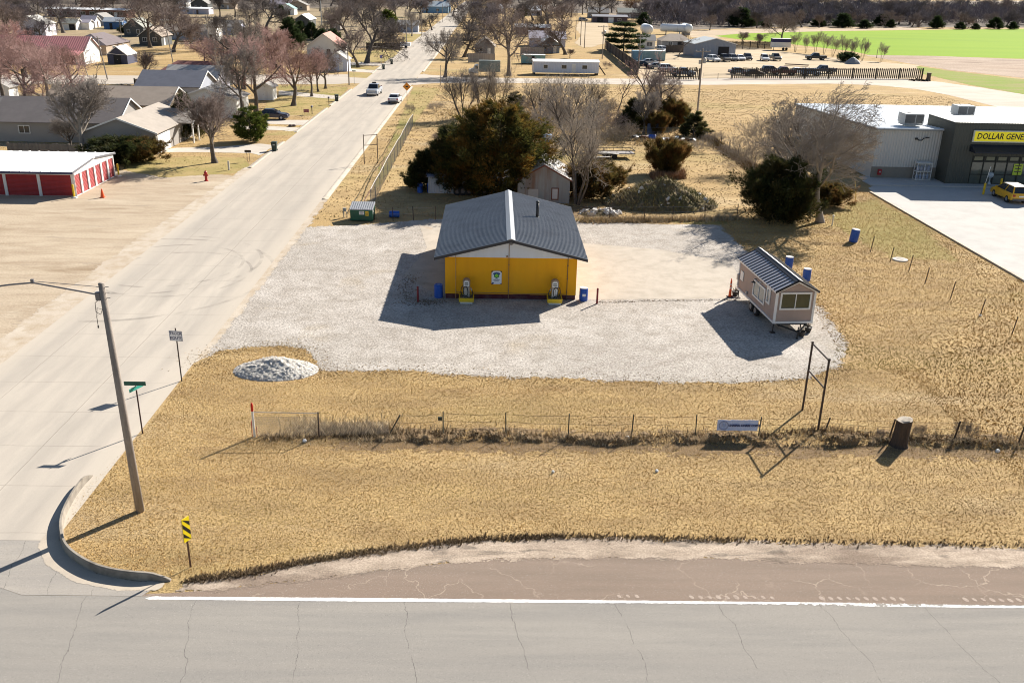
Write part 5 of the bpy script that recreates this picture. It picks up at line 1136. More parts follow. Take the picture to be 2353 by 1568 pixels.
b = MB(); b.bbox(-.5,.5,-.5,.5,-.015,.015,.01,0,FACE((0,-.02,2.35)) @ Matrix.Rotation(rad(45),4,'Z')); b.obj('plate', mat('warning_orange', (.72,.26,.02), .5, .05), t)
b = MB(); b.add([(-.2,-.04,2.25),(.2,-.04,2.25),(.2,-.04,2.45),(-.2,-.04,2.45)], [(0,1,2,3)]); b.obj('symbol', black, t)
t = thing('stone_planter', 'small heap of dark stones on the lawn by the driveway', 'stones', tuple(G(673,291)))
for i in range(5): b = MB(); b.lathe([(.25,0),(.28,.12),(.2,.26),(.05,.3)], 7, M=Matrix.Translation((random.uniform(-.5,.5),random.uniform(-.2,.2),0))); b.obj('stone', mat('dark_stone', (.10,.07,.06), .9, .3), t)
for k, (x, y, ty, lab) in enumerate(((1009-165,188,150,'thin street name sign post on the cross street corner'),)): pass
t = thing('street_name_sign', 'thin signpost at the cross street corner left of the pickup', 'sign', tuple(G(815,193))); b = MB(); b.tube([(0,0,0),(0,0,2.5)], .04, 6); b.obj('post', steel, t); b = MB(); b.cbox((0,0,2.5),(.7,.03,.18)); b.obj('blade', grn, t); t.location = tuple(G(814,194))
t = thing('street_name_sign', 'purple-blue topped signpost on the far corner lawn by the bins', 'sign', tuple(G(876,158))); b = MB(); b.tube([(0,0,0),(0,0,2.7)], .05, 6); b.obj('post', steel, t); b = MB(); b.bbox(-.3,.3,-.02,.02,2.3,2.9,.01); b.obj('plate', mat('sign_violet', (.12,.10,.3), .5), t)
t = thing('basketball_hoop', 'white backboard basketball hoop on the cross street', 'hoop', tuple(G(378,214))); b = MB(); b.tube([(0,0,0),(0,0,3.2)], .07, 6); b.obj('post', white, t)
b = MB(); b.bbox(-.7,.7,-.06,0,2.7,3.8,.02); b.obj('backboard', white, t); b = MB(); b.box(-.28,.28,-.07,-.06,2.9,3.4); b.obj('target', black, t)
# ================================================================ HOUSES, SHEDS, TANKS
def wmat(n, c, kind='X'): return mat('wall_'+n, c, .7, .06, 1.2, dirt=tuple(x*.75 for x in c), ds=.5, da=.3)
def rmat(n, c): return mat('roof_'+n, c, .85, .15, 1.5, bump=.3, bs=8, dirt=tuple(x*.75 for x in c), ds=.5, da=.5)
door_m = mat('brown_door', (.12,.08,.06), .5)
def house(label, cat, px, w, d, h, rise, axis, wall, roof, wins='', doors='', side='E', over=.35, yaw=0, chim=None, name=None, group=None, hip=0, dy=0):
    """px: nearest front corner on the ground; side 'E' -> body extends to -x of it, 'W' -> to +x"""
    p = G(*px) if len(px) == 2 else Vector(px); x0 = -w if side == 'E' else 0; x1 = x0+w
    t = thing(name or cat.replace(' ','_'), label, cat, (p.x, p.y+dy, 0), yaw, group)
    b = MB()
    if axis == 'y': b.prism([(x0,0),(x1,0),(x1,h),((x0+x1)/2,h+rise-.05),(x0,h)], 'y', 0, d) if not hip else b.box(x0,x1,0,d,0,h)
    else: b.prism([(0,0),(d,0),(d,h),(d/2,h+rise-.05),(0,h)], 'x', x0, x1) if not hip else b.box(x0,x1,0,d,0,h)
    b.obj('wall', wall, t); b = MB(); o = over; th = .10
    if hip:
        xm, k = (x0+x1)/2, hip
        if axis == 'x': R = [(x0+k,d/2),(x1-k,d/2)]
        else: R = [(xm,k),(xm,d-k)]
        zb = h-.05; v = [(x0-o,-o,zb),(x1+o,-o,zb),(x1+o,d+o,zb),(x0-o,d+o,zb),(R[0][0],R[0][1],h+rise),(R[1][0],R[1][1],h+rise)]
        b.add(v, [(0,1,5,4),(1,2,5),(2,3,4,5),(3,0,4)] if axis == 'x' else [(0,1,4),(1,2,5,4),(2,3,5),(3,0,4,5)]); b.add(v[:4], [(3,2,1,0)])
    elif axis == 'y':
        s = rise/(w/2); xm = (x0+x1)/2
        for a in (x0-o, x1+o): ze = h-o*s; b.prism([(xm,h+rise),(a,ze),(a,ze+th),(xm,h+rise+th)], 'y', -o, d+o)
    else:
        s = rise/(d/2)
        for a in (-o, d+o): ze = h-o*s; b.prism([(d/2,h+rise),(a,ze),(a,ze+th),(d/2,h+rise+th)], 'x', x0-o, x1+o)
    rf = b.obj('roof', roof, t)
    if not hip:
        b = MB()
        if axis == 'y':
            s = rise/(w/2); ze = h-o*s-.06; b.prism([(x0-o-.02,ze),((x0+x1)/2,h+rise-.06),(x1+o+.02,ze),(x1+o+.02,ze+.19),((x0+x1)/2,h+rise+.13),(x0-o-.02,ze+.19)], 'y', -o-.05, -o)
        else:
            s = rise/(d/2); ze = h-o*s-.06; xx = x1+o if side == 'E' else x0-o-.05
            b.prism([(-o-.02,ze),(d/2,h+rise-.06),(d+o+.02,ze),(d+o+.02,ze+.19),(d/2,h+rise+.13),(-o-.02,ze+.19)], 'x', xx, xx+.05)
        b.obj('barge_board', white, rf)
    if chim:
        cx, cy, ch = chim; b = MB(); b.box(x0+cx-.3,x0+cx+.3,cy-.3,cy+.3,h,h+ch); b.obj('chimney', mat('brick_chimney', (.22,.10,.07), .9, .2), rf)
    def fr(face, u, z):
        return {'f': FACE((x0+u,-.01,z)), 'r': FACE((x1+.01,u,z),(0,1,0)), 'l': FACE((x0-.01,d-u,z),(0,-1,0))}[face]
    for q in wins.split():
        f, u, z, ww, hh = q.split(','); window(t, fr(f, float(u), float(z)), float(ww), float(hh), 2 if float(ww) > 1.1 else 1, .08)
    for q in doors.split():
        f, u, ww, hh, m_ = q.split(','); b = MB(); b.box(0,float(ww),0,float(hh),0,.05,0,fr(f,float(u),.03)); dr = b.obj('garage_door' if float(ww) > 1.6 else 'door', {'w': white, 'b': door_m, 'k': mat('dark_opening', (.02,.02,.022), .8)}[m_], t)
        b = MB(); b.box(float(ww)*.45,float(ww)*.55,.9,1.0,.05,.08,0,fr(f,float(u),.03)); b.obj('handle', steel, dr)
    return t
wW, wG, wB, wL, wT = wmat('white',(.76,.75,.72)), wmat('grey',(.25,.25,.26)), wmat('blue',(.045,.12,.27)), wmat('lavender',(.44,.43,.50)), wmat('tan',(.40,.32,.24))
wGB, wD, wP, wBR = wmat('grey_blue',(.33,.36,.43)), wmat('dark',(.085,.09,.09)), wmat('stone',(.30,.28,.26)), wmat('brick',(.22,.11,.08))
rG, rD, rT, rR, rPk, rWh, rGn, rLv = rmat('grey',(.28,.265,.25)), rmat('charcoal',(.10,.105,.125)), rmat('tan',(.35,.29,.235)), rmat('redbrown',(.24,.105,.09)), mat('roof_pink_metal',(.62,.27,.25),.5,.1,1,ribs=('X',.5,.3)), mat('roof_white_metal',(.74,.75,.76),.5,.05,1), rmat('greengrey',(.30,.31,.27)), rmat('lavender',(.36,.33,.38))
# nearest left house: south gable wing, main body behind it, porch gable
house('stone-grey gabled house with white garage door nearest the storage units', 'house', (362,355), 8.2, 13.5, 2.5, 1.55, 'y', wP, rmat('weathered_tan',(.36,.315,.27)), 'r,9.5,.9,1.2,1.1 r,12,.9,.9,1.1', 'r,.5,4.2,2.1,w', chim=None)
h1 = house('wide brown-roofed house body behind the stone-grey gabled wing', 'house', (-46.2,114.5,0), 15, 9, 2.5, 2.3, 'x', wP, rmat('dusk_brown',(.20,.175,.165)), 'f,3,1,1.4,1 f,8,1,1.4,1')
for u, v in ((9,2.2),(11.6,1.3)): 
    b = MB(); b.bbox(-15+u-.25,-15+u+.25,v-.2,v+.2,2.5+2.3*v/4.5,2.5+2.3*v/4.5+.25,.03); b.obj('vent', black, h1)
pg = thing('porch', 'open gabled porch roof in front of the stone-grey house', 'porch', (-39.3,115.2,0))
b = MB()
for s in (0,1): y0, y1 = (3.2,-.2) if s == 0 else (3.2,6.6); b.prism([(y0,3.75),(y1,2.45),(y1,2.56),(y0,3.86)], 'x', -3.5, 2.2)
b.obj('roof', rmat('weathered_tan',(0,0,0)), pg)
b = MB(); b.prism([(-.2,2.40),(3.2,3.7),(6.6,2.40),(6.6,2.58),(3.2,3.88),(-.2,2.58)], 'x', 2.2, 2.25); b.obj('barge_board', white, pg)
for y in (0.2,2.4,6.2): b = MB(); b.box(1.9,2.05,y,y+.15,0,2.5); b.obj('post', white, pg)
house('tan-roofed house just behind the brown-roofed one', 'house', (-45.5,131,0), 17, 9, 2.5, 1.9, 'x', wT, rT, 'f,3,1,1.4,1 r,3,1,1.2,1', 'r,6,.9,2,w')
house('blue-grey shingled low house with pale eaves', 'house', (460,236), 10, 9, 2.5, 2.0, 'x', wGB, rmat('slate',(.13,.14,.175)), 'f,2,1,1.4,1 f,6,1,1.4,1', 'r,3,1,2,w')
house('light grey roofed house behind the blue-grey shingled one', 'house', (500,217), 9, 8, 2.5, 1.9, 'x', wL, rmat('light_grey',(.40,.38,.36)), 'f,2,1,1.4,1 r,2,1,1,1', 'r,5,1,2,b')
house('dark-walled house with red-brown hip roof beside the cross street', 'house', (505,207), 11.5, 9, 2.5, 2.1, 'x', wD, rR, 'f,2,1,1.2,1 f,7,1,1.2,1', 'f,4.5,1,2,b', hip=3)
house('white-walled gabled end with brown roof among bare trees above the clipped evergreen', 'house', (545,272), 8.5, 7, 2.7, 1.5, 'y', wW, rG, 'f,5.5,1,1,1.2', 'r,3,1,2,b')
house('white garden shed between bare trunks left of the street', 'shed', (627,231), 2.6, 3, 2.2, .7, 'y', wW, rG, '', 'f,.6,1,1.9,w')
house('white house with grey roof and blue tarp at the left edge', 'house', (0,313), 12, 7.6, 2.7, 1.7, 'x', wW, rmat('old_grey',(.22,.205,.19)), 'r,2.5,1,.8,1.3 f,9,1,1,1', 'r,3.6,.9,2,b')
t = thing('boat_cover', 'pale covered boat with a blue tarp behind the white house', 'boat', tuple(G(35,258))); b = MB(); b.lathe([(.3,0),(1.2,.5),(1.3,1.0),(.8,1.4),(.1,1.5)], 12, M=Matrix.Scale(2.6,4,(1,0,0))); b.obj('cover', white, t); b = MB(); b.bbox(-3.4,-.6,-1.35,1.35,.9,1.45,.1); b.obj('tarp', bluepl, t)
house('small white shed behind the covered boat at the left edge', 'shed', (24,232), 3, 3, 2.2, .8, 'y', wW, rG, '', 'f,1,.9,1.9,w')
house('white gable-ended barn with long pink metal roof', 'barn', (196,149), 21, 8.5, 3.0, 2.6, 'x', wmat('barn_white',(.70,.74,.72)), rPk, 'f,3,1,1.4,1 f,13,1.2,1.2,1', 'r,3.2,2,2.4,w f,17,2,2.2,k')
cp = thing('carport', 'pink metal carport lean-to with posts on the pink-roofed barn', 'carport', tuple(G(196,150))); b = MB(); b.prism([(-3,2.2),(.0,2.9),(.0,3.0),(-3,2.3)], 'x', -10, 0); b.obj('roof', rPk, cp)
for x in (-9.8,-6.5,-3.2,-.2): b = MB(); b.box(x,x+.12,-2.9,-2.78,0,2.2); b.obj('post', white, cp)
house('dark hip-roofed house with roof panels behind the pink barn', 'house', (246,128), 10, 16, 2.4, 2.4, 'y', wT, rmat('plum_brown',(.17,.14,.145)), 'f,2,1,1,1 r,4,1,1.5,1 r,10,1,1.5,1', 'r,7,.9,2,b', hip=4)
g = house('small barn-shaped shed with dark front and white roof', 'shed', (294,148), 4.4, 6, 2.0, 1.7, 'y', wmat('navy_front',(.06,.065,.11)), rWh, '', 'f,1.4,1.6,1.9,k', over=.15)
house('tall white house with pale roof at the upper left', 'house', (106,84), 10, 7.5, 3.7, 2.2, 'y', mat('wall_white_lav',(.62,.60,.66),.7,.05,1), rmat('pale_grey',(.44,.43,.40)), 'f,3,1,1.2,1.6 f,6.5,1,1.2,1.6 r,2,1.2,1.4,1.6', 'r,4.5,1,2.1,w')
house('small white garage with dark door right of the big upper-left tree', 'garage', (176,70), 5, 5, 2.3, 1.3, 'x', wW, rGn, '', 'f,2.6,2.0,1.9,k')
house('white low shed beside the small garage', 'shed', (206,69), 4.6, 4, 2.4, .8, 'x', wW, rLv, '', 'f,1,1,1.9,w')
house('white cottage with lavender roof behind the low shed', 'house', (219,64), 5, 5, 2.4, 1.5, 'x', wW, rLv, 'f,2,1,1,1', 'r,2,1,2,b')
house('grey house with white porch behind the blue shed', 'house', (246,60), 6, 8, 2.6, 1.8, 'y', wG, rG, 'f,1.5,1,1.2,1.2', 'r,2,1,2,w')
house('deep blue shed with pale roof in the upper left yards', 'shed', (282,68), 6.5, 5, 2.6, 1.2, 'x', wB, rmat('pale_blue',(.42,.46,.5)), 'r,1.5,1,.9,.9', 'f,2,1,2,k')
house('long white flat-roofed school-like building at the upper left', 'building', (292,42), 34, 10, 3.2, .5, 'x', wBR, rWh, ' '.join('f,%d,1,2.2,1.4' % k for k in range(2,31,4)), 'f,28.6,1.2,2.2,w', over=1.)
house('dark grey gabled house, left of the two dark gabled houses', 'house', (331,85), 6.2, 9, 3.0, 2.4, 'y', wD, rGn, 'f,1,1,1,1.2 f,4,1,1,1.2', 'r,3,1,2,w')
house('dark green gabled house with porch, right of the two dark gabled houses', 'house', (372,106), 6.2, 9, 2.7, 2.2, 'y', wD, rT, 'f,1,1,1.2,1.2 f,3.8,1,1.2,1.2', 'r,2,1,2,w')
house('long grey-blue house with tan roof and white end', 'house', (482,93), 14, 7, 2.6, 1.8, 'x', wGB, rT, 'f,2,1,1.4,1.1 f,6,1,1.4,1.1 f,10,1,1.4,1.1', 'f,8.3,.9,2,w')
house('white tall gabled end house right of the long grey-blue one', 'house', (496,96), 2.4, 8, 4.4, 1.4, 'y', wW, rG, 'r,2,1,1.2,1.4', 'f,.6,.9,2,b')
house('pale blue house with white porch end beyond the bare yards', 'house', (552,81), 9, 7, 2.7, 1.8, 'x', wmat('pale_blue',(.46,.48,.62)), rG, 'f,2,1,1.4,1.1', 'f,6,.9,2,w')
house('white steep gable house at the top, left of the dark one', 'house', (428,22), 5, 9, 4.2, 3.4, 'y', wW, rD, 'f,1.8,1,1.2,1.6', 'r,3,1,2,b')
house('dark blue-green house with grey roof at the top', 'house', (478,24), 9, 9, 3.4, 3, 'y', wD, rG, 'f,2,1,1.2,1.4', 'f,5,1,2,w')
house('tan house with hip roof at the top', 'house', (538,22), 9, 9, 3.2, 2.6, 'x', wT, rT, 'f,2,1,1.4,1.2', 'f,5,1,2,w', hip=3)
house('long white flat roof building below the top houses', 'building', (480,34), 14, 8, 2.6, .5, 'x', wL, rWh, 'f,3,1,1.4,1', 'f,8,1,2,b')
house('white steeple-like gabled front house with pink roof behind street trees', 'house', (783,133), 8.5, 11, 2.7, 3.0, 'y', wW, mat('roof_salmon',(.46,.22,.17),.8,.12,1.5), 'f,2,1,1.2,1.2 r,2,1,1.2,1.2', 'f,5,.9,2,b')
house('pale blue low house behind the pole at the cross street', 'house', (798,165), 4.2, 5, 2.6, 1.4, 'y', wmat('ice_blue',(.55,.60,.74)), rmat('pale_grey',(0,0,0)), 'f,.7,1,1,1.2', 'f,2.4,.9,2,w')
house('white-roofed dark barn in the trees left of the street', 'barn', (711,64), 5.5, 14, 3.0, 1.8, 'y', wD, rWh, '', 'f,1.6,2,2.2,k')
house('small grey shed on the sunny clearing left of the street', 'shed', (782,69), 4, 4, 2.4, 1.2, 'y', wP, rG, '', 'f,1,1.2,1.9,w')
house('pale grey house with dark doorway at the top of the left clearing', 'house', (705,25), 10, 8, 3, 2.2, 'y', wT, rG, 'f,6,1,1.4,1.2', 'f,3,1.4,2.2,k')
house('grey-lavender long house at the top left of the clearing', 'house', (668,22), 12, 8, 3, 2, 'x', wL, rLv, 'f,3,1,1.4,1.2', 'f,7,1,2,w')
house('teal-roofed pale house behind the small evergreen at the top', 'house', (676,35), 8, 8, 3, 2.2, 'y', wW, rmat('teal',(.24,.36,.36)), 'f,2,1,1.4,1.2', 'f,5,1,2,k')
house('pale house with white wall beyond the lawn left of the street', 'house', (960,75), 7.5, 6, 2.6, 1.5, 'x', wGB, rG, 'f,2,1,1.4,1.1', 'r,2,1,2,w')
house('bright blue house near the far end of the street', 'house', (1030,31), 16, 10, 3.5, 2.5, 'x', wmat('sky_blue',(.22,.38,.52)), rmat('sky_grey',(.4,.48,.54)), 'f,3,1,1.6,1.3 f,9,1,1.6,1.3', 'r,4,1.2,2.2,w')
house('steep dark blue gabled house beside the bright blue one', 'house', (1034,30), 5, 9, 4, 5, 'y', wmat('navy_blue',(.07,.14,.22)), rD, 'f,1.8,1,1.2,1.6', 'r,3,1,2,w')
t = thing('parked_trailer', 'white low utility trailer at the left kerb of the street', 'trailer', tuple(G(931,110))); b = MB(); b.bbox(-1.6,1.6,-1,1,.5,1.5,.05); b.obj('box', white, t)
for s in (-1,1): b = MB(); b.lathe([(.35,-.1),(.35,.1)], 12, M=Matrix.Translation((.2,s*1.0,.35)) @ Matrix.Rotation(rad(90),4,'X')); b.obj('wheel', rubber, t)
b = MB(); b.tube([(1.6,0,.5),(2.6,0,.45)], .05, 5); b.obj('hitch', black, t)
# right of the street
house('grey gabled house with pale roof edge right of the street', 'house', (1092,128), 5.2, 9, 2.5, 2.1, 'y', wG, rT, 'f,1,1,1,1.2', 'f,3.2,.9,2,w', 'W')
t = thing('box_truck', 'old box truck with grey-green body and white cab behind the brush', 'truck', tuple(G(1100,174))); gbx = mat('truck_box_green', (.20,.235,.215), .6, .12, 1.2, dirt=(.12,.10,.08), ds=.8, da=.5)
b = MB(); b.bbox(0,4.6,-1.2,1.2,.9,3.2,.05); b.obj('box', gbx, t)
b = MB(); b.prism([(-2.2,.6),(-.1,.6),(-.1,2.3),(-.9,2.3),(-1.3,1.5),(-2.2,1.3)], 'y', -1.0, 1.0); cb_ = b.obj('cab', white, t)
b = MB(); b.add([(-.95,-1.01,1.5),(-.25,-1.01,1.5),(-.25,-1.01,2.15),(-.8,-1.01,2.15)], [(0,1,2,3)]); b.obj('side_window', CARG, cb_)
for x in (-1.5,3.2):
    for s in (-1,1): b = MB(); b.lathe([(.42,-.14),(.45,0),(.42,.14)], 14, M=Matrix.Translation((x,s*.95,.45)) @ Matrix.Rotation(rad(90),4,'X')); b.obj('wheel', rubber, t)
house('bright white metal barn far right of the street, by the road', 'barn', (1119,31), 10, 14, 2.8, 2.6, 'x', wL, rWh, 'f,3,1,1.4,1', 'f,6,2,2.2,k', 'W')
house('second white metal barn, farther right along the trees', 'barn', (1208,36), 9, 12, 2.8, 2.6, 'x', wL, rWh, 'f,3,1,1.4,1', 'f,6,2,2.2,k', 'W')
house('long white-roofed shed behind the big bare elm', 'shed', (1184,79), 13, 6, 2.6, 1.0, 'x', wBR, rWh, '', 'f,5,2,2,k', 'W')
house('lavender-roofed long house behind the blue-grey gabled one', 'house', (1217,108), 11, 9, 2.6, 1.9, 'x', wL, rLv, 'f,2,1,1.4,1.1 f,8,1,1.4,1.1', 'f,5,.9,2,w', 'W')
house('blue-grey gabled outbuilding with pale roof', 'house', (1240,122), 5.6, 9, 2.5, 1.9, 'y', wmat('steel_blue',(.22,.28,.36)), rWh, 'f,.8,1.1,1.2,1.2', 'f,3.8,.9,2,w', 'W')
def cont(label, cat, nm, a, w, d, h, m_, yaw=0, lidm=None, z=.15):
    p = G(*a); t = thing(nm, label, cat, (p.x,p.y,0), yaw); b = MB(); b.bbox(0,w,0,d,z,z+h,.04); b.obj('body', m_, t)
    b = MB(); b.box(-.03,w+.03,-.03,d+.03,z+h-.05,z+h+.04); b.obj('roof', lidm or m_, t)
    for x in (.1,w-.4):
        b = MB(); b.box(x,x+.3,.2,d-.2,0,z); b.obj('skid', black, t)
    return t
teal = mat('teal_metal', (.16,.33,.33), .5, .12, 1, ribs=('X',.3,.4), dirt=(.35,.33,.3), ds=.7, da=.4); tealb = mat('teal_blue_metal', (.10,.22,.33), .5, .12, 1, ribs=('X',.3,.4))
c_ = cont('teal low camper beside the white trailer home', 'camper', 'camper', (1197,147), 6, 2.4, 2.0, teal, 0, white)
b = MB(); b.box(2.6,3.3,-.03,0,.3,1.9); b.obj('door', mat('dark_opening', (0,0,0)), c_)
mh = cont('long white trailer home with ribbed sides', 'mobile home', 'mobile_home', (1225,172), 14.6, 3.4, 2.35, mat('white_ribbed_side', (.60,.64,.74), .5, .06, .8, ribs=('X',.35,.35)), rad(3.4), None, .45)
b = MB(); b.prism([(-.15,2.78),(1.7,3.2),(3.55,2.78),(3.55,2.84),(1.7,3.28),(-.15,2.84)], 'x', -.2, 14.8); b.obj('top_roof', rWh, mh)
b = MB(); b.prism([(0,.1),(1.6,2.2),(1.9,2.2),(.3,.1)], 'y', .2, .3, 0, Matrix.Translation((14.7,0,0)) @ Matrix.Scale(-1,4,(1,0,0)) @ Matrix.Translation((-1.6,0,0))); b.obj('brace', darkpost, mh)
for x, w_ in ((2.2,1.0),(6.2,1.2),(10.8,1.2)): window(mh, FACE((x,-.005,1.3)), w_, .9, 1, .07)
b = MB(); b.box(8.5,9.4,-.03,0,.5,2.4); b.obj('door', white, mh)
house('small white house with grey roof by the storage tanks', 'house', (1470,113), 4.6, 6, 2.6, 1.5, 'x', wW, rG, 'f,2,.9,1.8,1.2', 'f,.5,.9,2,w', 'W')
c2 = cont('teal shipping container behind the slanting board fence', 'container', 'shipping_container', (1452,142), 2.6, 2.5, 2.5, tealb, rad(0), None)
c3 = cont('long grey-teal shipping container beside the parked wrecks', 'container', 'shipping_container', (1476,140), 6.0, 2.5, 2.4, mat('grey_teal_metal', (.20,.30,.31), .5, .2, 1, ribs=('X',.3,.4), dirt=(.5,.5,.48), ds=.9, da=.6), rad(0), white)
house('brown-roofed yard house with hip roof behind the blue-grey barn', 'house', (1519,112), 9.5, 9, 2.4, 1.9, 'x', wG, rT, 'f,2,1,1.4,1.1', 'f,5,2,2.1,k', 'W', hip=3)
bn_ = house('big blue-grey corrugated barn with pale roof in the salvage yard', 'barn', (1594,131), 12.2, 9.5, 3.5, 1.5, 'y', mat('blue_grey_corrugated', (.25,.28,.35), .5, .15, .8, metal=.2, ribs=('X',.4,.35), dirt=(.30,.28,.27), ds=.5, da=.5), mat('pale_sheet_roof', (.50,.53,.53), .5, .08, .6), '', 'f,7,3.2,2.8,k', 'W', over=.25, yaw=rad(8))
def tank(label, x, y, L, r, az):
    p = G(x,y); t = thing('storage_tank', label, 'tank', (p.x,p.y,0), az, 'white storage tanks'); z = r+1.0
    prof = [(.05,-L/2-r*.55),(r*.5,-L/2-r*.48),(r*.85,-L/2-r*.25),(r,-L/2),(r,L/2),(r*.85,L/2+r*.25),(r*.5,L/2+r*.48),(.05,L/2+r*.55)]
    b = MB(); b.lathe(prof, 20, M=Matrix.Translation((0,0,z)) @ Matrix.Rotation(rad(90),4,'X')); b.obj('vessel', mat('tank_white', (.72,.75,.78), .4, .05), t, True)
    for s in (-.3,.3): b = MB(); b.box(-r*.7,r*.7,s*L-.2,s*L+.2,0,z-r*.6); b.obj('saddle', mat('saddle_grey', (.3,.3,.3), .8), t)
    b = MB(); b.tube([(0,-L*.3,z+r),(0,-L*.3,z+r+.4)], .08, 6); b.tube([(-r,-L*.2,.0),(-r,-L*.2,z+r*.6)], .05, 5); b.obj('valve', steel, t)
tank('white domed storage tank nearest the dark cedar', 1484,84, 10, 1.75, 0); tank('white storage tank lying crosswise between the two domed ones', 1545,80, 9, 1.5, rad(80)); tank('white domed storage tank on the right by the bare yard tree', 1575,80, 10, 1.6, 0)
house('low dark workshop with blue doors beyond the turnaround', 'workshop', (1362,52), 17, 9, 2.8, .8, 'x', wmat('plum',(.10,.075,.09)), mat('roof_dark_metal',(.25,.25,.27),.5,.05,1), 'f,12,1,2,1', 'f,2,3,2.4,k f,7.5,2.6,2.4,w', 'W')
house('grey-roofed house behind the dark workshop, left one', 'house', (1352,42), 11, 9, 3, 2.4, 'x', wG, rG, 'f,2,1,1.4,1.1', 'f,5,1,2,w', 'W')
house('grey-green roofed long house behind the dark workshop, right one', 'house', (1420,42), 15, 9, 3, 2.2, 'x', wP, rGn, 'f,2,1,1.4,1.1', 'f,6,1,2,w', 'W')
house('pale tan boxy building among the woods behind the salvage yard', 'building', (1692,50), 13, 8, 5, .6, 'x', wT, rT, 'f,3,1.5,1.6,1.4', 'f,7,2,2.6,k', 'W')
tr = thing('box_trailer', 'white box trailer with navy blue top in the salvage yard', 'trailer', tuple(G(1773,116))); b = MB(); b.bbox(0,5.9,0,2.5,.9,2.5,.04); b.obj('body', white, tr)
b = MB(); b.box(-.02,5.92,-.02,2.52,2.5,3.5); b.obj('upper_body', mat('trailer_navy', (.02,.025,.10), .5, .1), tr); b = MB(); b.box(-.05,5.95,-.05,2.55,3.5,3.58); b.obj('roof', white, tr)
for x in (3.6,4.6): b = MB(); b.lathe([(.42,-.12),(.42,.12)], 12, M=Matrix.Translation((x,.1,.45)) @ Matrix.Rotation(rad(90),4,'X')); b.obj('wheel', rubber, tr)
b = MB(); b.box(.5,.65,.2,.35,0,.9); b.obj('leg', black, tr)
ft_ = thing('flatbed_trailer', 'black flatbed trailer with low rails and scrap in the yard', 'trailer', tuple(G(1352,366)), rad(6)); 
b = MB(); b.box(0,5.6,0,2.0,.55,.68); b.obj('deck', mat('deck_wood_grey', (.30,.28,.27), .9, .3, 2, dirt=(.06,.05,.05), ds=1.2, da=.7), ft_)
b = MB()
for y in (0,2.0): b.cbox((2.8,y,1.0),(5.6,.06,.06)); [b.cbox((x,y,.8),(.05,.05,.5)) for x in (0,1.1,2.2,3.4,4.5,5.6)]
b.cbox((5.6,1,1.0),(.06,2,.06)); b.obj('rail', black, ft_)
for x in (2.3,3.1): 
    for y in (-.12,2.12): b = MB(); b.lathe([(.34,-.1),(.34,.1)], 12, M=Matrix.Translation((x,y,.34)) @ Matrix.Rotation(rad(90),4,'X')); b.obj('wheel', rubber, ft_)
b = MB(); b.tube([(0,.5,.55),(-1.3,1,.5)], .05, 5); b.tube([(0,1.5,.55),(-1.3,1,.5)], .05, 5); b.obj('tongue', black, ft_)
for k, (x, y, lab) in enumerate(((1372,362,'long pale plank lying across the flatbed trailer'),(1392,352,'second pale plank crossing the flatbed load'))):
    t = thing('plank', lab, 'plank', tuple(G(x,y,.75)), rad(15-40*k)); b = MB(); b.box(-1.6,1.6,-.12,.12,0,.06); b.obj('board', mat('bleached_plank', (.55,.53,.5), .9, .15), t)
t = thing('blue_board', 'upright blue board leaning by scrap under the yard trees', 'board', tuple(G(1500,309)), rad(10)); b = MB(); b.box(-.9,.9,-.04,.04,0,1.5); b.obj('panel', mat('dull_blue_board', (.10,.14,.24), .6), t)
t = thing('scrap_heap', 'dark heap of scrap under the yard trees beside the blue board', 'scrap', tuple(G(1478,322)))
for i in range(9): b = MB(); b.bbox(-.5,.5,-.3,.3,0,.35,.08,0,Matrix.Translation((random.uniform(-1.4,1.4),random.uniform(-.5,.5),random.uniform(0,.4))) @ Matrix.Rotation(random.uniform(0,3),4,'Z') @ Matrix.Rotation(random.uniform(-.6,.6),4,'X')); b.obj('scrap', (rust, steel, black, bluepl, white)[i%5] if i != 3 else steel, t)
t = thing('scrap_heap', 'pale and dark scrap heap in front of the small cedar', 'scrap', tuple(G(1555,325)))
for i in range(10): b = MB(); b.bbox(-.45,.45,-.3,.3,0,.3,.08,0,Matrix.Translation((random.uniform(-2.2,2.6),random.uniform(-.6,.6),random.uniform(0,.3))) @ Matrix.Rotation(random.uniform(0,3),4,'Z') @ Matrix.Rotation(random.uniform(-.6,.6),4,'X')); b.obj('scrap', (white, steel, rust, black)[i%4], t)
t = thing('water_tote', 'blue-white cage tank beyond the cedar trees in the yard', 'tank', tuple(G(1256,330))); b = MB(); b.bbox(-.6,.6,-.5,.5,.2,1.2,.06); b.obj('tank', mat('tote_blue', (.30,.42,.62), .5), t); b = MB(); b.box(-1.6,.7,-.55,.55,.0,.18); b.obj('pallet', rust, t)
hv = thing('condenser_unit', 'grey-green outdoor unit with pale top by the store side wall', 'unit', tuple(G(1785,306))); b = MB(); b.bbox(0,1.7,0,1.2,0,1.5,.05); b.obj('cabinet', mat('unit_green', (.17,.18,.14), .6, .2, 2), hv); b = MB(); b.bbox(.05,1.65,.05,1.15,1.5,1.56,.02); b.obj('top', mat('unit_top', (.48,.56,.56), .4), hv)
ls = thing('lean_shelter', 'small pale-roofed lean-to among brush by the store', 'shelter', tuple(G(1772,330))); b = MB(); b.prism([(0,1.7),(2.2,1.2),(2.2,1.27),(0,1.77)], 'x', 0, 2.6); b.obj('roof', mat('unit_top', (0,0,0)), ls)
for x in (.1,2.4): b = MB(); b.box(x,x+.1,2.0,2.1,0,1.2); b.box(x,x+.1,.1,.2,0,1.65); b.obj('post', darkpost, ls)
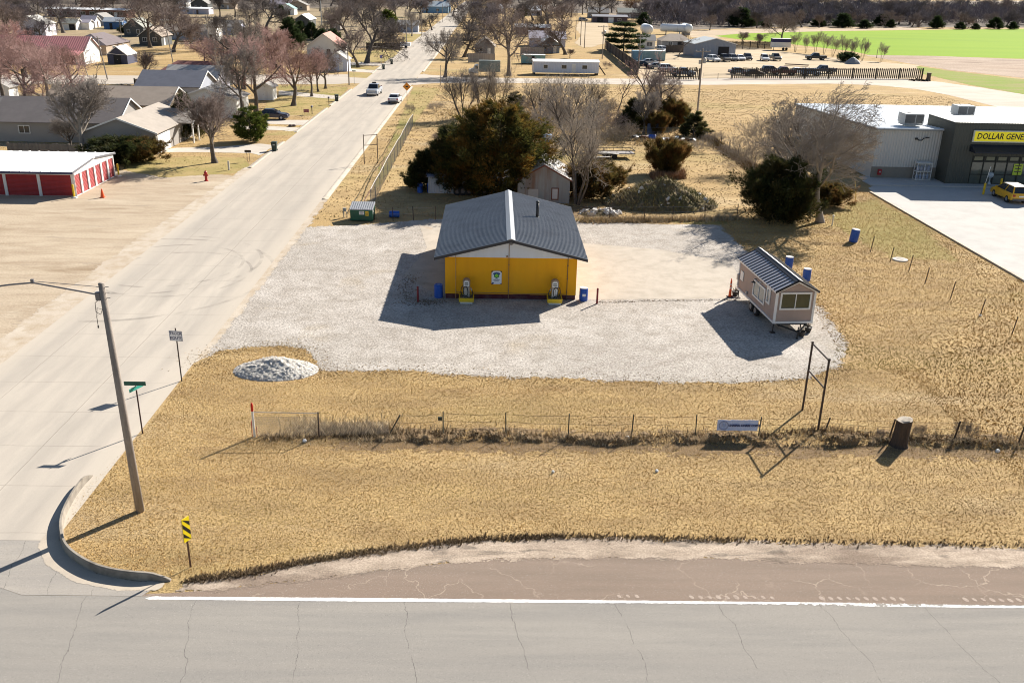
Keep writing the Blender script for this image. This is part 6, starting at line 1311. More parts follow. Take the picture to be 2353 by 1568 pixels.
# salvage-yard vehicles: three kinds built once, then copied and repainted
PT = [paintm(n, c, .35) for n, c in (('white',(0,0,0)),('black',(.015,.015,.018)),('grey',(.16,.165,.175)),('wine',(.10,.015,.02)),('blue_grey',(.10,.14,.20)),('pale_silver',(.42,.44,.47)),('tan',(.30,.25,.18)))]
P0 = {k: car('x', k, (0,0,0), 0, PT[0], 'vehicles in the salvage yard') for k in ('sedan','suv','pickup')}
used0 = set()
yard = [(1641,143,'suv',0,-70,'white van-like car at the left end of the five-car row before the barn'),(1665,142,'pickup',1,-80,'black pickup second in the five-car row before the barn'),(1686,141,'suv',2,-85,'dark grey car in the middle of the five-car row before the barn'),(1703,140,'sedan',0,-88,'white-bonnet car fourth in the five-car row before the barn'),(1720,139,'suv',1,-92,'black car at the right end of the five-car row before the barn'),
  (1759,141,'suv',0,-95,'white hatchback, left of the pair parked in mid yard'),(1783,140,'pickup',1,-88,'dark pickup, right of the pair parked in mid yard'),(1524,121,'suv',0,-70,'white utility car parked before the hip-roofed yard house'),
  (1494,150,'sedan',5,8,'pale wreck nearest the grey-teal container'),(1512,160,'sedan',2,5,'grey wreck behind the short picket run, left'),(1536,166,'suv',0,4,'white wreck behind the short picket run, middle'),(1570,177,'pickup',4,2,'blue-grey wreck right behind the short picket run'),(1478,158,'suv',1,10,'black wreck tucked against the slanting board fence'),
  (1700,172,'sedan',4,10,'blue-grey wreck behind the left end of the long picket run'),(1735,176,'sedan',1,3,'low black wreck second behind the long picket run'),(1775,170,'suv',2,0,'grey wreck third behind the long picket run'),(1803,174,'pickup',3,180,'wine-red wreck fourth behind the long picket run'),(1838,172,'sedan',0,0,'white wreck fifth behind the long picket run'),(1866,176,'suv',4,5,'blue-grey upright wreck sixth behind the long picket run'),(1895,170,'pickup',4,185,'blue-grey pickup wreck last behind the long picket run'),
  (1877,139,'pickup',1,178,'dark truck parked under the young trees at the field edge'),(1385,50,'sedan',5,0,'pale car beyond the turnaround left of the workshop'),(1340,49,'suv',5,10,'pale parked car at the far end of the three bare poles'),(1485,47,'suv',0,90,'white car by the far cedar beyond the workshop'),(1410,150,'sedan',1,80,'x')]
for i, (x, y, k, pc, az, lab) in enumerate(yard[:-1]):
    o = P0[k] if k not in used0 else dup(P0[k]); used0.add(k); p = G(x,y)
    o.location = (p.x, p.y+1.5, 0); o.rotation_euler = (0,0,rad(az)); o['label'] = lab
    for ch in o.children_recursive:
        if ch.name.split('.')[0] in ('body','roof','mirror'): ch.material_slots[0].link = 'OBJECT'; ch.material_slots[0].material = PT[pc]
t = thing('tarped_pile', 'grey tarp-covered heap at the right end of the salvage yard', 'pile', tuple(G(1958,147))); b = MB(); b.lathe([(2.2,0),(1.9,.5),(1.2,1.1),(.5,1.6),(.05,1.75)], 9, M=Matrix.Scale(.7,4,(0,1,0))); b.obj('tarp', mat('grey_tarp', (.22,.24,.27), .6, .2, 2), t)
t = thing('log_rack', 'stack of dark poles lying in mid yard behind the long picket run', 'poles', tuple(G(1830,152)), rad(-25))
for k in range(5): b = MB(); b.tube([(-3,k*.3-.6,.35),(3,k*.3-.6,.35)], .09, 6); b.obj('pole', rust, t)
t = thing('stump_heap', 'dark burnt brush heap with a stump at the end of the long picket run', 'heap', tuple(G(2112,186)))
b = MB()
for k in range(60): a = random.uniform(0,6.28); r = random.uniform(0,2.6); b.tube([(r*math.cos(a),r*.6*math.sin(a),.03),(r*math.cos(a)+random.uniform(-.8,.8),r*.6*math.sin(a)+random.uniform(-.5,.5),random.uniform(.1,.7)*(1-r/3.5))], .07, 4)
b.obj('brush', mat('charred_brush', (.03,.022,.02), .95, .3), t); b.v = []; b = MB(); b.lathe([(.55,0),(.45,.7),(.5,1.7)], 10, c=(2.4,1,0)); b.obj('stump', mat('stump_brown', (.13,.10,.075), .9, .3), t)
# ================================================================ TREES AND SHRUBS
def mesh_np(name, co, tri, mats, mi=None):
    me = bpy.data.meshes.new(name); k = tri.shape[1]
    me.vertices.add(len(co)); me.loops.add(tri.size); me.polygons.add(len(tri))
    me.vertices.foreach_set('co', np.asarray(co, np.float32).ravel()); me.loops.foreach_set('vertex_index', tri.astype(np.int32).ravel())
    me.polygons.foreach_set('loop_start', np.arange(0, tri.size, k, dtype=np.int32))
    for m in (mats if isinstance(mats, (list,tuple)) else [mats]): me.materials.append(m)
    if mi is not None: me.polygons.foreach_set('material_index', np.asarray(mi, np.int32))
    me.update(calc_edges=True); return me
def bark(name, c, c2):
    m = bpy.data.materials.new(name); t = NT(m); co = t.coord('object')
    c_ = t.mix(t.maprange(t.noise(co, 3, 4), .3, .7, 0, 1), c, c2); t.link(c_, t.b.inputs['Base Color']); t.b.inputs['Roughness'].default_value = .95; t.b.inputs['Specular IOR Level'].default_value = .15; return m
B_TRUNK = bark('tree_bark', (.085,.072,.062), (.165,.142,.122)); B_GREY = bark('pale_twigs', (.215,.185,.165), (.29,.255,.225)); B_DARK = bark('dark_twigs', (.10,.086,.083), (.155,.132,.125))
B_PINK = bark('reddish_twigs', (.36,.225,.205), (.42,.29,.255)); B_BROWN = bark('brown_twigs', (.185,.145,.13), (.245,.195,.175)); B_TAN = bark('tan_twigs', (.29,.245,.20), (.36,.31,.255)); B_PALE = bark('pale_bark', (.34,.30,.26), (.26,.22,.18))
class TG:
    """grows limbs as tapered tubes; crown twigs and woody limbs go to separate meshes"""
    def __init__(s, seed, kids, ang, lrat, wob, up, rmin=.008, sway=(0,0)): s.r = random.Random(seed); s.k, s.a, s.lr, s.w, s.up, s.rm, s.sw = kids, ang, lrat, wob, up, rmin, sway; s.W = ([],[]); s.T = ([],[])
    def tube(s, pts, rs, n, store):
        V, F = store; o = len(V); k = len(pts); prev = None
        for i, p in enumerate(pts):
            d = (pts[min(i+1,k-1)]-pts[max(i-1,0)]).normalized()
            a = d.cross(Vector((.3,.9,.2))); a = a.normalized() if a.length > .05 else d.orthogonal().normalized(); b = d.cross(a)
            for j in range(n):
                t = 2*PI*j/n; q = p+(a*math.cos(t)+b*math.sin(t))*rs[i]; V.append((q.x,q.y,q.z))
        for i in range(k-1):
            for j in range(n): F.append((o+i*n+j, o+i*n+(j+1)%n, o+(i+1)*n+(j+1)%n, o+(i+1)*n+j))
    def grow(s, p, d, L, r, lv):
        R = s.r; n = (6,5,4,3,2,2)[lv]; pts = [p]; dirs = [d]; dd = d.copy()
        for i in range(n):
            dd = dd+Vector((R.gauss(0,s.w),R.gauss(0,s.w),R.gauss(0,s.w)*.6+s.up*.12)); dd.x += s.sw[0]*.06*lv; dd.y += s.sw[1]*.06*lv; dd.normalize(); pts.append(pts[-1]+dd*L/n); dirs.append(dd.copy())
        end = .5 if lv < 2 else .35
        rs = [max(s.rm, r*(1-(1-end)*i/n)) for i in range(n+1)]
        s.tube(pts, rs, (9,6,4,3,3,3)[lv], s.W if lv < 2 else s.T)
        if lv >= len(s.k): return
        m = s.k[lv]; t0 = (.42,.22,.15,.12,.1)[min(lv,4)]; az = R.uniform(0,6.28)
        for j in range(m):
            t = t0+(1-t0)*(j+R.random()*.8)/m; t = min(t,1); f = t*n; i = min(int(f),n-1); q = pts[i].lerp(pts[i+1], f-i); base = dirs[i+1]
            az += 2.4+R.uniform(-.5,.5); o = base.orthogonal().normalized(); o = Matrix.Rotation(az,3,base) @ o
            an = rad(s.a[lv]+R.uniform(-12,12)); c = (base*math.cos(an)+o*math.sin(an)).normalized()
            s.grow(q, c, L*s.lr[lv]*R.uniform(.75,1.15)*(1.1-.45*t), max(s.rm, r*(1-(1-end)*t)*(.62 if lv < 2 else .55)), lv+1)
def bare(name, seed, kids, ang, lrat, wob, up, trunkL=3., r=.25, stems=1, h=10., tm=B_TRUNK, cm=B_GREY, rmin=.008, sway=(0,0), fan=.35):
    g = TG(seed, kids, ang, lrat, wob, up, rmin, sway)
    for k in range(stems):
        a = 2*PI*k/stems+g.r.uniform(-.4,.4); d = Vector((fan*math.cos(a),fan*math.sin(a),1)) if stems > 1 else Vector((0,0,1)); d.normalize()
        g.grow(Vector((.12*math.cos(a),.12*math.sin(a),-.05)) if stems > 1 else Vector((0,0,-.05)), d, trunkL*(g.r.uniform(.8,1.15)), r, 0)
    z = max(v[2] for v in g.T[0]); s = h/z
    t = thing(name, 'x', 'tree' if name.endswith('tree') else 'shrub')
    for nm, (V, F), m in (('trunk', g.W, tm), ('crown', g.T, cm)):
        if nm == 'trunk':
            for i in range(9*stems if stems == 1 else 0): 
                x, y, zz = V[i]; V[i] = (x*1.6, y*1.6, zz)
        me = mesh_np(nm, np.array(V)*s, np.array(F), m); o = bpy.data.objects.new(nm, me); C.objects.link(o); o.parent = t
    t['h'] = h; return t
def leafmat(name, cs, ps=.9):
    m = bpy.data.materials.new(name); t = NT(m); co = t.coord('object'); rnd = t.new('ShaderNodeNewGeometry').outputs['Random Per Island']
    c = t.ramp(rnd, [(i/(len(cs)-1), x) for i, x in enumerate(cs[:-1])] if len(cs) > 2 else [(0,cs[0]),(1,cs[0])])
    c = t.mix(t.maprange(t.noise(co, ps, 4), .47, .62, 0, .9), c, cs[-1]); t.link(c, t.b.inputs['Base Color']); t.b.inputs['Roughness'].default_value = .8; t.b.inputs['Specular IOR Level'].default_value = .2
    tr = t.new('ShaderNodeBsdfTranslucent'); t.link(c, tr.inputs[0]); mx = t.new('ShaderNodeMixShader'); mx.inputs[0].default_value = .42; t.link(t.b.outputs[0], mx.inputs[1]); t.link(tr.outputs[0], mx.inputs[2]); t.link(mx.outputs[0], t.out.inputs[0]); return m
L_CED = leafmat('cedar_foliage', [(.025,.033,.012),(.055,.062,.018),(.09,.085,.022),(.20,.105,.022)], .40); L_DARK = leafmat('dark_cedar_foliage', [(.016,.025,.011),(.034,.044,.015),(.055,.062,.02),(.085,.07,.026)], .5)
L_GRN = leafmat('green_evergreen', [(.03,.05,.012),(.055,.085,.018),(.10,.13,.022),(.14,.15,.03)], .8); L_RUST = leafmat('rusty_cedar_foliage', [(.04,.045,.016),(.08,.072,.022),(.12,.08,.024),(.17,.085,.03)], .7); L_PINE = leafmat('pine_foliage', [(.018,.033,.015),(.03,.05,.02),(.045,.065,.022),(.05,.07,.028)], .7)
def evergreen(name, seed, h, r, prof, n, lobes=.22, spray=.42, wid=.075, lift=.5, mat_=L_CED, cat='tree', layers=0, z0=.05):
    R = np.random.default_rng(seed); K = int(70+n/160); pz = np.array([p[0] for p in prof]); pw = np.array([p[1] for p in prof])
    kt = R.random(K*3); kt = kt[R.random(K*3) < np.interp(kt, pz, pw)+.15][:K]; K = len(kt); ka = np.arange(K)*2.399+R.normal(0,.5,K); kp = np.interp(kt, pz, pw)
    ph = R.random(8)*6.28; lob = 1+lobes*(np.sin(3*ka+ph[0]+kt*6)+np.sin(5*ka+ph[1]-kt*9)+R.normal(0,.8,K))*.6
    kr = r*kp*np.clip(lob,.25,1.5)*(.45+.55*R.random(K)**.6)
    if layers: kt = (np.floor(kt*layers)+.35+.3*R.random(K))/layers*.97
    kc_ = np.c_[kr*np.cos(ka), kr*np.sin(ka), h*(z0+kt*(1-z0)*.96)]; ks = r*(.13+.13*R.random(K))*(.6+.5*kp)
    q = R.integers(0, K, n); az = ka[q]; e = R.normal(0,1,(n,3)); od = np.c_[np.cos(az), np.sin(az), np.full(n, lift*.9)]; od /= np.linalg.norm(od,axis=1)[:,None]
    tt = R.random(n)**.8*2.2-.9; c = kc_[q]+ks[q][:,None]*(od*tt[:,None]*1.25+e*.42*(1.15-.45*tt)[:,None]*(np.array([1,1,.35]) if layers else 1)); c[:,2] = np.maximum(c[:,2], .12)
    out = np.c_[np.cos(az), np.sin(az), np.full(n, lift)]+R.normal(0,.35,(n,3)); out /= np.linalg.norm(out,axis=1)[:,None]
    side = np.cross(out, R.normal(0,1,(n,3))); side /= np.linalg.norm(side,axis=1)[:,None]
    L = spray*(.55+.9*R.random(n))[:,None]; co = []; 
    up2 = np.cross(out, side)
    for k in range(3):
        o2 = out+(side*(k-1)*.45)+up2*(.25*(k-1)); co += [c+side*wid*.6, c-side*wid*.6, c+o2*L*(1 if k == 1 else .75)+up2*.02]
    co = np.stack(co, 1).reshape(-1, 3); base = np.arange(n)[:,None]*9; tri = (base+np.arange(9)[None]).reshape(-1, 3)
    t = thing(name, 'x', cat)
    b = MB(); b.tube([(0,0,-.05),(0.03,0,h*.5),(0,0.02,h*.92)], [max(.06,r*.055),max(.04,r*.035),.02], 8)
    rr_ = random.Random(seed)
    for i in range(14):
        a = rr_.uniform(0,6.28); zz = h*rr_.uniform(.12,.8); q = float(np.interp(zz/h, [p[0] for p in prof],[p[1] for p in prof]))*r*.7; b.tube([(0,0,zz),(q*.6*math.cos(a),q*.6*math.sin(a),zz+q*.2),(q*math.cos(a),q*math.sin(a),zz+q*.5)], [.05,.03,.012], 4)
    b.obj('trunk', B_TRUNK, t); me = mesh_np('crown', co, tri, mat_); o = bpy.data.objects.new('crown', me); C.objects.link(o); o.parent = t; t['h'] = h; return t
CONE = [(0,.75),(.12,1),(.35,.85),(.65,.52),(.88,.22),(1,.03)]; EGG = [(0,.45),(.15,.85),(.38,1),(.65,.82),(.85,.5),(1,.12)]; BALL = [(0,.5),(.2,.9),(.5,1),(.8,.75),(1,.2)]; BUSHP = [(0,.45),(.25,.85),(.6,1),(.85,.75),(1,.35)]
PROTO = {
 'elm1': bare('bare_tree', 11, [6,7,7,6,4], [54,48,46,46,48], [1.0,.66,.60,.55,.6], .15, .34, 3.3, .20, h=12, cm=B_GREY, rmin=.0075),
 'elm2': bare('bare_tree', 23, [6,7,6,7,4], [48,50,48,46,48], [1.05,.68,.60,.55,.6], .16, .36, 3.2, .19, h=12, cm=B_BROWN, rmin=.0075),
 'elm3': bare('bare_tree', 37, [6,7,7,6,4], [58,50,46,46,50], [1.0,.66,.60,.55,.6], .18, .32, 3.2, .18, h=12, cm=B_DARK, rmin=.0075),
 'fan1': bare('bare_tree', 41, [8,7,6,6,3], [40,36,34,34,38], [.95,.70,.62,.58,.6], .08, .6, 2.2, .12, h=8, cm=B_BROWN, rmin=.0055),
 'fan2': bare('bare_tree', 53, [6,7,6,6,4], [46,40,38,38,40], [1.15,.70,.62,.56,.6], .11, .5, 2.2, .15, h=9, cm=B_PINK, rmin=.006),
 'multi': bare('bare_tree', 61, [7,7,6,4], [32,36,38,40], [.55,.6,.58,.55], .11, .5, 4.5, .075, 5, 7, cm=B_TAN, rmin=.0055, fan=.42),
 'sapl': bare('bare_tree', 71, [9,8,5,3], [26,30,32,36], [.45,.55,.55,.5], .06, .8, 5.0, .04, 4, 7, cm=B_GREY, rmin=.006, fan=.14),
 'brush': bare('bare_shrub', 83, [8,7,5], [34,38,40], [.5,.6,.55], .14, .4, 2.4, .016, 14, 2.6, cm=B_TAN, tm=B_TAN, rmin=.0045, fan=.85),
 'wind': bare('bare_tree', 97, [6,7,7,6,4], [44,42,42,42,44], [1.1,.70,.62,.56,.6], .13, .35, 3.4, .18, 1, 12, tm=B_PALE, cm=B_TAN, rmin=.0065, sway=(1.0,0)),
 'snag': bare('bare_tree', 101, [7,6,5], [40,42,45], [.6,.5,.45], .14, .5, 5, .09, 1, 7, cm=B_DARK, rmin=.010),
 'ced1': evergreen('cedar_tree', 5, 8.6, 4.1, EGG, 24000, .34, .50, .06, .6, L_CED), 'ced2': evergreen('cedar_tree', 6, 6, 2.4, CONE, 11000, .32, .48, .055, .6, L_DARK),
 'ced3': evergreen('cedar_tree', 7, 5.6, 3.4, EGG, 18000, .36, .5, .055, .6, L_DARK), 'ball': evergreen('evergreen_shrub', 8, 4, 1.6, BALL, 9000, .08, .28, .05, .5, L_GRN),
 'bush': evergreen('juniper_bush', 9, 3.2, 1.8, BUSHP, 7000, .42, .62, .045, 1.3, L_RUST, 'shrub'), 'pine': evergreen('cedar_tree', 10, 9, 4.2, EGG, 9000, .35, .7, .11, .15, L_PINE, layers=5),
 'smal': evergreen('cedar_tree', 12, 2.8, 1.1, CONE, 3000, .25, .34, .06, .5, L_DARK), 'hedge': evergreen('evergreen_shrub', 13, 2.2, 2.0, BALL, 8000, .34, .36, .045, .5, L_DARK, 'shrub')}
_used = set()
def tree(kind, label, x, y, ty=None, h=None, group=None, wide=1.0, cm=None, rz=None, tm=None, p=None):
    o = PROTO[kind]
    if kind in _used: o = dup(o)
    _used.add(kind); p = p if p is not None else G(x,y); o.location = (p[0], p[1], 0); hh = h or H(x,y,ty); s = hh/PROTO[kind]['h']
    o.scale = (s*wide, s*wide, s); o.rotation_euler = (0,0,random.uniform(0,6.28) if rz is None else rz); o['label'] = label
    if group: o['group'] = group
    elif 'group' in o: del o['group']
    for ch in o.children:
        m = cm if ch.name.startswith('crown') else tm
        if m: ch.material_slots[0].link = 'OBJECT'; ch.material_slots[0].material = m
    return o
# --- evergreens
tree('ced1', 'large spreading cedar with rust-orange top behind the orange building', 1148,448,238, wide=1.0, rz=.5)
tree('ced2', 'dark cedar on the left shoulder of the large rust-topped cedar', 1040,432,285, wide=1.1); tree('ced2', 'low dark cedar at the left end of the bluish shed', 975,437,345, wide=1.0)
tree('ced1', 'cedar with brown tips between the large cedar and the dark one', 1085,440,290, wide=.95, rz=2.)
tree('ced3', 'broad black-green cedar standing beside the store side wall', 1785,506,368, wide=.86); tree('hedge', 'small weedy evergreen at the foot of the pale store-side trunk', 1900,470,h=1.9, cm=L_RUST)
tree('ball', 'round clipped bright-green evergreen by the driveway', 577,325,246, wide=1.05); tree('ced2', 'tall dark evergreen against the brown-roofed house end', 428,318,214, wide=.8, cm=L_DARK)
tree('bush', 'lone spiky brown-green juniper bush in the dry yard', 1530,400,328, wide=.95); tree('hedge', 'dark weedy evergreen behind the bare tree beside the metal shed', 1362,452,378, wide=.85, cm=L_RUST)
tree('smal', 'small dark cedar at the foot of the crossarm pole', 1592,315,255, wide=1.15); tree('ced2', 'dark cedar under the bare yard trees, leftmost', 1452,303,225, wide=.9); tree('bush', 'brown-green cedar under the bare yard trees, front one', 1508,308,262, wide=.9, cm=L_RUST)
tree('bush', 'brown-green spreading cedar right of the bare yard trees', 1545,292,236, wide=.95, cm=L_RUST); tree('ball', 'small round dark shrub behind the rust-topped cedar', 1183,250,212, wide=1.1, cm=L_DARK)
tree('pine', 'big dark layered cedar by the slanting board fence', 1432,118,45, wide=1.05); tree('hedge', 'dark shrubs massed before the stone-grey gabled house, left', 272,374,320, wide=1.2, cm=L_DARK); tree('hedge', 'dark shrubs massed before the stone-grey gabled house, right', 322,370,322, wide=1.1)
for k, (x, y, ty, wd) in enumerate(((668,112,40,.9),(690,92,48,.8),(717,92,50,.95),(740,98,66,1.3),(765,102,66,1.4))): tree('ced2', ('tall dark evergreen at the left end of the row behind the street trees','second dark evergreen in the row behind the street trees','feathery middle evergreen in the row behind the street trees','fourth low evergreen in the row behind the street trees','wide low evergreen at the right end of the row behind the street trees')[k], x, y, ty, wide=wd, cm=L_PINE)
tree('ced2', 'green rounded evergreen far up the left side of the street', 892,62,22, wide=1.3, cm=L_GRN); tree('ced2', 'dark evergreen at the top before the teal-roofed house', 646,40,12, wide=1.1, cm=L_PINE); tree('ced2', 'dark evergreen between the two white metal barns', 1197,40,10, wide=1.0, cm=L_PINE)
tree('ced2', 'dark evergreen right of the far workshop', 1478,58,28, wide=1.2, cm=L_PINE); tree('hedge', 'dark green shrub beside the deep blue shed', 290,76,60, wide=1., cm=L_PINE)
# --- bare trees, near and middle
tree('wind', 'tall pale bare tree with wide windswept crown beside the store', 1884,510,185, wide=1.0, rz=0, cm=B_TAN); tree('elm1', 'second bare tree leaning left behind the black-green cedar by the store', 1838,470,225, wide=.95, cm=B_GREY)
tree('brush', 'tan brush tangle left of the store-side cedar', 1735,400,300, wide=1.2, cm=B_TAN); tree('brush', 'thin brush by the small lean-to at the store side', 1760,345,260, wide=1.1)
tree('multi', 'tan many-stemmed bare tree beside the metal shed', 1326,470,232, wide=1.05, cm=B_TAN); tree('multi', 'pale bare tree spreading behind the many-stemmed one', 1310,330,180, wide=1.25, cm=B_GREY)
tree('fan1', 'rounded brown bare street tree on the first lawn', 494,374,203, wide=1.0, cm=B_BROWN); tree('fan2', 'forked bare tree with red object at its foot on the second lawn', 674,243,84, wide=1.0, cm=bark('rosy_twigs', (.27,.17,.145), (.33,.215,.18)))
tree('elm2', 'bare tree right of the forked one on the second lawn', 716,222,108, wide=.8, cm=B_PINK); tree('fan1', 'slim bare tree third along the second lawn', 731,211,112, wide=.7, cm=B_BROWN); tree('elm1', 'bare tree at the far end of the second lawn', 748,204,105, wide=.75, cm=B_BROWN)
tree('elm1', 'tall bare tree over the white-walled gabled house', 588,262,72, wide=.75, cm=B_PINK); tree('elm2', 'tall greyish bare tree left of the clipped evergreen', 556,272,95, wide=.7, cm=B_GREY); tree('elm1', 'wide grey bare tree above the blue-grey shingled house', 560,205,30, wide=.75, cm=B_GREY)
tree('fan1', 'grey bare tree in front of the brown-roofed house', 190,356,170, wide=1.05, cm=B_GREY, tm=B_PALE); tree('fan1', 'low tangle of bare branches at the brown-roofed house wall', 165,345,268, wide=1.3, cm=B_GREY); tree('elm1', 'rosy bare tree behind the covered boat', 118,282,92, wide=.85, cm=B_PINK, tm=B_PALE)
tree('elm2', 'pink-tinged bare tree left of the rosy one', 66,262,80, wide=.9, cm=B_PINK); tree('fan2', 'pink bare tree in front of the barn roof', 165,215,98, wide=1., cm=B_PINK); tree('elm1', 'brown bare tree at the left edge', 12,240,60, wide=.8, cm=B_PINK); tree('fan2', 'low pink bare tree at the left edge of the cross street', 25,200,128, wide=1.1, cm=B_PINK); tree('fan2', 'pink bare tree over the red barn roof at the far left', 62,178,92, wide=1.1, cm=B_PINK)
tree('fan1', 'small dark bare tree beside the tall wood fence', 339,190,115, wide=.9, cm=B_BROWN); tree('snag', 'little reddish bare tree before the pink barn gable', 220,180,128, wide=1.1, cm=B_PINK)
tree('elm3', 'large bare tree, nearer one on the lawn past the cross street', 823,155,62, wide=.85, cm=B_BROWN); tree('elm3', 'large bare tree, taller one on the lawn past the cross street', 843,145,0, wide=.85, cm=B_DARK); tree('elm2', 'bare tree behind the dark board fence on the left of the street', 905,106,40, wide=.9, cm=B_DARK); tree('elm1', 'white-barked bare tree on the far lawn', 946,84,20, wide=.7, cm=B_GREY, tm=B_PALE)
tree('elm3', 'low dark bare tree by the far left kerb', 992,70,28, wide=1.1, cm=B_DARK); tree('elm1', 'bare tree in the sunny clearing left of the street', 764,70,12, wide=.9, cm=B_DARK); tree('snag', 'thin young bare tree on the far lawn', 884,140,118, wide=1.1, cm=B_GREY); tree('fan2', 'bare clump beside the dark board fence', 878,120,62, wide=.7, cm=B_BROWN)
tree('elm1', 'craggy bare tree leaning over the right kerb', 1022,178,62, wide=.85, cm=B_GREY); tree('elm3', 'dark bare tree behind the craggy one at the right kerb', 1066,132,45, wide=1.0, cm=B_DARK); tree('elm2', 'huge bare elm with thick pale trunk right of the street', 1169,174,12, wide=.95, cm=B_BROWN, tm=bark('grey_bark', (.17,.14,.12), (.24,.20,.17)))
tree('elm3', 'bare tree leaning left beside the blue-grey outbuilding', 1299,126,38, wide=1.0, cm=B_BROWN); tree('elm3', 'very dark bare tree behind the long white-roofed shed', 1238,82,28, wide=1.0, cm=B_DARK); tree('fan1', 'small rounded bare tree beside the white trailer home', 1309,134,112, wide=1.2, cm=B_BROWN); tree('brush', 'dark little bush right of the white trailer home', 1394,158,140, wide=1.0, cm=B_BROWN)
tree('multi', 'bare many-stemmed clump behind the large cedar, left', 1062,275,150, wide=1.0, cm=B_DARK, tm=B_TRUNK); tree('multi', 'bare many-stemmed clump behind the large cedar, middle', 1105,268,140, wide=1.0, cm=B_TAN); tree('multi', 'bare many-stemmed clump behind the large cedar, right', 1145,262,150, wide=.9, cm=B_TAN)
tree('multi', 'bare grey thicket tree in the overgrown yard, left', 1240,275,170, wide=1.1, cm=B_TAN); tree('multi', 'bare grey thicket tree in the overgrown yard, middle', 1290,262,160, wide=1.1, cm=B_GREY); tree('multi', 'bare grey thicket tree in the overgrown yard, right', 1350,272,168, wide=1.1, cm=B_TAN)
tree('snag', 'thin dark forked snag, left one in the overgrown yard', 1418,258,160, wide=1.0); tree('snag', 'tall dark bare trunk amid the yard cedars', 1466,275,112, wide=.9); tree('snag', 'tallest dark bare trunk behind the yard cedars', 1490,272,105, wide=.8)
tree('elm2', 'purple-brown bare tree crown above the yard cedars', 1510,285,155, wide=.85, cm=B_BROWN); tree('fan1', 'grey bare tree in front of the dark yard cedar', 1478,308,205, wide=.9, cm=B_GREY)
for k, (x, y, ty, kd) in enumerate(((1200,300,238,'brush'),(1270,310,250,'brush'),(1330,318,258,'brush'),(1390,312,250,'brush'),(1425,325,275,'brush'),(1280,292,230,'brush'),(1120,330,285,'brush'),(1010,325,300,'brush'),(1000,258,232,'brush'),(1640,330,300,'brush'),(1610,350,318,'brush'),(1230,268,215,'brush'),(1375,285,222,'brush'),(1560,345,325,'brush'))):
    tree(kd, 'tan bare brush clump in the overgrown yard tangle', x, y, ty, group='brush in the overgrown yard', wide=1.25, cm=(B_TAN, B_GREY, B_TAN, B_BROWN)[k%4])
tree('brush', 'little bare shrub on the grass before the white sedan', 942,262,235, wide=.8, cm=B_TAN)
tree('snag', 'bare tree in front of the blue-grey barn corner', 1557,132,72, wide=1.3, cm=B_DARK); tree('elm2', 'round-crowned bare tree behind the white box trailer', 1793,100,34, wide=1.25, cm=B_BROWN); tree('fan1', 'small bare tree at the field edge, left of the box trailer', 1704,103,72, wide=1.2, cm=B_BROWN); tree('fan1', 'small bare tree before the dark picket fence near the box trailer', 1742,112,76, wide=1., cm=B_BROWN)
for k, (x, y, ty) in enumerate(((1826,120,72),(1850,122,78),(1872,124,70),(1892,126,74),(1912,132,80),(1934,136,78),(1955,138,84),(1980,140,86),(2024,142,96))):
    tree('sapl', ('slim young tree leftmost in the row at the field edge','second young tree in the row at the field edge','third young tree in the row at the field edge','fourth young tree in the row at the field edge','fifth young tree in the row at the field edge','fourth young tree from the right end of the field edge row','third young tree from the right end of the field edge row','second young tree from the right end of the field edge row','lone young tree at the right end of the field edge row')[k], x, y, ty, wide=1.2, cm=B_TAN, group='young trees along the green field')
tree('hedge', 'dark bush under the young trees at the field edge', 1946,142,122, wide=1.0, cm=L_PINE); tree('brush', 'pale grasslike shrub by the field edge', 1570,90,78, wide=1.3, cm=B_TAN)
for k, (x, y, ty) in enumerate(((2098,186,0),)): pass
# --- far trees, each one placed
fr = random.Random(5); FARK = ['elm1','elm2','elm3','fan1','elm3']; FCM = [B_DARK, B_BROWN, B_DARK, bark('far_twigs', (.15,.13,.14), (.20,.175,.185)), B_BROWN]
def clear_(x, y):
    if abs(x-(1139-(1139-1062)*(y+53)/110)) < 26+ (y+53)*.42 and x < 1139+60: return False
    return True
names = {'up_left': ('bare tree crowded among the far houses at the upper left', 'far bare trees over the upper left houses'), 'up_mid': ('bare tree lining the far end of the long street', 'far bare trees around the end of the street'), 'woods': ('bare tree in the dark wood beyond the green field', 'bare trees of the wood beyond the field'), 'mid': ('bare tree beyond the far turnaround and tanks', 'bare trees beyond the turnaround')}
def far(key, x, y, hh, kd=None, wide=1., cm=None):
    i = fr.randrange(5); tree(kd or FARK[i], names[key][0], x, y, None, hh, names[key][1], wide*fr.uniform(.85,1.15), cm or FCM[fr.randrange(5)], fr.uniform(0,6.28))
for (x, y, h_) in ((60,70,11),(146,76,13),(20,110,12),(40,95,11),(8,60,13),(90,48,12),(222,46,11),(262,36,12),(345,110,13),(398,120,11),(440,112,10),(498,98,8),(520,82,7),(372,60,12),(420,44,11),(320,40,12),(575,88,12),(610,70,12),(540,40,12),(590,36,13),(628,22,12),(505,40,11),(300,26,12),(180,30,13),(120,30,13),(60,30,13),(0,36,13),(244,22,13),(400,26,12),(30,140,9),(104,105,8),(15,168,8),(610,140,9),(590,172,8),(510,150,7),(470,150,6),(630,160,9),(520,196,9),(560,120,7)): far('up_left', x, y, h_, cm=B_PINK if y > 135 else None)
for x in range(-10, 640, 30): far('up_left', x+fr.uniform(-10,10), fr.uniform(6,22), fr.uniform(10,14))
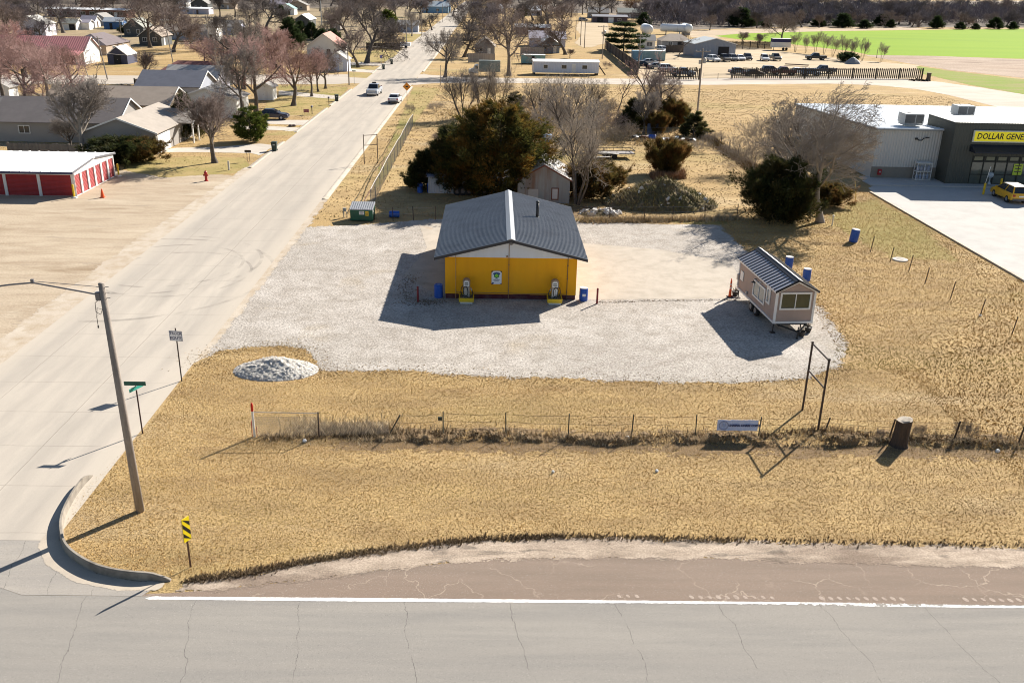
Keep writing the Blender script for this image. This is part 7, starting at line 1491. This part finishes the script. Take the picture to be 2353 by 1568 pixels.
for (x, y, h_) in ((660,28,12),(690,20,12),(735,26,11),(800,38,13),(830,50,13),(860,60,13),(800,90,12),(875,42,12),(910,46,12),(940,40,12),(965,48,11),(905,26,13),(850,24,13),(780,20,13),(935,22,12),(980,30,12),(1040,38,10),(1050,22,12),(1105,40,11),(1085,60,11),(1110,78,12),(1140,52,12),(1160,40,13),(1090,28,12),(1075,95,11),(1140,90,12),(1200,70,12),(1225,48,12),(1260,62,13),(1290,80,12),(1120,64,11),(1265,34,12),(1240,22,12)): far('up_mid', x, y, h_)
for x in list(range(650, 1040, 28))+list(range(1080, 1340, 24)): far('up_mid', x+fr.uniform(-8,8), fr.uniform(4,16), fr.uniform(10,14))
for (x, y, h_) in ((1312,40,13),(1338,34,12),(1376,47,14),(1405,30,13),(1440,34,13),(1346,22,13),(1500,48,12),(1520,56,11),(1540,50,12),(1560,58,10),(1580,46,12),(1600,58,10),(1620,50,12),(1650,56,11),(1675,62,9),(1630,70,7),(1590,68,7)): far('mid', x, y, h_, cm=bark('autumn_twigs', (.22,.12,.06), (.26,.15,.08)) if x == 1440 else None)
for row, (yb, hh) in enumerate(((64,8),(56,11),(46,12),(34,12))):
    for x in range(1500 if row > 1 else 1690, 2400, 36 if row < 2 else 44):
        yy = yb-(x-1700)*.004+fr.uniform(-3,3)
        if yy < 0: continue
        far('woods', x+fr.uniform(-14,14), yy, hh*fr.uniform(.8,1.15), wide=1.15)
for k, (x, y, h_) in enumerate(((1703,62,9),(1795,50,9),(1840,56,10),(1735,60,6),(1880,62,5),(1935,64,9),(2024,60,8),(2045,64,5),(2205,68,5),(2240,68,4),(2285,67,7),(2325,68,4),(1985,66,4),(1760,64,5),(2150,66,6))):
    tree('ced2', 'dark cedar standing out among the bare wood beyond the field', x, y, None, h_*fr.uniform(.7,1.1), 'dark cedars in the wood beyond the field', fr.uniform(1.0,1.8), L_PINE)
# distant wood beyond what can be told apart
def far_wood(name, spots, seed=1):
    R = np.random.default_rng(seed); CO = []; 
    for (x, y, h_, w_) in spots:
        n = 120; a = R.random(n)*6.28; zz = .12+.88*R.random(n); rr_ = np.sqrt(R.random(n))*np.sin(np.clip(zz,0,1)*np.pi*.85+.35)
        c = np.c_[x+w_*rr_*np.cos(a), y+w_*rr_*np.sin(a), h_*zz]; d = np.c_[np.cos(a)*.5, np.sin(a)*.5, np.ones(n)]+R.normal(0,.4,(n,3)); L = h_*.16*(.6+R.random(n))[:,None]
        s = np.cross(d, R.normal(0,1,(n,3))); s /= np.linalg.norm(s,axis=1)[:,None]; s *= .09+.10*R.random(n)[:,None]
        CO.append(np.stack([c-s, c+s, c+d*L], 1).reshape(-1,3))
    co = np.concatenate(CO); o = bpy.data.objects.new(name, mesh_np(name, co, np.arange(len(co)).reshape(-1,3), FCM[3])); C.objects.link(o); tag(o, 'hazy far-off bare woodland along the top of the view', 'woodland', kind='stuff')
sp_ = []; R_ = random.Random(9)
for i in range(2200):
    x = R_.uniform(-60,2420); lim = 9 if x < 1500 else 24-(x-1500)*.006
    y = R_.uniform(-16 if x < 1500 else -6, lim)
    if x > 1870 and 3 < y < 22 and R_.random() < .93 and not (y > 20): continue
    p = G(x, y)
    if p.y < 3000: sp_.append((p.x, p.y, R_.uniform(9,14), R_.uniform(3.5,6)))
for i in range(900):
    x = R_.uniform(1490,2420); y = R_.uniform(27,62)-(x-1500)*.004; p = G(x,y); sp_.append((p.x, p.y, R_.uniform(4,10), R_.uniform(3,5)))
far_wood('far_wood', sp_)
# ================================================================ GRASS, WEEDS, MOUNDS
def inpoly(pts, poly): return sdist(pts, poly) > 0
def grassmat(name, c1, c2, c3, c4, s=(.25, 1.2)):
    m = bpy.data.materials.new(name); t = NT(m); co = t.coord('world'); rnd = t.new('ShaderNodeNewGeometry').outputs['Random Per Island']
    c = t.mix(t.maprange(t.noise(co, s[0], 4), .38, .62, 0, 1), c1, c2); c = t.mix(t.maprange(t.noise(co, s[1], 4), .5, .66, 0, .8), c, c3)
    c = t.mix(t.maprange(t.noise(co, .09, 4, .6, 0, (.35,1.3,1)), .53, .66, 0, .75), c, c4)
    c = t.mix(t.maprange(t.noise(co, .55, 5, .65, .3, (.22,1.5,1)), .54, .68, 0, .8), c, tuple(x*.55 for x in c3)); v = t.maprange(rnd, 0, 1, .72, 1.28); mul = t.new('ShaderNodeVectorMath', operation='SCALE'); t.link(c, mul.inputs[0]); t.link(v, mul.inputs['Scale']); t.link(mul.outputs[0], t.b.inputs['Base Color'])
    t.b.inputs['Roughness'].default_value = .9; t.b.inputs['Specular IOR Level'].default_value = .12; return m
def tufts(name, poly, n, h, w, m, label, seed=1, blades=4, holes=(), lean=.9, sample=None, patch=0.):
    R = np.random.default_rng(seed); P = np.asarray(poly); lo, hi = P.min(0), P.max(0)
    pts = lo+(hi-lo)*R.random((n*3,2)) if sample is None else sample(R, n*3); k = inpoly(pts, poly)
    for hl in holes: k &= sdist(pts, hl) < -.05
    pts = pts[k][:n]; n = len(pts)
    if patch:
        f = np.sin(pts[:,0]*1.3+2*np.sin(pts[:,1]*.9))+np.sin(pts[:,1]*2.1+1.7*np.sin(pts[:,0]*.7)); keep = (f+R.normal(0,.9,n)) > -patch; pts = pts[keep]; n = len(pts)
    hh = h*(.45+1.0*R.random(n)**1.6); B = []
    for b in range(blades):
        a = R.random(n)*6.28; ln = lean*(.3+R.random(n)); d = np.c_[np.cos(a)*ln, np.sin(a)*ln, np.ones(n)]; d /= np.linalg.norm(d,axis=1)[:,None]
        s = np.c_[-np.sin(a), np.cos(a), np.zeros(n)]*(w*(.6+.8*R.random(n)))[:,None]; base = np.c_[pts+R.normal(0,w*1.2,(n,2)), np.full(n,-.005)]
        B.append(np.stack([base-s, base+s, base+d*hh[:,None]*(1.2)], 1))
    co = np.stack(B,1).reshape(-1,3); o = bpy.data.objects.new(name, mesh_np(name, co, np.arange(len(co)).reshape(-1,3), m)); C.objects.link(o); return tag(o, label, 'grass', kind='stuff')
g1 = grassmat('golden_grass', (.60,.41,.165), (.53,.335,.12), (.37,.235,.095), (.40,.335,.10)); g2 = grassmat('straw', (.62,.50,.33), (.54,.42,.26), (.44,.33,.20), (.46,.37,.21), (.5,2)); g3 = grassmat('brown_weeds', (.22,.155,.09), (.30,.22,.13), (.15,.105,.065), (.20,.18,.07), (.6,2.4))
g4 = grassmat('pale_dry_grass', (.50,.375,.20), (.44,.315,.16), (.36,.25,.13), (.33,.28,.10))
kq = [tuple(p) for p in kc[6:]]
verge = [(-16.2,46.2),(-16.15,38),(-16.75,33.2)]+[(x+.18,y+.18) for x,y in kq[::4]]+[(-10.8,27.1),(-8.7,27.5),(-6.7,28.2),(-3.6,29.1),(-.4,29.75),(2.95,30.0),(9.6,29.85),(21,29.6),(24,29.6),(24,47),(21,48)]+lot[10:2:-1]+lot[3:0:-1]
front = [p for p in verge]
tufts('dry_grass', front, 150000, .042, .010, g1, 'golden dry grass of the front verge beside the highway', 1, 3)
efield = [(20.4,49.5),(23,45),(23,29.6),(38,29.6),(38.9,64),(39.2,92.8),(36,96),(22,83),(20.3,80),(20.2,70),(21.7,60)]
tufts('dry_grass', efield, 100000, .058, .015, g1, 'golden dry grass of the sloping field right of the tiny house', 2, 3)
tufts('dry_grass', [(24,29.6),(60,29.6),(60,45),(39,64),(24,47)], 9000, .11, .02, g1, 'dry grass at the far right of the verge', 12, 4)
back = [(-15.6,78),(-5,80),(8,80),(20,79.5),(36,96),(41,101),(41,128),(88,135),(88,182),(30,190),(-14,184),(-15.4,120)]
tufts('dry_grass', back, 60000, .10, .028, g4, 'dry grass of the yards behind the orange building', 3, 4, patch=.6)
left = [(-29,97.5),(-27,100),(-27,182),(-60,182),(-60,102),(-45,99.5)]
tufts('lawn_grass', left, 20000, .06, .025, g4, 'dry lawn grass on the left side of the street', 4, 3, holes=[GP(q) for q in (((362,350),(470,350),(575,352),(600,358),(640,336),(600,330),(500,338),(400,340)), ((590,284),(728,285),(740,276),(600,276)), ((540,290),(650,300),(690,294),(600,289)))])
# lot margins and cracks
def along(P, spread): 
    P = np.asarray(P); 
    def f(R, n):
        i = R.integers(0, len(P)-1, n); t = R.random(n)[:,None]; return P[i]*(1-t)+P[i+1]*t+R.normal(0,spread,(n,2))
    return f
big = [(-400,-100),(400,-100),(400,400),(-400,400)]
tufts('edge_grass', big, 3000, .06, .016, g4, 'thin dry grass creeping onto the gravel lot edges', 5, 4, sample=along(lot[:15], .55))
tufts('edge_grass', big, 700, .07, .016, g3, 'dark weeds along the orange building shadow edge', 6, 4, sample=along([(-6.2,56.6),(-3.4,57.1),(-5.6,57.3),(-6,60),(-5.6,63)], .35))
tufts('edge_grass', big, 500, .05, .018, g3, 'thin weeds before the concrete apron on the right', 7, 4, sample=along([(7,57.4),(11,57.9),(16.2,58.3)], .12))
tufts('edge_grass', big, 4200, .10, .014, g3, 'matted dark grass lip along the highway silt', 8, 5, sample=along([(-10.6,27.0),(-8.7,27.45),(-6.7,28.2),(-3.6,29.0),(-.4,29.7),(2.95,29.95),(9.6,29.75),(24,29.5)], .13))
fl = [(p.x+4, p.y+38.2) for p, q in tops]
tufts('fence_weeds', big, 2400, .22, .012, g2, 'pale straw weeds growing along the front fence line', 9, 4, sample=along([(-11,37.95)]+fl+[(28,38.1)], .42), lean=.7, patch=.4)
tufts('fence_weeds', big, 2600, .18, .014, g3, 'dark weeds at the foot of the front fence', 10, 4, sample=along([(-10.6,37.8)]+fl+[(28,37.9)], .16), lean=.8)
tufts('fence_weeds', big, 700, .36, .012, g2, 'tall tangled weeds behind the chain-link stub', 11, 4, sample=along([(-9.2,38.9),(-4.4,38.8)], .42), lean=1.1)
for k, (x, y, h_) in enumerate(((2205,1004,.95),(2228,1008,.9),(2110,1006,.8),(2020,1008,.6),(2290,1012,.5))):
    tree('brush', ('small bare twiggy weed right of the dark slanting fence post','bare twiggy weed between the two dark slanting fence posts','bare twiggy weed just right of the thick stump','low bare weed left of the thick stump','low bare weed near the right edge of the front fence')[k], x, y, None, h_, 'twiggy weeds at the front fence', .6, B_DARK)
# raised weedy lip (old fence-line bank) whose steep front face falls in its own shade
n = 900; xs_ = np.linspace(-6.5, 34, n); R = np.random.default_rng(77)
def nz(f, ph): return np.sin(xs_*f+ph)+.6*np.sin(xs_*f*2.3+ph*2)+.4*np.sin(xs_*f*5.1+ph*3)
yb = 37.75+.14*nz(.7,1); hb = np.clip(.20+.09*nz(1.1,2)+.06*nz(3.7,.5)+R.normal(0,.03,n), .02, .6)*np.clip((xs_+6.5)/3,0,1)
hb *= np.where((xs_ > 13.5) & (xs_ < 16.8), 1.5, 1.)
rows = [(-.16,0),(-.07,.75),(.04,1.0),(.3,.75),(.75,.3),(1.3,-.02)]
V = np.concatenate([np.c_[xs_, yb+dy+R.normal(0,.02,n), hb*z+R.normal(0,.012,n)*(z > 0)] for dy, z in rows]); F = np.concatenate([np.stack([np.arange(n-1)+k*n, np.arange(1,n)+k*n, np.arange(1,n)+(k+1)*n, np.arange(n-1)+(k+1)*n], 1) for k in range(5)])
o = bpy.data.objects.new('grass_bank', mesh_np('grass_bank', V, F, m_brw)); C.objects.link(o); tag(o, kind='structure')
k = R.integers(0, 4*n, 7000); pp = V[k]; a = R.random(7000)*6.28; d = np.c_[np.cos(a)*.7, np.sin(a)*.7-.2, np.ones(7000)]; s = np.c_[-np.sin(a), np.cos(a), np.zeros(7000)]*.011; L = (.06+.16*R.random(7000)**2)[:,None]
co = np.stack([pp-s, pp+s, pp+d*L], 1).reshape(-1,3); o = bpy.data.objects.new('bank_grass', mesh_np('bank_grass', co, np.arange(len(co)).reshape(-1,3), g2)); C.objects.link(o); tag(o, 'shaggy pale grass on the low bank along the front fence', 'grass', kind='stuff')
# gravel mound
def mound(name, label, c, rx, ry, h, m, seed, rock=None, nrock=0, cat='mound', sharp=.16, rs=.12):
    R = np.random.default_rng(seed); n = 90; u = np.linspace(-1.15,1.15,n); X, Y = np.meshgrid(u, u); r = np.hypot(X, Y)
    Z = np.clip(1-r**1.6,-.06,1); N = sum(a*np.sin(fx*X+fy*Y+p) for a, fx, fy, p in ((.30,5,3,1),(.25,-4,7,2),(.2,11,-6,.5),(.15,9,14,3),(.12,-19,8,1.7),(.10,24,21,.3)))
    Z = h*Z*(1+.28*N)+h*sharp*R.normal(0,.28,(n,n))*(Z > 0.02); Z[Z < -.02] = -.05
    co = np.c_[(X*rx).ravel(), (Y*ry).ravel(), Z.ravel()]; i = np.arange(n*n).reshape(n,n); q = np.stack([i[:-1,:-1],i[:-1,1:],i[1:,1:],i[1:,:-1]],-1).reshape(-1,4)
    t = thing(name, label, cat, (c[0],c[1],0)); o = bpy.data.objects.new('heap', mesh_np('heap', co, q, m)); C.objects.link(o); o.parent = t
    for k in range(nrock):
        a, d = R.random()*6.28, R.random()**.5; x, y = d*math.cos(a), d*math.sin(a); z = max(0, h*(1-d**1.6))
        b = MB(); s = rs*(.5+R.random()); vs = [Vector((R.normal(),R.normal(),R.normal())).normalized()*s*(.7+.5*R.random()) for _ in range(10)]
        bm = bmesh.new(); [bm.verts.new(v) for v in vs]; bmesh.ops.convex_hull(bm, input=bm.verts); me = bpy.data.meshes.new('stone'); bm.to_mesh(me); bm.free(); me.materials.append(rock)
        o = bpy.data.objects.new('stone', me); C.objects.link(o); o.parent = t; o.location = (x*rx, y*ry, z+s*.2)
    return t, (co, c)
m_pile = gmat('pale_gravel_pile', ((.60,.57,.53), (.52,.49,.45), (.44,.41,.37)), (.6, 3), fine=.3, fscale=18, bump=.7, bdist=.06)
mound('gravel_mound', 'pale heap of crushed gravel on the grass by the lot edge', tuple(G(634,850))[:2], 2.3, 1.5, .62, m_pile, 3, mat('pale_rock', (.55,.53,.5), .9, .2, 5), 16, sharp=.16, rs=.08)
m_rub = gmat('weedy_earth', ((.16,.14,.07), (.22,.17,.11), (.12,.10,.055)), (.4, 1.6), fine=.4, fscale=7, bump=.9, bdist=.12, patches=(((.30,.24,.17), .5, .52, .64, .8),))
rm_, (co_m, c_m) = mound('rubble_mound', 'big weedy earth mound behind the rusty wire fence', (16.0,86.3), 5.6, 3.6, 2.1, m_rub, 5, mat('pale_rock', (0,0,0)), 26, rs=.2)
R = np.random.default_rng(4); k = R.integers(0, len(co_m), 5200); pp = co_m[k]; pp = pp[pp[:,2] > .05]; n = len(pp); a = R.random(n)*6.28; d = np.c_[np.cos(a)*.8, np.sin(a)*.8, np.ones(n)*.8]; s = np.c_[-np.sin(a), np.cos(a), np.zeros(n)]*.035; L = (.2+.4*R.random(n))[:,None]
co = np.stack([pp-s, pp+s, pp+d*L], 1).reshape(-1,3); o = bpy.data.objects.new('weeds', mesh_np('weeds', co, np.arange(len(co)).reshape(-1,3), grassmat('mound_weeds', (.22,.20,.08), (.33,.26,.15), (.15,.15,.05), (.24,.22,.08), (.4,1.3)))); C.objects.link(o); o.parent = rm_; tag(o, kind='stuff')
mound('rock_pile', 'scatter of pale concrete chunks left of the weedy mound', tuple(G(1375,492))[:2], 1.9, .9, .35, m_rub, 8, mat('pale_rock', (0,0,0)), 34, 'rocks', rs=.26)
tufts('fence_weeds', big, 2200, .4, .02, g2, 'pale weeds along the rusty rear wire fence', 21, 4, sample=along([tuple(G(*p))[:2] for p in ((1335,509),(1480,508),(1692,503))], .35), lean=.8)
tufts('fence_weeds', big, 1600, .5, .03, g3, 'brown weeds along the slanting yard wire fence', 22, 4, sample=along([tuple(G(*p))[:2] for p in ((1600,313),(1640,326),(1673,354),(1712,377),(1740,395))], .5), lean=.8)
tufts('yard_weeds', [tuple(G(*p))[:2] for p in ((1010,330),(1000,255),(1240,225),(1440,235),(1580,300),(1640,330),(1560,345),(1420,335),(1260,345))], 9000, .55, .03, g2, 'pale tall weeds through the overgrown yard', 23, 4, lean=.9, patch=.1)
tufts('yard_weeds', [tuple(G(*p))[:2] for p in ((1490,402),(1570,398),(1575,412),(1500,415))], 700, .6, .03, grassmat('rusty_weeds', (.30,.17,.10), (.36,.24,.15), (.22,.12,.07), (.4,.3,.2)), 'rusty weeds around the foot of the lone bush', 24, 5, lean=.7)
# ================================================================ CAMERA, SUN, SKY
cam = bpy.data.cameras.new('camera'); co_ = bpy.data.objects.new('camera', cam); C.objects.link(co_)
cam.sensor_width = 36; cam.sensor_fit = 'HORIZONTAL'; cam.lens = FPX/2352*36; cam.clip_start = .5; cam.clip_end = 12000
M = Matrix((CR, CU, -CF)).transposed().to_4x4(); M.translation = Vector((0,0,CAMH)); co_.matrix_world = M
S.camera = co_
SUN_EL, SUN_AZ = rad(31.0), rad(41.0)
sd = Vector((math.sin(SUN_AZ)*math.cos(SUN_EL), math.cos(SUN_AZ)*math.cos(SUN_EL), math.sin(SUN_EL)))
ld = bpy.data.lights.new('sun', 'SUN'); ld.energy = 5.0; ld.angle = rad(.5); ld.color = (1.0, .93, .83)
lo_ = bpy.data.objects.new('sun', ld); C.objects.link(lo_); lo_.rotation_euler = sd.to_track_quat('Z', 'Y').to_euler(); lo_.location = sd*100
w = bpy.data.worlds.new('World'); S.world = w; w.use_nodes = True
bg = w.node_tree.nodes['Background']; sky = w.node_tree.nodes.new('ShaderNodeTexSky'); sky.sky_type = 'NISHITA'; sky.sun_disc = False
sky.sun_elevation = SUN_EL; sky.sun_rotation = SUN_AZ; sky.air_density = 1.0; sky.dust_density = .6; sky.ozone_density = 1.5
w.node_tree.links.new(sky.outputs[0], bg.inputs[0]); bg.inputs[1].default_value = .05
S.view_settings.view_transform = 'Standard'; S.view_settings.look = 'None'; S.view_settings.gamma = 1; S.view_settings.exposure = 1.08
S.render.engine = 'CYCLES'; S.cycles.max_bounces = 6; S.cycles.transparent_max_bounces = 24; S.cycles.diffuse_bounces = 2
S.cycles.use_denoising = True; S.cycles.denoising_input_passes = 'RGB_ALBEDO_NORMAL'; S.cycles.denoising_prefilter = 'ACCURATE'; S.cycles.pixel_filter_type = 'BLACKMAN_HARRIS'; S.cycles.filter_width = 1.05; S.cycles.sample_clamp_indirect = 3
